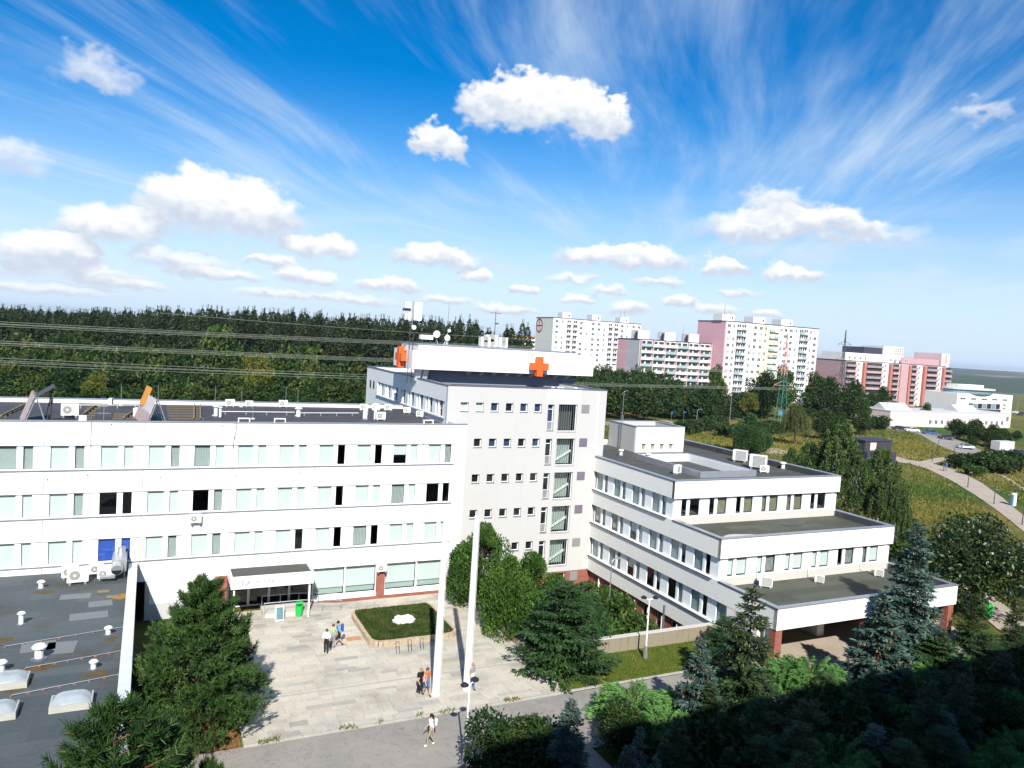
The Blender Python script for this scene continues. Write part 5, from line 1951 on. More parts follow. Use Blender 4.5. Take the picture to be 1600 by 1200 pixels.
# dishes on the penthouse
yd = YP + 1.2
zpu = z_u + .07
def dish(label, px, py, r, base_px):
    a = ony(px, py, yd)
    t = thing('dish_antenna', label, 'antenna', (ony(base_px, 541, yd).x, yd, zpu), 0, 'dish antennas on the penthouse')
    bx = ony(base_px, 541, yd).x
    MB().tube((bx, yd, zpu), (a.x, yd, a.z - r * .2), .04, .035, 6).build('pole', M['galvanised'], t)
    b = MB().tube((a.x, yd - .28, a.z), (a.x, yd - .12, a.z), r, r * .85, 14)
    b.build('drum', M['white_paint'], t)
    return t


dish('white drum antenna on a tripod on the penthouse', 681, 522, .36, 684)
dish('round white dish on a post on the penthouse', 697.5, 528, .30, 693)
dish('small white box antenna above the round dish', 700.5, 516.5, .17, 693.6)
a, c = ony(660, 523, yd), ony(679, 531, yd)
t = thing('cabinet_on_frame', 'white equipment cabinet on a dark frame on the penthouse', 'cabinet', ((a.x + c.x) / 2, yd + .6, zpu))
MB().box(a.x, c.x, yd + .4, yd + 1.0, c.z, a.z).build('cabinet', M['white_paint'], t)
for xx in (a.x + .2, c.x - .2):
    MB().box(xx - .04, xx + .04, yd + .6, yd + .7, zpu, c.z).build('leg', M['steel_dark'], t)
a = ony(702, 471, yd + 3)
t = thing('whip_antenna', 'tall thin whip antenna on the penthouse roof', 'antenna', (a.x, yd + 3, zpu))
MB().tube((a.x, yd + 3, zpu), (a.x, yd + 3, a.z), .03, .012, 6).build('whip', M['steel_dark'], t)
MB().lathe([(.15, 0), (.15, .3), (.05, .35)], (a.x, yd + 3, zpu), 8).build('base', M['galvanised'], t)
for i, (px0, px1, py0, lb) in enumerate(((752, 766, 526, 'left'), (764, 782, 523, 'middle'), (781, 793, 527, 'right'))):
    a, c = ony(px0, py0, yd + 1), ony(px1, 546, yd + 1)
    t = thing('rooftop_chiller', '%s of three white chiller cabinets on the penthouse roof' % lb, 'chiller', ((a.x + c.x) / 2, yd + 1.4 + .9 * (i % 2), zpu), 0, 'chillers on the penthouse roof')
    yy = yd + 1.0 + .75 * (i % 2)
    hx = (c.x - a.x) / 2 * .95
    mxx = (a.x + c.x) / 2
    MB().box(mxx - hx, mxx + hx, yy, yy + .7, zpu + .1, a.z).build('casing', M['ac_white'], t)
    for k in range(2):
        zz = zpu + .1 + (a.z - zpu) * (.28 + .42 * k)
        MB().tube((mxx, yy - .012, zz), (mxx, yy + .02, zz), hx * .62, hx * .62, 14).build('fan_grille', M['ac_grille'], t)
    MB().box(mxx - hx, mxx + hx, yy + .05, yy + .65, zpu, zpu + .1).build('foot', M['galvanised'], t)

# ------------------------------------------------------------------ flagpoles, lamps, furniture
for i, (px, py, h, lb) in enumerate(((680.5, 1085, 10.8, 'left of the two tall white flagpoles on the plaza'), (729, 1077, 10.8, 'right of the two tall white flagpoles on the plaza'))):
    p = onz(px, py, PZ)
    t = thing('flagpole', lb, 'flagpole', p, 0, 'flagpoles on the plaza')
    prof = [(.26, 0), (.26, .05), (.235, .06), (.215, 3.0), (.19, 6.5), (.16, h)]
    b = MB().lathe(prof, p, 16)
    b.smooth = False
    b.build('mast', M['white_paint'], t)
    MB().lathe([(.17, h), (.19, h + .02), (.19, h + .08), (.05, h + .12)], p, 16).build('cap', M['white_paint'], t)
    MB().tube((p.x + .24, p.y - .1, p.z + 1.1), (p.x + .17, p.y - .08, p.z + h), .012, .012, 5).build('halyard', M['ac_white'], t)


def lamp(label, base, h, head='double', arm=.0, rz=0.0, m='white_paint', r=.06, group='lamp posts near the clinic', socket=True):
    t = thing('lamp_post', label, 'street lamp', base, rz, group)
    u = MB().tube((0, 0, 0), (0, 0, h), r * 1.15, r * .75, 10).build('pole', M[m], None)
    u.parent = t
    if socket:
        u = MB().lathe([(r * 3, 0), (r * 3, .1), (r * 2.1, .9), (r * 1.2, 1.0)], (0, 0, 0), 10).build('socket', M['galvanised'], None)
        u.parent = t
    if head == 'double':
        for s_, k in ((-1, .35), (1, .35)):
            b = MB().tube((0, 0, h - .1), (s_ * .35, 0, h + .05), .03, .03, 6)
            u = b.build('arm', M[m], None)
            u.parent = t
            u = MB().lathe([(.05, -.03), (.2, -.02), (.22, .05), (.1, .15), (.02, .17)], (s_ * .42, 0, h + .04), 12).build('lamp_head', M['black_plastic'], None)
            u.parent = t
    else:
        b = MB()
        pts = [(0, 0, h - .02), (arm * .4, 0, h + .25), (arm, 0, h + .3)]
        b.path(pts, r * .6, 6)
        u = b.build('arm', M[m], None)
        u.parent = t
        u = MB().box(arm - .1, arm + .45, -.12, .12, h + .24, h + .36).build('lamp_head', M['galvanised'], None)
        u.parent = t
    return t


lamp('white lamp post with dark double head in front of the plaza', onz(726, 1197), 4.35, 'double', rz=.5)
lamp('white lamp post with double head on the lawn by the wall', onz(1008, 1028), 4.3, 'double', rz=-.3)
p = onz(922 + 14, 1012 - 60, -3.0)
lamp('thin lamp post in the sunken garden near the tower corner', onx(954, 910, 36.5) + Vector((0, 0, -3.0)), 4.8, 'single', .5, 0, 'galvanised', .05, socket=False)
p = onx(1033, 1010, 38.9)
t = thing('downpipe_post', 'dark vent post rising from the sunken garden beside the wing', 'post', (38.9, p.y, -3.15))
MB().tube((38.9, p.y, -3.15), (38.9, p.y, onx(1033, 943, 38.9).z), .09, .09, 8).build('pipe', M['zinc_dark'], t)

# planter: stone courses round a bed with ground cover and a white rock
def rounded(x0, x1, y0, y1, r):
    pts = []
    for cx, cy, a0 in ((x1 - r, y0 + r, -90), (x1 - r, y1 - r, 0), (x0 + r, y1 - r, 90), (x0 + r, y0 + r, 180)):
        for k in range(5):
            a = math.radians(a0 + 22.5 * k)
            pts.append((cx + r * math.cos(a), cy + r * math.sin(a)))
    return pts


plt_ = thing('stone_planter', 'low stone planter with clipped ground cover on the plaza', 'planter', (17.4, 52.5, .05))
PP = rounded(14.5, 20.75, 49.45, 55.7, .7)
MB().prism([(x * .97 + 17.6 * .03, y_ * .97 + 52.6 * .03) for x, y_ in PP], .05, .48).build('bed', M['planting_bed'], plt_)
per = PP + [PP[0]]
stone_me = MB().box(-.5, .5, -.5, .5, 0, 1).mesh('stone', M['stone_tan'])
for c in range(2):
    carry = .2 * c
    for a, d in zip(per[:-1], per[1:]):
        a, d = Vector((*a, 0)), Vector((*d, 0))
        L = (d - a).length
        ang = math.atan2(d.y - a.y, d.x - a.x)
        n = max(1, round(L / .45))
        for k in range(n):
            q = a.lerp(d, (k + .5) / n)
            inst(stone_me, 'stone', plt_, (q.x, q.y, .05 + .2 * c + (.002 if c else 0)), ang, (L / n - .015, .3 + rw.uniform(-.03, .03), .195 + rw.uniform(-.015, .02) * c))
cop = MB()
for a, d in zip(per[:-1], per[1:]):
    pass
p = onz(630, 972, .48)
r_ = np.random.RandomState(4)
for i, (dx, dy, rr) in enumerate(((-.28, 0, .5), (.36, .03, .5))):
    bm = bmesh.new()
    bmesh.ops.create_icosphere(bm, subdivisions=3, radius=rr)
    for v in bm.verts:
        n = v.co.normalized()
        k = 1 + .16 * math.sin(n.x * 5 + i) * math.cos(n.y * 6) + .1 * math.sin(n.z * 9 + n.x * 7)
        v.co = v.co * k
        v.co.z = max(v.co.z * .8, -.12)
    me = bpy.data.meshes.new('boulder')
    bm.to_mesh(me)
    bm.free()
    me.materials.append(M['rock_white'])
    o = link(bpy.data.objects.new('boulder', me))
    o.location = (p.x + dx, p.y + dy, .58)
    tag(o, ('left', 'right')[i] + ' half of the white boulder pair in the planter', 'boulder', 'white boulders')

# bin, sign board, ramp with rails, manhole, cycle stands
p = onz(467, 962, PZ)
t = thing('litter_bin', 'bright green litter bin in front of the entrance', 'bin', p)
MB().lathe([(.20, 0), (.25, .05), (.29, .75), (.30, .80)], p, 16).build('bin_body', M['green_plastic'], t)
b = MB()
for k in range(4):
    a = PI / 4 + k * PI / 2
    b.tube((p.x + .25 * math.cos(a), p.y + .25 * math.sin(a), p.z + .78), (p.x + .25 * math.cos(a), p.y + .25 * math.sin(a), p.z + 1.0), .02, .02, 6)
b.build('hood_post', M['green_plastic'], t)
MB().lathe([(.30, .98), (.31, 1.02), (.25, 1.08), (.05, 1.1)], p, 16).build('hood', M['green_plastic'], t)
p = onz(436, 968, PZ)
t = thing('sign_board', 'small A-shaped sign board with teal poster by the entrance', 'sign', p)
b = MB()
b.beam((p.x - .0, p.y - .28, p.z), (p.x, p.y - .02, p.z + 1.05), .62, .04)
b.build('front_board', M['white_paint'], t)
b = MB()
b.beam((p.x - .0, p.y - .283 - .0, p.z + .12), (p.x, p.y - .065, p.z + .97), .5, .02)
u = b.build('poster', M['poster_teal'], t)
u.location.y -= .03
MB().beam((p.x, p.y + .28, p.z), (p.x, p.y + .02, p.z + 1.05), .62, .04).build('rear_board', M['white_paint'], t)
r0 = onz(425, 958, PZ)
t = thing('entrance_ramp', 'grey entrance ramp with handrails right of the doors', 'ramp', (10.5, 57.4, PZ))
MB().xprism([(56.75, PZ), (58.6, PZ), (58.6, .40), (56.75, .40)], 8.2, 11.0).build('landing', M['pale_concrete'], t)
MB().add([(11.001, 56.75, PZ), (14.0, 56.75, PZ), (14.0, 58.6, PZ), (11.001, 58.6, PZ), (11.001, 56.75, .40), (11.001, 58.6, .40)],
         [(0, 3, 2, 1), (0, 1, 4), (3, 5, 2), (1, 2, 5, 4), (0, 4, 5, 3)]).build('slope', M['kerb_stone'], t)
for yy in (56.7, 58.3):
    b = MB()
    b.path([(8.2, yy, 1.25), (11.0, yy, 1.25), (14.0, yy, .95)], .025, 6)
    b.build('handrail', M['galvanised'], t)
    for xx, zz in ((8.25, 1.25), (9.6, 1.25), (11.0, 1.25), (12.5, 1.1), (13.95, .95)):
        MB().tube((xx, yy, PZ), (xx, yy, zz), .022, .022, 6).build('rail_post', M['galvanised'], t)
p = onz(552, 998, PZ)
t = tag(MB().box(p.x - .5, p.x + .5, p.y - .32, p.y + .32, PZ + .003, PZ + .02).build('manhole_cover', M['orange_cover'], None), 'rusty orange manhole cover left of the planter', 'manhole')
for i, px in enumerate((622, 641, 660)):
    p = onz(px, 1022 - i * 3, PZ)
    t = thing('cycle_stand', '%s of three thin cycle stands below the planter' % ('left', 'middle', 'right')[i], 'cycle stand', p, 0, 'cycle stands')
    for s_ in (-.1, .12):
        MB().tube((p.x + s_, p.y, PZ), (p.x + s_, p.y + .3, PZ + .75), .018, .018, 6).build('upright', M['steel_dark'], t)
    MB().tube((p.x - .1, p.y + .3, PZ + .75), (p.x + .12, p.y + .3, PZ + .75), .018, .018, 6).build('hoop', M['steel_dark'], t)
p = onz(771, 1150)
t = thing('blue_bench', 'small blue bench end beside the dark bush', 'bench', p)
MB().box(p.x - .3, p.x + .5, p.y - .2, p.y + .25, .40, .46).build('seat', M['sky_blue_pipe'], t)
MB().box(p.x - .3, p.x + .5, p.y + .2, p.y + .25, .461, .85).build('backrest', M['sky_blue_pipe'], t)
for dx in (-.25, .4):
    MB().box(p.x + dx, p.x + dx + .06, p.y - .15, p.y + .2, 0, .40).build('leg', M['steel_dark'], t)
# green litter object by the walnut tree
p = onz(1543, 962)
t = thing('litter_bin', 'bright green bin on the path right of the stepped wing', 'bin', (p.x, p.y, hz(p.x, p.y) + .08))
MB().lathe([(.3, 0), (.35, .1), (.42, .95), (.2, 1.15)], (p.x, p.y, hz(p.x, p.y) + .08), 14).build('bin_body', M['green_plastic'], t)
MB().tube((p.x, p.y, 1.1), (p.x, p.y, 1.7), .03, .03, 6).build('pole', M['white_paint'], t)
# debris on the middle terrace
for i, (px, py, lb) in enumerate(((1240, 818, 'dark'), (1155, 838, 'pale'))):
    p = onz(px, py, z3)
    o = MB().prism(blob(p.x, p.y, 1.6, .5, i + 2, 16), z3 + .001, z3 + .03).build('roof_debris', M['steel_dark' if i == 0 else 'pale_concrete'], None)
    tag(o, lb + ' heap of wet leaves and grit on the middle terrace', 'debris')

# ------------------------------------------------------------------ vegetation
def norm(a):
    return a / (np.linalg.norm(a, axis=-1, keepdims=True) + 1e-9)


def quads(P, A, L, W, rng, taper=.5, upish=None):
    """leaf-sized faces: base point P, direction A, length L, width W"""
    n = len(P)
    A = norm(A)
    R = rng.normal(size=(n, 3)) if upish is None else np.asarray(upish) + .35 * rng.normal(size=(n, 3))
    S = norm(np.cross(A, R))
    L = np.broadcast_to(np.asarray(L, float), (n,))[:, None]
    W = np.broadcast_to(np.asarray(W, float), (n,))[:, None]
    V = np.stack([P - S * W * .5 * taper, P + S * W * .5 * taper, P + A * L * .6 + S * W * .5, P + A * L * .6 - S * W * .5], 1)
    tip = P + A * L
    V2 = np.stack([P + A * L * .6 - S * W * .5, P + A * L * .6 + S * W * .5, tip + S * W * .12, tip - S * W * .12], 1)
    V = np.concatenate([V, V2], 1).reshape(-1, 3)
    i = np.arange(n)[:, None] * 8
    Q = np.concatenate([i + np.array([[0, 1, 2, 3]]), i + np.array([[4, 5, 6, 7]])], 1).reshape(-1, 4)
    # share the middle edge so each leaf is one island
    Q[1::2, 0] = Q[::2, 3]
    Q[1::2, 1] = Q[::2, 2]
    return V, Q


def quads1(P, A, L, W, rng, taper=.55):
    """single-face leaves for things far away"""
    n = len(P)
    A = norm(A)
    S = norm(np.cross(A, rng.normal(size=(n, 3))))
    L = np.broadcast_to(np.asarray(L, float), (n,))[:, None]
    W = np.broadcast_to(np.asarray(W, float), (n,))[:, None]
    V = np.stack([P - S * W * .5, P + S * W * .5, P + A * L + S * W * .5 * taper, P + A * L - S * W * .5 * taper], 1).reshape(-1, 3)
    return V, np.arange(n * 4).reshape(-1, 4)


def join(parts):
    V, Q, k = [], [], 0
    for v, q in parts:
        V.append(v)
        Q.append(q + k)
        k += len(v)
    return np.concatenate(V), np.concatenate(Q)


def limbs(segs, n=6):
    """tapered tubes (p0,p1,r0,r1) as one array mesh"""
    V, Q = [], []
    k = 0
    for p0, p1, r0, r1 in segs:
        p0, p1 = np.asarray(p0, float), np.asarray(p1, float)
        d = norm((p1 - p0)[None])[0]
        a = np.cross(d, [0, 0, 1.0])
        if np.linalg.norm(a) < 1e-3:
            a = np.array([1.0, 0, 0])
        a = a / np.linalg.norm(a)
        b = np.cross(a, d)
        t = np.arange(n) / n * 2 * PI
        ring = np.cos(t)[:, None] * a + np.sin(t)[:, None] * b
        V += [p0 + ring * r0, p1 + ring * r1]
        i = np.arange(n)
        Q.append(np.stack([i, i + n, (i + 1) % n + n, (i + 1) % n], -1) + k)
        k += 2 * n
    return np.concatenate(V), np.concatenate(Q)


def g_spruce(seed, h, r, nw=26, nb=8, dens=26, L=.30, W=.12, low=.05, droop=.28, shape=.85, rag=.25, cones=0):
    rng = np.random.RandomState(seed)
    parts, segs, cone = [], [((0, 0, 0), (0, 0, h * .96), .022 * h, .01)], []
    for i in range(nw):
        t = (i + rng.uniform(-.3, .3)) / nw
        t = min(max(t, 0), .985)
        z = h * (low + (1 - low) * t)
        for b in range(max(4, int(nb * (1 - .45 * t)))):
            az = rng.uniform(0, 2 * PI)
            Lb = (r * (1 - t) ** shape + .12) * rng.uniform(1 - rag, 1 + rag * .6)
            n = max(5, int(dens * Lb))
            s = rng.uniform(.08, 1.0, n) ** .8
            up = .32 * t - .05
            d = np.array([math.cos(az), math.sin(az), 0])
            sd = np.array([-math.sin(az), math.cos(az), 0])
            zz = z + Lb * (up * s - droop * (1 - t * .7) * s ** 2 + .10 * s ** 4)
            side = rng.uniform(-1, 1, n) * (1 - s * .75) * Lb * .34
            P = d * (Lb * s)[:, None] + sd * side[:, None]
            P[:, 2] = zz - np.abs(side) * .18
            P += rng.normal(size=(n, 3)) * .03
            A = d[None] * .8 + sd[None] * (np.sign(side) * .6)[:, None] + rng.normal(size=(n, 3)) * .28 + np.array([[0, 0, .05 - .25 * (1 - t)]])
            parts.append(quads(P, A, L * rng.uniform(.7, 1.25, n), W, rng, .55, (0, 0, 1)))
            segs.append(((0, 0, z), tuple(d * Lb * .8 + np.array([0, 0, z + Lb * (up * .8 - droop * (1 - t * .7) * .64)])), .012 * h * (1 - t) * .5 + .012, .006))
            if cones and t > cones and rng.rand() < .85:
                m = rng.randint(9, 20)
                s2 = rng.uniform(.45, 1, m)
                C = d * (Lb * s2)[:, None] + sd * (rng.uniform(-1, 1, m) * .12 * Lb)[:, None]
                C[:, 2] = z + Lb * (up * s2 - droop * (1 - t * .7) * s2 ** 2) - .02
                cone.append(quads(C, np.array([[0, 0, -1.0]]) + rng.normal(size=(m, 3)) * .12, rng.uniform(.13, .21, m), .07, rng, .7))
    # leader
    n = 14
    P = np.zeros((n, 3))
    P[:, 2] = h * np.linspace(.93, 1.0, n)
    parts.append(quads(P, rng.normal(size=(n, 3)) * .6 + np.array([[0, 0, .8]]), L * .7, W * .8, rng))
    return join(parts), limbs(segs), (join(cone) if cone else None)


def g_pine(seed, h, r, nt=900, tn=15, L=.26, W=.035, belly=.42, low=.04, up=.35):
    """broad pine: tufts of long needles at the ends of many upswept shoots"""
    rng = np.random.RandomState(seed)
    segs = [((0, 0, 0), (0, 0, h * .9), .018 * h + .04, .03)]
    parts = []
    nlimb = 60
    for i in range(nlimb):
        t = (i + .5) / nlimb
        z = h * (low + (.93 - low) * t)
        prof = (min(1.0, (t + .10) / belly) ** .55 if t < belly else ((1 - t) / (1 - belly)) ** .58)
        az = i * 2.39996 + rng.uniform(-.4, .4)
        Lb = max(.35, r * prof * rng.uniform(.8, 1.12))
        d = np.array([math.cos(az), math.sin(az), 0])
        sd = np.array([-math.sin(az), math.cos(az), 0])
        tip = d * Lb + np.array([0, 0, z + Lb * (up * (.3 + t))])
        segs.append(((0, 0, z), tuple(tip), .02 + .012 * Lb, .012))
        n = int(nt / nlimb * (.5 + .9 * prof))
        s = rng.uniform(.25, 1.02, n) ** .7
        spread = .42 * Lb * (1.05 - .4 * s)
        P = d * (Lb * s)[:, None] + sd * (rng.uniform(-1, 1, n) * spread)[:, None]
        P[:, 2] = z + Lb * up * (.3 + t) * s + rng.uniform(-.35, .5, n) * (.25 + .18 * Lb)
        out = norm(P - np.array([0, 0, 1.0]) * (P[:, 2:3] - .5))
        ax = norm(out * .75 + np.array([[0, 0, .65]]) + rng.normal(size=(n, 3)) * .25)
        PP = np.repeat(P, tn, 0)
        AA = np.repeat(ax, tn, 0) + rng.normal(size=(n * tn, 3)) * .62
        PP = PP + np.repeat(ax, tn, 0) * rng.uniform(-.16, .08, (n * tn, 1))
        parts.append(quads1(PP, AA, L * rng.uniform(.7, 1.2, n * tn), W, rng, .4))
    return join(parts), limbs(segs), None


def g_oval(seed, h, r, n=9000, L=.22, W=.11, lobes=26, base=.02, upv=.9, power=2.0, rough=.16):
    """dense clipped-looking evergreen: upright sprays over an uneven oval of lobes"""
    rng = np.random.RandomState(seed)
    C = []
    for i in range(lobes):
        t = rng.uniform(.06, .93)
        prof = (1 - abs(2 * (t * .92 + .02) - .86) ** power) if t > .42 else .86 + .14 * t / .42
        prof = max(prof, .12)
        az = i * 2.39996
        C.append((math.cos(az) * r * prof * .66, math.sin(az) * r * prof * .66, h * t, r * prof * rng.uniform(.34, .52)))
    C.append((0, 0, h * .9, r * .28))
    C = np.array(C)
    k = rng.randint(0, len(C), n)
    d = norm(rng.normal(size=(n, 3)))
    P = C[k, :3] + d * C[k, 3:4] * rng.uniform(.72, 1.08, (n, 1)) * np.array([1, 1, 1.5])
    P[:, 2] = np.clip(P[:, 2], base * h, h)
    out = norm(P - np.stack([P[:, 0] * 0, P[:, 1] * 0, P[:, 2] * .92], -1))
    keep = (out * d).sum(1) > -.35
    P, d, out = P[keep], d[keep], out[keep]
    A = out * .55 + np.array([[0, 0, upv]]) + rng.normal(size=P.shape) * .33
    segs = [((0, 0, 0), (0, 0, h * .8), .02 * h, .03)]
    for c in C[::3]:
        segs.append(((0, 0, max(.1, c[2] - .3 * h)), tuple(c[:3]), .035, .01))
    return quads(P, A, L * rng.uniform(.7, 1.3, len(P)), W, rng, .7), limbs(segs), None


def g_leafy(seed, h, r, n=7000, L=.22, W=.15, lobes=20, trunk=.28, flat=.8, single=False, tr=.022, shell=.55, stem=True):
    """broadleaf crown: lobes of leaves carried by limbs, gaps between the lobes"""
    rng = np.random.RandomState(seed)
    zc = h * (trunk + (1 - trunk) * .52)
    rz_ = h * (1 - trunk) * .5
    C = []
    for i in range(lobes):
        d = norm(rng.normal(size=(1, 3)))[0]
        q = rng.uniform(.35, .82)
        C.append((d[0] * r * q, d[1] * r * q, zc + d[2] * rz_ * q, r * rng.uniform(.26, .46)))
    C = np.array(C)
    k = rng.randint(0, lobes, n)
    d = norm(rng.normal(size=(n, 3)))
    rad = rng.uniform(shell, 1.05, (n, 1))
    P = C[k, :3] + d * C[k, 3:4] * rad * np.array([1, 1, flat])
    P[:, 2] = np.maximum(P[:, 2], h * .03)
    A = d * .7 + rng.normal(size=(n, 3)) * .6 + np.array([[0, 0, -.25]])
    f = quads1 if single else quads
    leaves = f(P, A, L * rng.uniform(.7, 1.3, n), W, rng)
    segs = [((0, 0, 0), (0, 0, h * trunk), tr * h, tr * h * .8), ((0, 0, h * trunk), (0, 0, zc + rz_ * .4), tr * h * .8, .02)]
    for c in C:
        z0 = rng.uniform(h * trunk * .8, zc)
        segs.append(((0, 0, z0), tuple(c[:3]), tr * h * .38, .015))
    return leaves, limbs(segs, 5 if single else 6), None


def g_weep(seed, h, r, n=6000, L=.2, W=.09, strands=150, drop=.45, trunk=.25):
    """birch or willow: limbs with hanging strands of small leaves"""
    rng = np.random.RandomState(seed)
    parts, segs = [], [((0, 0, 0), (.1, 0, h * .55), .02 * h, .014 * h), ((.1, 0, h * .55), (0, .1, h * .95), .014 * h, .02)]
    per = max(8, n // strands)
    for i in range(strands):
        t = rng.uniform(.25, 1.0)
        z = h * (trunk + (1 - trunk) * t)
        prof = (1 - (t - .35) ** 2 * 1.9)
        az = rng.uniform(0, 2 * PI)
        rr = r * max(.12, prof) * rng.uniform(.35, 1.0)
        top = np.array([math.cos(az) * rr, math.sin(az) * rr, z])
        ln = h * drop * rng.uniform(.4, 1.0) * (.35 + .65 * rr / r)
        s = rng.uniform(0, 1, per)
        P = top + np.stack([math.cos(az) * .10 * ln * s, math.sin(az) * .10 * ln * s, -ln * s + .1 * ln * np.sin(s * 3)], -1) + rng.normal(size=(per, 3)) * .10
        P[:, 2] = np.maximum(P[:, 2], .15)
        A = np.array([[0, 0, -.8]]) + rng.normal(size=(per, 3)) * .55
        parts.append(quads1(P, A, L * rng.uniform(.7, 1.3, per), W, rng))
        if i % 4 == 0:
            segs.append(((0, 0, max(h * trunk, z - .25 * h)), tuple(top), .03, .01))
    return join(parts), limbs(segs, 5), None


def g_juniper(seed, r, h, n=130, per=60, L=.22, W=.06):
    """spreading juniper: arching fans of feathery sprays"""
    rng = np.random.RandomState(seed)
    parts, segs = [], []
    for i in range(n):
        az = rng.uniform(0, 2 * PI)
        el = rng.uniform(.15, 1.15)
        Lb = r * rng.uniform(.55, 1.05) * (1.0 - .35 * el / 1.15)
        d = np.array([math.cos(az), math.sin(az), 0])
        sd = np.array([-math.sin(az), math.cos(az), 0])
        s = rng.uniform(.2, 1, per) ** .7
        zz = h * el * .9 * np.sin(np.clip(s * 1.75, 0, 2.0)) * (.55 + .5 * rng.rand())
        P = d * (Lb * s)[:, None] + sd * (rng.uniform(-1, 1, per) * .20 * Lb * (1.1 - s))[:, None]
        P[:, 2] = np.maximum(.06, zz + rng.normal(size=per) * .06)
        A = d[None] + sd[None] * rng.normal(size=(per, 1)) * .5 + np.stack([0 * s, 0 * s, .45 - .5 * s + rng.normal(size=per) * .2], -1)
        parts.append(quads(P, A, L * rng.uniform(.7, 1.3, per), W, rng, .6))
        segs.append(((0, 0, .05), tuple(d * Lb * .6 + np.array([0, 0, h * el * .75])), .03, .01))
    return join(parts), limbs(segs, 5), None


TREE_ME = {}


def tree_meshes(key, gen, leaf, bark, extra=None):
    if key not in TREE_ME:
        (lv, lq), (bv, bq), c = gen
        TREE_ME[key] = (np_mesh('crown', lv, lq, M[leaf]), np_mesh('trunk', bv, bq, M[bark]),
                        np_mesh('cones', c[0], c[1], M['cone_brown']) if c is not None else None)
    return TREE_ME[key]


def tree(name, label, cat, meshes, loc, s=1.0, rz=0.0, group=None, sz=None):
    t = thing(name, label, cat, loc, rz, group)
    t.scale = (s, s, sz if sz else s)
    for nm, me in zip(('crown', 'trunk', 'cones'), meshes):
        if me is not None:
            o = link(bpy.data.objects.new(nm, me), t)
            if nm == 'cones':
                o['kind'] = 'stuff'
    return t


def remat(meshes, leaf, key):
    if key not in TREE_ME:
        c = meshes[0].copy()
        c.materials.clear()
        c.materials.append(M[leaf])
        TREE_ME[key] = (c, meshes[1], meshes[2])
    return TREE_ME[key]


SP_A = tree_meshes('spA', g_spruce(1, 8.0, 2.3, 26, 8, 30, .30, .11, .05, .30, .8, .35, .45), 'f_spruce', 'bark')
SP_B = tree_meshes('spB', g_spruce(2, 6.0, 1.75, 28, 10, 42, .24, .10, .03, .22, .85, .2, .38), 'f_blue', 'bark')
SP_C = tree_meshes('spC', g_spruce(3, 10.5, 2.6, 40, 10, 36, .28, .11, .03, .24, .75, .25), 'f_blue', 'bark')
SP_D = tree_meshes('spD', g_spruce(4, 7.0, 2.4, 24, 9, 32, .30, .11, .02, .3, .7, .3), 'f_spruce', 'bark')
PI_A = tree_meshes('piA', g_pine(5, 9.2, 3.45, 4800, 12, .25, .05, .22, .03, .28), 'f_pine', 'bark')
PI_B = tree_meshes('piB', g_pine(6, 10.4, 2.7, 1300, 16, .30, .038, .25, .35, .55), 'f_pine', 'pine_bark')
TH_A = tree_meshes('thA', g_oval(7, 7.6, 2.7, 17000, .24, .12, 34), 'f_thuja', 'bark')
YW_A = tree_meshes('ywA', g_spruce(8, 6.6, 3.9, 22, 12, 34, .30, .10, .0, .10, .62, .3), 'f_yew', 'bark')
JU_A = tree_meshes('juA', g_juniper(9, 2.9, 1.9, 230, 130, .20, .035), 'f_juniper', 'bark')
BU_A = tree_meshes('buA', g_leafy(10, 4.2, 2.5, 12000, .17, .10, 34, .05, .9), 'f_leaf_dark', 'bark')
WA_A = tree_meshes('waA', g_leafy(11, 8.5, 5.0, 15000, .30, .17, 36, .18, .8), 'f_walnut', 'bark')
BI_A = tree_meshes('biA', g_weep(12, 10, 3.2, 13000, .22, .12, 260, .30, .2), 'f_birch', 'birch_bark')
BI_B = tree_meshes('biB', g_weep(13, 10, 3.6, 13000, .24, .13, 240, .25, .1), 'f_birch', 'birch_bark')
WI_A = tree_meshes('wiA', g_weep(14, 9.5, 3.2, 9000, .3, .10, 130, .62, .35), 'f_willow', 'bark')
LF_A = tree_meshes('lfA', g_leafy(15, 10, 4.4, 5200, .42, .30, 26, .12, .8, True), 'f_leaf', 'bark')
LF_B = tree_meshes('lfB', g_leafy(16, 10, 4.8, 5200, .42, .30, 30, .08, .85, True), 'f_leaf_dark', 'bark')
LF_C = tree_meshes('lfC', g_leafy(17, 10, 3.6, 5200, .42, .30, 24, .10, .9, True), 'f_leaf', 'bark')
HB_A = tree_meshes('hbA', g_leafy(18, 1.6, 1.3, 2600, .16, .11, 16, .02, .8, True), 'f_leaf', 'bark')
SP_G = remat(SP_B, 'f_spruce', 'spG')
SP_BD = remat(SP_D, 'f_blue', 'spBD')
LF_Y = remat(LF_A, 'f_leaf_yellow', 'lfY')
HB_D = remat(HB_A, 'f_leaf_dark', 'hbD')
TH_D = remat(TH_A, 'f_yew', 'thD')


def plant(name, label, cat, ms, base_h, px, py, Y, s_xy=1.0, rz=None, group=None, gz=None):
    """apex seen at pixel px,py; Y is the distance along the facade axis where the thing is rooted"""
    p = ony(px, py, Y)
    g = hz(p.x, p.y) if gz is None else gz
    k = (p.z - g) / base_h
    return tree(name, label, cat, ms, (p.x, Y, g - .02), k * s_xy, rw.uniform(0, 6.28) if rz is None else rz, group, k)


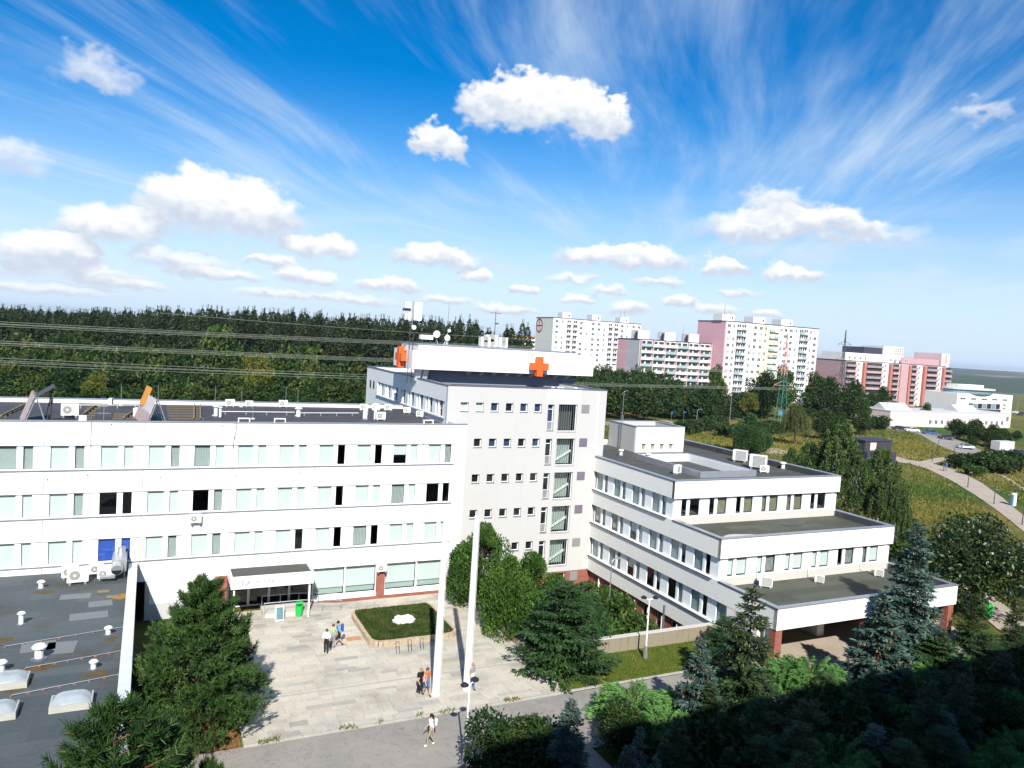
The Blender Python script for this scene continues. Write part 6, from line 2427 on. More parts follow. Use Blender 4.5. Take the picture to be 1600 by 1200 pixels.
# --- near trees
plant('pine_tree', 'big dense pine between the annex and the plaza', 'tree', PI_A, 9.2, 318, 890, 41.6, 1.0)
plant('pine_tree', 'dark pine at the lower left in front of the annex roof', 'tree', PI_B, 10.4, 182, 1072, 25.8, 1.0)
plant('pine_tree', 'young pine tip at the bottom edge left of the walk', 'tree', PI_B, 10.4, 330, 1172, 27.5, .55)
plant('pine_tree', 'pine leaning in behind the lower left pine', 'tree', PI_B, 10.4, 248, 1115, 27.8, .8)
plant('thuja_tree', 'tall bright thuja against the clinic corner, left of the group', 'tree', TH_A, 7.6, 756, 820, 54.6, 1.05, gz=-.1)
plant('thuja_tree', 'broad thuja in the middle of the group by the tower', 'tree', TH_A, 7.6, 832, 866, 50.0, 1.05, 2.0, gz=-.6)
plant('thuja_tree', 'lower thuja behind the stone wall between the two tall ones', 'tree', TH_A, 7.6, 798, 872, 49.0, .9, 4.0, gz=-.2)
plant('thuja_tree', 'thuja filling the gap between the broad thuja and the dark conifer', 'tree', TH_A, 7.6, 868, 900, 46.8, 1.1, 1.0, gz=-.9)
plant('thuja_tree', 'small dark thuja right behind the feathery conifer', 'tree', TH_D, 7.6, 912, 932, 46.0, 1.15, 3.0, gz=-1.6)
plant('yew_tree', 'wide dark feathery conifer at the corner of the plaza', 'tree', YW_A, 6.6, 888, 908, 42.4, 1.0)
plant('yew_tree', 'dark conifer growing in the sunken garden behind the plaza conifer', 'tree', YW_A, 6.6, 925, 925, 48.5, .75, gz=-2.6)
for i, (px, py, Y, s_) in enumerate(((955, 945, 53, 2.0), (985, 975, 49, 1.8), (1015, 990, 47, 1.6), (945, 975, 47.5, 2.0), (930, 930, 56.5, 1.9), (905, 950, 51, 2.2))):
    p = ony(px, py, Y)
    tree('garden_shrub', 'leafy shrub in the sunken garden, %s' % ('below the tower brick corner', 'halfway along the basement windows', 'nearest to the retaining wall end', 'against the retaining wall', 'under the first basement window', 'behind the dark conifer')[i], 'shrub', HB_A,
         (p.x, Y, -3.1), s_, i * 1.1, 'shrubs in the sunken garden', s_ * 1.15)
plant('spruce_tree', 'dark green spruce with brown cones left of the entrance', 'tree', SP_A, 8.0, 1178, 916, 33.2, 1.0)
plant('blue_spruce', 'silvery spruce full of hanging brown cones beside the walk', 'tree', SP_B, 6.0, 1098, 998, 32.6, .95)
plant('blue_spruce', 'tall blue spruce covering the right end of the lowest terrace', 'tree', SP_C, 10.5, 1436, 816, 35.0, 1.0)
plant('blue_spruce', 'blue spruce with golden cones in front of the entrance', 'tree', SP_B, 6.0, 1382, 934, 32.3, 1.25, 2.0)
plant('spruce_tree', 'green spruce right of the stepped wing by the path', 'tree', SP_D, 7.0, 1527, 925, 36.0, .9)
plant('spruce_tree', 'green spruce between the tall blue spruce and the path', 'tree', SP_D, 7.0, 1474, 985, 32.5, 1.0, 1.0)
plant('spruce_tree', 'brownish spruce at the right picture edge', 'tree', SP_A, 8.0, 1592, 935, 33.0, 1.0, 2.0)
plant('blue_spruce', 'pale blue spruce at the bottom beside the dark bush', 'tree', SP_C, 10.5, 893, 1092, 28.6, 1.05, 3.0)
plant('blue_spruce', 'small blue spruce tip at the bottom edge, left of two', 'tree', SP_B, 6.0, 984, 1164, 27.0, 1.0, 3.0)
plant('blue_spruce', 'small blue spruce tip at the bottom edge, right of two', 'tree', SP_B, 6.0, 1026, 1182, 26.5, .8, 1.0)
plant('blue_spruce', 'short blue spruce growing through the bright juniper', 'tree', SP_BD, 7.0, 1002, 1132, 29.4, .6, 1.0)
plant('dark_bush', 'round dark bush at the bottom beside the blue bench', 'shrub', BU_A, 4.2, 815, 1112, 30.6, 1.0)
plant('dark_bush', 'second dark bush at the bottom behind the pale blue spruce', 'shrub', BU_A, 4.2, 862, 1122, 31.2, .8, 2.0)
p = onz(1000, 1130)
tree('juniper_bush', 'bright green spreading juniper beside the asphalt walk', 'shrub', JU_A, (p.x - .4, p.y + .2, 0), 1.0, 0, 'spreading junipers', 1.1)
p = onz(1055, 1118)
tree('juniper_bush', 'spreading juniper touching the cone-laden silvery spruce', 'shrub', JU_A, (p.x, p.y - .6, 0), .8, 1.5, 'spreading junipers', .9)
p = onz(1268, 1090)
tree('juniper_bush', 'bright green juniper below the entrance steps', 'shrub', JU_A, (p.x, p.y, 0), .95, 2.5, 'spreading junipers', 1.25)
p = onz(1222, 1075)
tree('juniper_bush', 'dark-bottomed juniper at the foot of the cone-bearing spruce', 'shrub', JU_A, (p.x, p.y - .3, 0), .8, 4.0, 'spreading junipers', 1.0)
p = onz(1145, 1068)
tree('yew_tree', 'low green conifer left of the cone-bearing spruce trunk', 'shrub', YW_A, (p.x, p.y - .6, 0), .55, 1.0, None, .5)
p = onz(1130, 1020)
tree('yew_tree', 'low conifer hiding the end of the retaining wall', 'shrub', YW_A, (p.x, p.y, 0), .45, 3.0, None, .42)
p = onz(1460, 1065)
tree('yew_tree', 'sprawling green conifer below the tall blue spruce', 'shrub', YW_A, (p.x, p.y, 0), .65, 2.0, None, .5)
for i, (px, py, Y, ms, s_, lb) in enumerate(((1330, 1080, 30.0, SP_D, 1.0, 'left of the shaded row'), (1420, 1050, 29.0, SP_G, 1.2, 'second of the shaded row'), (1250, 1130, 28.0, SP_BD, 1.0, 'lowest of the shaded row'),
                                               (1500, 1050, 28.5, SP_D, 1.1, 'third of the shaded row'), (1570, 1020, 28.0, SP_G, 1.2, 'last of the shaded row'), (1370, 1130, 25.5, SP_BD, 1.2, 'in the second shaded row'), (1480, 1110, 25.0, SP_BD, 1.2, 'right in the second shaded row'), (1140, 1165, 27.2, SP_D, .9, 'at the left end of the shade'))):
    plant('spruce_tree', 'spruce in deep shade at the lower right, ' + lb, 'tree', ms, 7.0 if ms in (SP_D, SP_BD) else 6.0, px, py, Y, s_, i * 1.3, 'spruces in the shade')
rs2 = random.Random(77)
nn = 0
for row in range(4):
    x = 23.4 + row * .5
    while x < 66:
        Y = 31.6 - row * 2.7 + rs2.uniform(-.6, .6)
        ms, kk = rs2.choice(((YW_A, .42), (YW_A, .5), (BU_A, .7), (SP_D, .55), (JU_A, .95), (HB_D, 1.6)))
        s_ = kk * rs2.uniform(.85, 1.2)
        if x > 23.2:
            tree('shade_shrub', 'evergreen shrub in the dark planting at the lower right', 'shrub', ms, (x, Y, hz(x, Y)), s_, rs2.uniform(0, 6), 'evergreen shrubs of the shaded planting', s_ * rs2.uniform(.9, 1.2))
        x += rs2.uniform(2.4, 3.8)
# right: walnut and trees along the garden path
p = ony(1530, 815, 40.5)
tree('walnut_tree', 'big dark glossy tree right of the lowest terrace', 'tree', WA_A, (p.x + .5, 40.5, hz(p.x, 40.5)), p.z / 8.5 * 1.03, 0, None, p.z / 8.5)
p = ony(1600, 850, 42)
tree('walnut_tree', 'dark tree at the right picture edge behind the walnut', 'tree', WA_A, (p.x + 2, 42, hz(p.x, 42)), p.z / 8.5 * .9, 2.0, None, p.z / 8.5)
for i, (px, py, w, ms, lb) in enumerate(((1462, 905, 1.3, HB_A, 'at the near edge of the garden path'), (1410, 838, 1.6, HB_A, 'at the corner of the middle terrace'), (1425, 862, 1.3, HB_D, 'beside the garden path bend'), (1405, 875, 1.5, HB_A, 'between the lowest terrace and the path'), (1440, 895, 1.2, HB_A, 'behind the tall blue spruce'))):
    p = onz(px, py)
    tree('garden_shrub', 'loose green shrub ' + lb, 'shrub', ms, (p.x, p.y, hz(p.x, p.y)), w, i, 'shrubs by the garden path', w)
# birches right behind the stepped wing
for i, (px, py, bx, by, ms, w, lb) in enumerate(((1302, 660, 1302, 800, BI_A, 1.0, 'tallest birch behind the stepped wing'), (1262, 690, 1258, 790, BI_B, .9, 'pale birch left of the tallest one'), (1370, 700, 1368, 830, BI_B, .95, 'bright green birch at the right end of the wing'),
                                                 (1335, 710, 1332, 830, BI_A, .95, 'birch between the tallest and the bright one'), (1235, 700, 1232, 770, BI_B, .8, 'low birch at the left end of the birch row'), (1402, 760, 1396, 850, BI_B, .75, 'short birch at the terrace corner'), (1385, 735, 1380, 845, BI_A, .8, 'slim birch beside the bright one'))):
    g = onz(bx, by)
    tp = ony(px, py, g.y)
    k = max(.35, tp.z / 10)
    tree('birch_tree', lb, 'tree', ms, (g.x, g.y, hz(g.x, g.y)), k * w, i * 1.7, 'birches behind the wing', k)
p = onz(1240, 698)
tree('willow_tree', 'weeping willow between the birches and the pylon', 'tree', WI_A, (p.x, p.y, hz(p.x, p.y)), ony(1240, 633, p.y).z / 9.5 * 1.0, 0, None, ony(1240, 633, p.y).z / 9.5)
p = onz(1168, 712)
tree('columnar_tree', 'dark upright tree beside the yellow field', 'tree', TH_D, (p.x, p.y, hz(p.x, p.y)), ony(1168, 648, p.y).z / 7.6 * 1.0, 2, None, ony(1168, 648, p.y).z / 7.6)
p = onz(1190, 708)
tree('columnar_tree', 'lower dark bushy tree right of the upright one', 'tree', TH_D, (p.x, p.y, hz(p.x, p.y)), ony(1190, 672, p.y).z / 7.6 * 1.1, 3, None, ony(1190, 672, p.y).z / 7.6)
# distant single trees (apex px,py, ground px row, width factor)
far = [(1312, 652, 688, LF_B, 1.05, 'round dark tree behind the willow'), (1345, 648, 686, LF_B, .9, 'dark tree right of the round one'), (1285, 640, 690, LF_B, .9, 'dark tree left of the round one'),
       (1345, 622, 664, LF_A, .95, 'bright green tree below the pylon'), (1385, 625, 662, LF_Y, .8, 'olive tree right of the pylon'),
       (1445, 630, 664, LF_C, .9, 'single dark tree in front of the pink low building'), (1423, 645, 663, LF_B, .5, 'small dark tree left of the single one'),
       (1330, 592, 655, LF_B, .75, 'tall dark tree under the dark pylon'), (1375, 602, 650, LF_B, .7, 'pine-dark tree in front of the balcony block'), (1360, 610, 652, LF_B, .6, 'lower dark tree in front of the balcony block'),
       (1270, 585, 652, LF_C, .8, 'tree in front of the pink gable of the balcony block'), (1290, 588, 654, LF_B, .8, 'second tree in front of the pink gable'),
       (1075, 615, 652, LF_Y, .9, 'yellow-green tree by the road'), (1170, 612, 655, LF_Y, .8, 'olive tree by the road lamp'), (1095, 600, 655, LF_B, .9, 'dark tree behind the yellow-green one'),
       (1495, 658, 690, LF_B, 1.2, 'first dark tree of the row at the car park'), (1520, 656, 694, LF_B, 1.1, 'second dark tree of the row at the car park'), (1548, 662, 700, LF_B, 1.1, 'third dark tree of the row at the car park'), (1568, 668, 700, LF_B, .9, 'last dark tree of the row at the car park'),
       (1588, 672, 688, LF_B, 1.2, 'small tree on the green field at the right edge'), (1518, 682, 702, LF_B, .7, 'small tree beside the silver car'),
       (1115, 572, 650, LF_C, .55, 'slim dark tree in front of the tall pink-gabled block'), (1220, 575, 655, LF_C, .7, 'tree in front of the tall white block'), (1190, 578, 655, LF_B, .8, 'dark tree in front of the tall white block'),
       (340, 506, 620, LF_A, .75, 'pale round treetop standing out of the dark conifers'), (148, 585, 640, LF_Y, .8, 'yellowish tree at the forest edge'), (398, 553, 640, LF_Y, .7, 'light green tree at the forest edge by the wires')]
for i, (px, py, gy_, ms, w, lb) in enumerate(far):
    g = onz(px, gy_)
    k = max(.12, ony(px, py, g.y).z / 10)
    tree('broadleaf_tree', lb, 'tree', ms, (g.x, g.y, hz(g.x, g.y)), k * w, i * 2.1, 'single trees in the distance', k)
# meadow shrubs
for i, (px, py, w, ms, lb) in enumerate(((1507, 735, 2.6, HB_D, 'dark shrub left of the path lamps'), (1575, 735, 3.0, HB_D, 'tall dark shrub at the right edge of the meadow'), (1550, 740, 3.4, HB_D, 'long dark shrub in the right meadow'), (1540, 738, 2.5, HB_D, 'low dark shrub in the right meadow'),
                                          (1520, 745, 1.8, HB_A, 'small shrub at the path corner'), (1432, 660, 2.0, HB_D, 'tiny shrub on the mown field, left'), (1475, 664, 2.0, HB_D, 'tiny shrub on the mown field, right'), (1370, 675, 3.5, HB_D, 'shrub on the slope below the car park'), (1105, 705, 1.2, HB_A, 'single shrub on the yellow field, left'), (1122, 706, 1.2, HB_A, 'single shrub on the yellow field, right'))):
    p = onz(px, py)
    tree('meadow_shrub', lb, 'shrub', ms, (p.x, p.y, hz(p.x, p.y)), w, i, 'shrubs in the meadow', w * .8)


# --- hedges, forest and woodland that read as one mass
def scatter(name, kinds, spots, kind='stuff', label=None, cat=None):
    """many simple trees in one mesh"""
    parts = {}
    for (x, y, h, w, k, rot) in spots:
        (lv, lq), leaf = kinds[k]
        ca, sa = math.cos(rot), math.sin(rot)
        V = np.stack([(lv[:, 0] * ca - lv[:, 1] * sa) * w + x, (lv[:, 0] * sa + lv[:, 1] * ca) * w + y, lv[:, 2] * h + hz(x, y)], -1)
        parts.setdefault(leaf, []).append((V, lq))
    leaves = list(parts)
    VV, QQ, MI, k0 = [], [], [], 0
    for i, lf in enumerate(leaves):
        v, q = join(parts[lf])
        VV.append(v)
        QQ.append(q + k0)
        MI += [i] * len(q)
        k0 += len(v)
    me = np_mesh(name, np.concatenate(VV), np.concatenate(QQ), [M[l] for l in leaves], MI)
    o = link(bpy.data.objects.new(name, me))
    return tag(o, label, cat, None, kind)


def unit_conifer(seed, n=420):
    rng = np.random.RandomState(seed)
    t = rng.uniform(.12, 1, n) ** .75
    az = rng.uniform(0, 2 * PI, n)
    rad = ((1 - t) ** .62 + .02) * rng.uniform(.3, 1.08, n) * (1 + .3 * np.sin(t * 75))
    P = np.stack([np.cos(az) * rad, np.sin(az) * rad, t], -1)
    # made for a unit tree: width and height are scaled when placed, so leaf size is set in metres here
    return P, np.stack([np.cos(az), np.sin(az), -.35 + 0 * az], -1), rng


def conifer_arrays(seed, h, r, n, L, W):
    P, A, rng = unit_conifer(seed, n)
    P = P * np.array([r, r, h])
    k = .5 + .6 * (1 - P[:, 2] / h)
    v, q = quads1(P, A + rng.normal(size=P.shape) * .3, L * rng.uniform(.7, 1.3, n) * k, W * k, rng)
    tip = np.array([[0, 0, h * .97]] * 5)
    v2, q2 = quads1(tip, np.array([[0, 0, 1.0]] * 5) + rng.normal(size=(5, 3)) * .2, L * 1.6, W * .35, rng)
    v3, q3 = limbs([((0, 0, 0), (0, 0, h * .9), .18, .05)], 5)
    return join([(v, q), (v2, q2), (v3, q3)])


def leafy_arrays(seed, h, r, n, L, W):
    a, b, _ = g_leafy(seed, h, r, n, L, W, 16, .06, .85, True)
    return a


KIN = [((lambda a: (a[0] / np.array([1, 1, 1]), a[1]))(conifer_arrays(30 + i, 20, 2.7 + .3 * i, 760, 1.15, .46)), 'f_conifer_far') for i in range(4)]
KDE = [(leafy_arrays(40 + i, 11, 4.6, 760, .80, .64), 'f_forest') for i in range(4)]
KDD = [(leafy_arrays(50 + i, 11, 4.6, 880, .78, .58), 'f_leaf_dark') for i in range(3)]
KAL = KIN + KDE
rf = random.Random(21)
spots = []
# conifer stand: tops lie on the line of the photograph's forest edge
def top_row(px):
    return 481 + 3 * math.sin(px * .013) + px * .028


for row in range(5):
    depth = 235 + row * 10
    px = -240 + row * 7
    while px < 830:
        q = at(px + rf.uniform(-4, 4), 500, depth + rf.uniform(-4, 4))
        hh = at(px, top_row(px), depth).z * rf.uniform(.90, 1.035) + row * .1
        if px > 745:
            hh *= rf.uniform(.75, .95)
        spots.append((q.x, q.y, hh / 20, rf.uniform(.8, 1.25), rf.randrange(4), rf.uniform(0, 6.28)))
        px += rf.uniform(8, 14)
for row in range(8):
    depth = 165 + row * 10
    px = -240 + row * 5
    while px < 900:
        q = at(px + rf.uniform(-6, 6), 500, depth + rf.uniform(-5, 5))
        hh = (5.0 + row * 1.35) * rf.uniform(.8, 1.25)
        spots.append((q.x, q.y, hh / 11, .62 + .06 * row + rf.uniform(-.1, .15), 4 + rf.randrange(4), rf.uniform(0, 6.28)))
        px += rf.uniform(20, 32)
scatter('forest', KAL, spots, 'stuff', 'dark mixed forest behind the long clinic roof', 'forest')
# woodland belt in front of the apartment blocks
spots = []
top = [(830, 540), (900, 562), (960, 566), (1000, 562), (1040, 572), (1070, 585), (1100, 592), (1150, 596), (1200, 600), (1250, 605), (1300, 612), (1340, 625), (1400, 632)]
def topy(px):
    for (a, b), (c, d) in zip(top[:-1], top[1:]):
        if a <= px <= c:
            return b + (d - b) * (px - a) / (c - a)
    return 600


for row in range(8):
    px = 835 + row * 6
    while px < 1400:
        base = 654 - row * 5
        g = onz(px, base + rf.uniform(-2, 2))
        dpt = math.hypot(g.x, g.y)
        tpz = ony(px, topy(px) + (7 - row) * 5.5 * rf.uniform(.6, 1.4), g.y).z
        hh = max(4.0, tpz * rf.uniform(.9, 1.06))
        k = 4 + rf.randrange(4) if rf.random() < .88 else rf.randrange(4)
        if not (abs(px - 1229) < 22 and row < 5):
          spots.append((g.x, g.y, hh / (20 if k < 4 else 11), .95 * rf.uniform(.8, 1.15) * (1 if k > 3 else .8), k, rf.uniform(0, 6.28)))
        px += rf.uniform(17, 27)
scatter('woodland_belt', KIN + KDD + [KDE[0]], spots, 'stuff', 'belt of trees between the road and the apartment blocks', 'woodland')
# clipped hedges by the road
for i, (a, c, lb, hh) in enumerate(((onz(1062, 681), onz(1128, 668), 'long clipped hedge left of the road junction', 3.0), (onz(1128, 686), onz(1215, 676), 'clipped hedge right of the road junction', 2.6), (onz(1160, 672), onz(1240, 676), 'rear hedge at the edge of the yellow field', 2.4))):
    rng = np.random.RandomState(60 + i)
    n = 5200
    L = (c - a).length
    d = np.array((c - a).normalized())
    nn = np.array([-d[1], d[0], 0])
    s = rng.uniform(0, L, n)
    th = rng.uniform(0, PI, n)
    P = np.array(a)[None] + d * s[:, None] + nn * (np.cos(th) * 2.2)[:, None] + np.array([[0, 0, 1.0]]) * (np.clip(np.sin(th) * 1.5, 0, 1) * hh * (1 + .12 * np.sin(s * .9)))[:, None]
    v, q = quads1(P + rng.normal(size=P.shape) * .12, rng.normal(size=(n, 3)) + np.array([[0, 0, .4]]), .5, .4, rng)
    me = np_mesh('clipped_hedge', v, q, M['f_leaf_dark'])
    o = link(bpy.data.objects.new('clipped_hedge', me))
    tag(o, lb, 'hedge', 'hedges by the road')


# grass and ground cover near by
def grass(name, n, area, z, mat_, seed, L=.11, W=.03, label=None, keep=None, spread=.5):
    rng = np.random.RandomState(seed)
    P = np.stack([rng.uniform(area[0], area[1], n), rng.uniform(area[2], area[3], n), np.zeros(n)], -1)
    if keep is not None:
        P = P[[keep(p[0], p[1]) for p in P]]
    P[:, 2] = hgt(P[:, 0], P[:, 1]) + .03 if z is None else z
    A = np.array([[0, 0, 1.0]]) + rng.normal(size=P.shape) * spread
    v, q = quads1(P, A, L * rng.uniform(.5, 1.5, len(P)), W, rng, .3)
    o = link(bpy.data.objects.new(name, np_mesh(name, v, q, M[mat_])))
    return tag(o, label, 'grass' if label else None, None, 'stuff')


grass('lawn_grass', 34000, (24.5, 39.5, 39.65, 43.8), None, 'f_grass', 71, .10, .035, 'short patchy lawn between the walk and the concrete wall')
grass('planter_cover', 26000, (14.75, 20.5, 49.7, 55.45), .47, 'f_groundcover', 72, .13, .06, 'dense green ground cover inside the stone planter',
      lambda x, y: not (abs(x - 17.6) < .6 and abs(y - 52.4) < .35), .8)
grass('garden_cover', 26000, (26.5, 39.2, 45.4, 61.8), None, 'f_thuja', 73, .45, .22, 'low green growth in the sunken garden', None, .9)
grass('dry_litter', 9000, (.3, 4.8, 39.0, 45.0), None, 'dry_litter_leaf', 74, .10, .04, 'dry needles and grass below the big pine', None, 1.4)
grass('kerb_weeds', 1500, (5.2, 24.2, 39.42, 39.66), .06, 'f_grass', 75, .22, .05, 'weeds along the kerb of the plaza', lambda x, y: math.sin(x * 1.3) + math.sin(x * 3.1 + 1) > .7, .7)
PATHS = [[onz(*q)[:2] for q in pl] for pl in (((1378, 716), (1400, 722), (1440, 728), (1475, 738), (1510, 754), (1545, 775), (1600, 817), (1680, 880)), ((1440, 728), (1475, 719), (1500, 718)), ((1395, 668), (1440, 680), (1490, 698), (1540, 712), (1660, 722)), ((860, 664), (960, 662), (1060, 664), (1160, 667), (1250, 672)), ((1395, 845), (1425, 862), (1475, 888), (1560, 960)))]
PW = (3.4, 1.8, 6.2, 4.8, 2.2)


def off_path(x, y):
    for pl, w in zip(PATHS, PW):
        for a, b in zip(pl[:-1], pl[1:]):
            ax, ay, bx, by = a[0], a[1], b[0], b[1]
            dx, dy = bx - ax, by - ay
            t = max(0.0, min(1.0, ((x - ax) * dx + (y - ay) * dy) / (dx * dx + dy * dy)))
            if math.hypot(x - ax - t * dx, y - ay - t * dy) < w:
                return False
    return x > 62 + .25 * (60 - min(y, 60))


grass('meadow_grass', 22000, (62, 125, 38, 92), None, 'f_meadow', 76, .30, .12, 'tall meadow grass right of the stepped wing', off_path, .6)
grass('far_meadow_grass', 36000, (95, 225, 68, 172), None, 'f_meadow', 77, .40, .26, 'dry and green meadow grass around the gravel path', off_path, .7)

# ------------------------------------------------------------------ apartment blocks in the distance
def far_window_mesh(w, h, m='far_pane'):
    k = ('fw', w, h, m)
    if k not in MCACHE:
        b = MB()
        t = .09
        b.box(0, w, -.07, .0, 0, t).box(0, w, -.07, 0, h - t, h).box(0, t, -.07, 0, t, h - t).box(w - t, w, -.07, 0, t, h - t)
        b.box(w / 2 - .05, w / 2 + .05, -.065, 0, t, h - t)
        MCACHE[k] = b.mesh('window', M['frame_white'])
        MCACHE[('fp', w, h, m)] = MB().box(t, w - t, -.03, -.004, t, h - t).mesh('pane', M[m])
    return MCACHE[k], MCACHE[('fp', w, h, m)]


def far_window(parent, loc, w, h, m='far_pane'):
    a, c = far_window_mesh(w, h, m)
    f = inst(a, 'window', parent, loc)
    sub(c, 'pane', f)
    return f


def balcony(parent, x, y, z, w, d, m, glass=None, h=1.05):
    """projecting balcony: slab, front and cheeks, as one part with dark door panes behind"""
    k = ('balc', round(w, 2), d, m, h)
    if k not in MCACHE:
        b = MB()
        b.box(0, w, -d, 0, -.12, 0).box(.04, w - .04, -d + .02, -d + .07, .001, h).box(.0, .05, -d + .071, -.001, .001, h).box(w - .05, w, -d + .071, -.001, .001, h)
        MCACHE[k] = b.mesh('balcony', M[m])
    o = inst(MCACHE[k], 'balcony', parent, (x, y, z))
    k2 = ('bdoor', round(w, 2))
    if k2 not in MCACHE:
        MCACHE[k2] = MB().box(.15, w * .42, -.02, -.004, .05, 2.2).box(w * .55, w - .15, -.02, -.004, .7, 2.2).mesh('balcony_door', M['far_pane'])
    sub(MCACHE[k2], 'balcony_door', o)
    return o


def block_base(name, label, px, py, depth, px_r, py_r, gable_px, gable_py, wall, gable, z0=-.5, back=None):
    """front-left top corner from a pixel at a given depth; faces along the same axes as the clinic"""
    c = at(px, py, depth)
    r = ony(px_r, py_r, c.y)
    if gable_px:
        bk = onx(gable_px, gable_py, c.x)
        yb = min(bk.y, c.y + 48)
        yb = max(yb, c.y + 9)
    else:
        yb = c.y + (back or 11)
    t = thing(name, label, 'building', ((c.x + r.x) / 2, c.y + 3, 0), 0, None)
    W = r.x - c.x
    MB().box(c.x + .3, r.x, c.y, yb, z0, c.z).build('wall', M[wall], t)
    MB().box(c.x, c.x + .299, c.y, yb, z0, c.z + .02).build('gable_wall', M[gable], t)
    MB().box(c.x - .15, r.x + .15, c.y - .12, yb + .15, c.z + .021, c.z + .35).build('roof', M['far_dark_roof'], t)
    return t, c.x, r.x, c.y, yb, c.z


rb = random.Random(9)
# block with the round emblem on its gable
t, x0, x1, y0, y1, zt_ = block_base('apartment_block', 'long white apartment block with a round red emblem on its gable', 865, 496.5, 398, 1002, 507.5, 838, 505, 'far_white', 'far_cream')
W = x1 - x0
ncol = 15
for r in range(8):
    z = zt_ - 2.35 - 2.8 * r
    for c in range(ncol):
        x = x0 + 1.4 + (W - 3.6) * c / (ncol - 1)
        k = c % 7
        if k in (2, 3):
            balcony(t, x - .5, y0, z - .6, 2.5, 1.0, 'far_cream' if (r + c) % 3 else 'far_grey')
        else:
            far_window(t, (x, y0, z), 1.7 if k in (0, 4, 6) else 1.1, 1.45, 'far_pane' if rb.random() < .7 else 'far_pane_pale')
for c in (0.12, .45, .78):
    MB().box(x0 + W * c, x0 + W * c + 5.5, y0 + 2.5, y0 + 8, zt_ + .351, zt_ + 3.4).build('roof_house', M['far_white'], t)
    MB().box(x0 + W * c + 3.6, x0 + W * c + 4.5, y0 + 2.47, y0 + 2.499, zt_ + 1.4, zt_ + 2.3).build('roof_window', M['far_pane'], t)
for dx in (0, 2.6):
    MB().tube((x0 + W * .78 + .7 + dx, y0 + 4, zt_ + 3.4), (x0 + W * .78 + .7 + dx, y0 + 4, zt_ + 7.5), .09, .05, 6).build('aerial', M['steel_dark'], t)
# emblem: ring and cross on the gable
ec = onx(842.5, 508.5, x0 - .12)
b = MB()
n = 28
R0, R1 = 3.9, 3.1
hgtk = 1.0
for k in range(n):
    a, c = 2 * PI * k / n, 2 * PI * (k + 1) / n
    pts = [(R0, a), (R0, c), (R1, c), (R1, a)]
    b.add([(x0 - .06, ec.y + q * math.cos(s), ec.z + q * math.sin(s)) for q, s in pts], [(0, 1, 2, 3)])
b.add([(x0 - .06, ec.y + p, ec.z + q) for p, q in ((-3.1, -.3), (3.1, -.3), (3.1, .3), (-3.1, .3))], [(0, 1, 2, 3)])
b.add([(x0 - .062, ec.y + p, ec.z + q) for p, q in ((-.28, -3.1), (.28, -3.1), (.28, 3.1), (-.28, 3.1))], [(0, 1, 2, 3)])
b.build('emblem', M['red_line'], t)
# small far building behind
t, x0, x1, y0, y1, zt_ = block_base('apartment_block', 'low far block with orange roof edge left of the emblem block', 800, 524, 470, 840, 527, None, None, 'far_white', 'far_white')
for r in range(4):
    for c in range(3):
        x = x0 + 1 + c * (x1 - x0 - 2) / 3
        balcony(t, x, y0, zt_ - 2.6 - 2.8 * r, (x1 - x0) / 3 - 1.4, 1.0, 'far_white')
MB().box(x0 - .1, x1 + .1, y0 - .3, y0 - .13, zt_ - .5, zt_ + .3).build('roof_edge', M['orange_sheet'], t)

# lower pink and white balcony block
t, x0, x1, y0, y1, zt_ = block_base('apartment_block', 'lower white balcony block with a pink and grey gable between two tall blocks', 1000, 530.5, 317, 1112, 538, 966, 527, 'far_white', 'far_grey')
W = x1 - x0
MB().box(x0 - .02, x0 - .001, y0 + (y1 - y0) * .55, y1, -.5, zt_ + .015).build('pink_gable_field', M['pink_wall'], t)
for r in range(7):
    z = zt_ - 2.6 - 2.8 * r
    for c in range(6):
        x = x0 + .5 + (W - 1) * c / 6
        w_ = (W - 1) / 6 - .35
        balcony(t, x, y0, z, w_, 1.1, 'far_white' if (r + c) % 3 else 'balcony_glass')
for c in range(7):
    x = x0 + .5 + (W - 1) * c / 6 - .3
    MB().box(x, x + .22, y0 - 1.25, y0 - .001, -.4, zt_ - .1).build('pink_fin', M['pink_pale'], t)
for c in (.02, .38, .72):
    MB().box(x0 + W * c, x0 + W * c + 5.5, y0 + 2.5, y0 + 8, zt_ + .351, zt_ + 4.0).build('roof_house', M['far_white'], t)
    MB().box(x0 + W * c - .6, x0 + W * c - .05, y0 + 3, y0 + 4, zt_ + .351, zt_ + 3.4).build('chimney', M['far_dark_roof'], t)
MB().tube((x0 + W * .68, y0 + 5, zt_ + .35), (x0 + W * .68, y0 + 5, zt_ + 8), .06, .04, 5).build('aerial', M['steel_dark'], t)

# tall block with pink gable
t, x0, x1, y0, y1, zt_ = block_base('apartment_block', 'tall white apartment block with a large plain pink gable', 1134.5, 502, 326, 1279.5, 514.5, 1091, 501, 'far_white', 'pink_wall')
W = x1 - x0
cols = [('w', .020), ('n', .075), ('b', .115), ('b', .165), ('n', .245), ('w', .290), ('w', .350), ('n', .405), ('b', .455), ('b', .505), ('n', .575), ('w', .615), ('w', .675), ('n', .735), ('b', .785), ('b', .835), ('n', .900), ('w', .945)]
MB().box(x0 + W * .34, x0 + W * .56, y0 - .03, y0 - .001, -.4, zt_ - .02).build('yellow_field', M['far_yellow'], t)
MB().box(x0 + .3, x0 + W * .10, y0 - .03, y0 - .001, -.4, zt_ - .02).build('pink_field', M['pink_pale'], t)
MB().box(x0 + W * .925, x1 - .02, y0 - .03, y0 - .001, -.4, zt_ - .02).build('pink_field', M['pink_pale'], t)
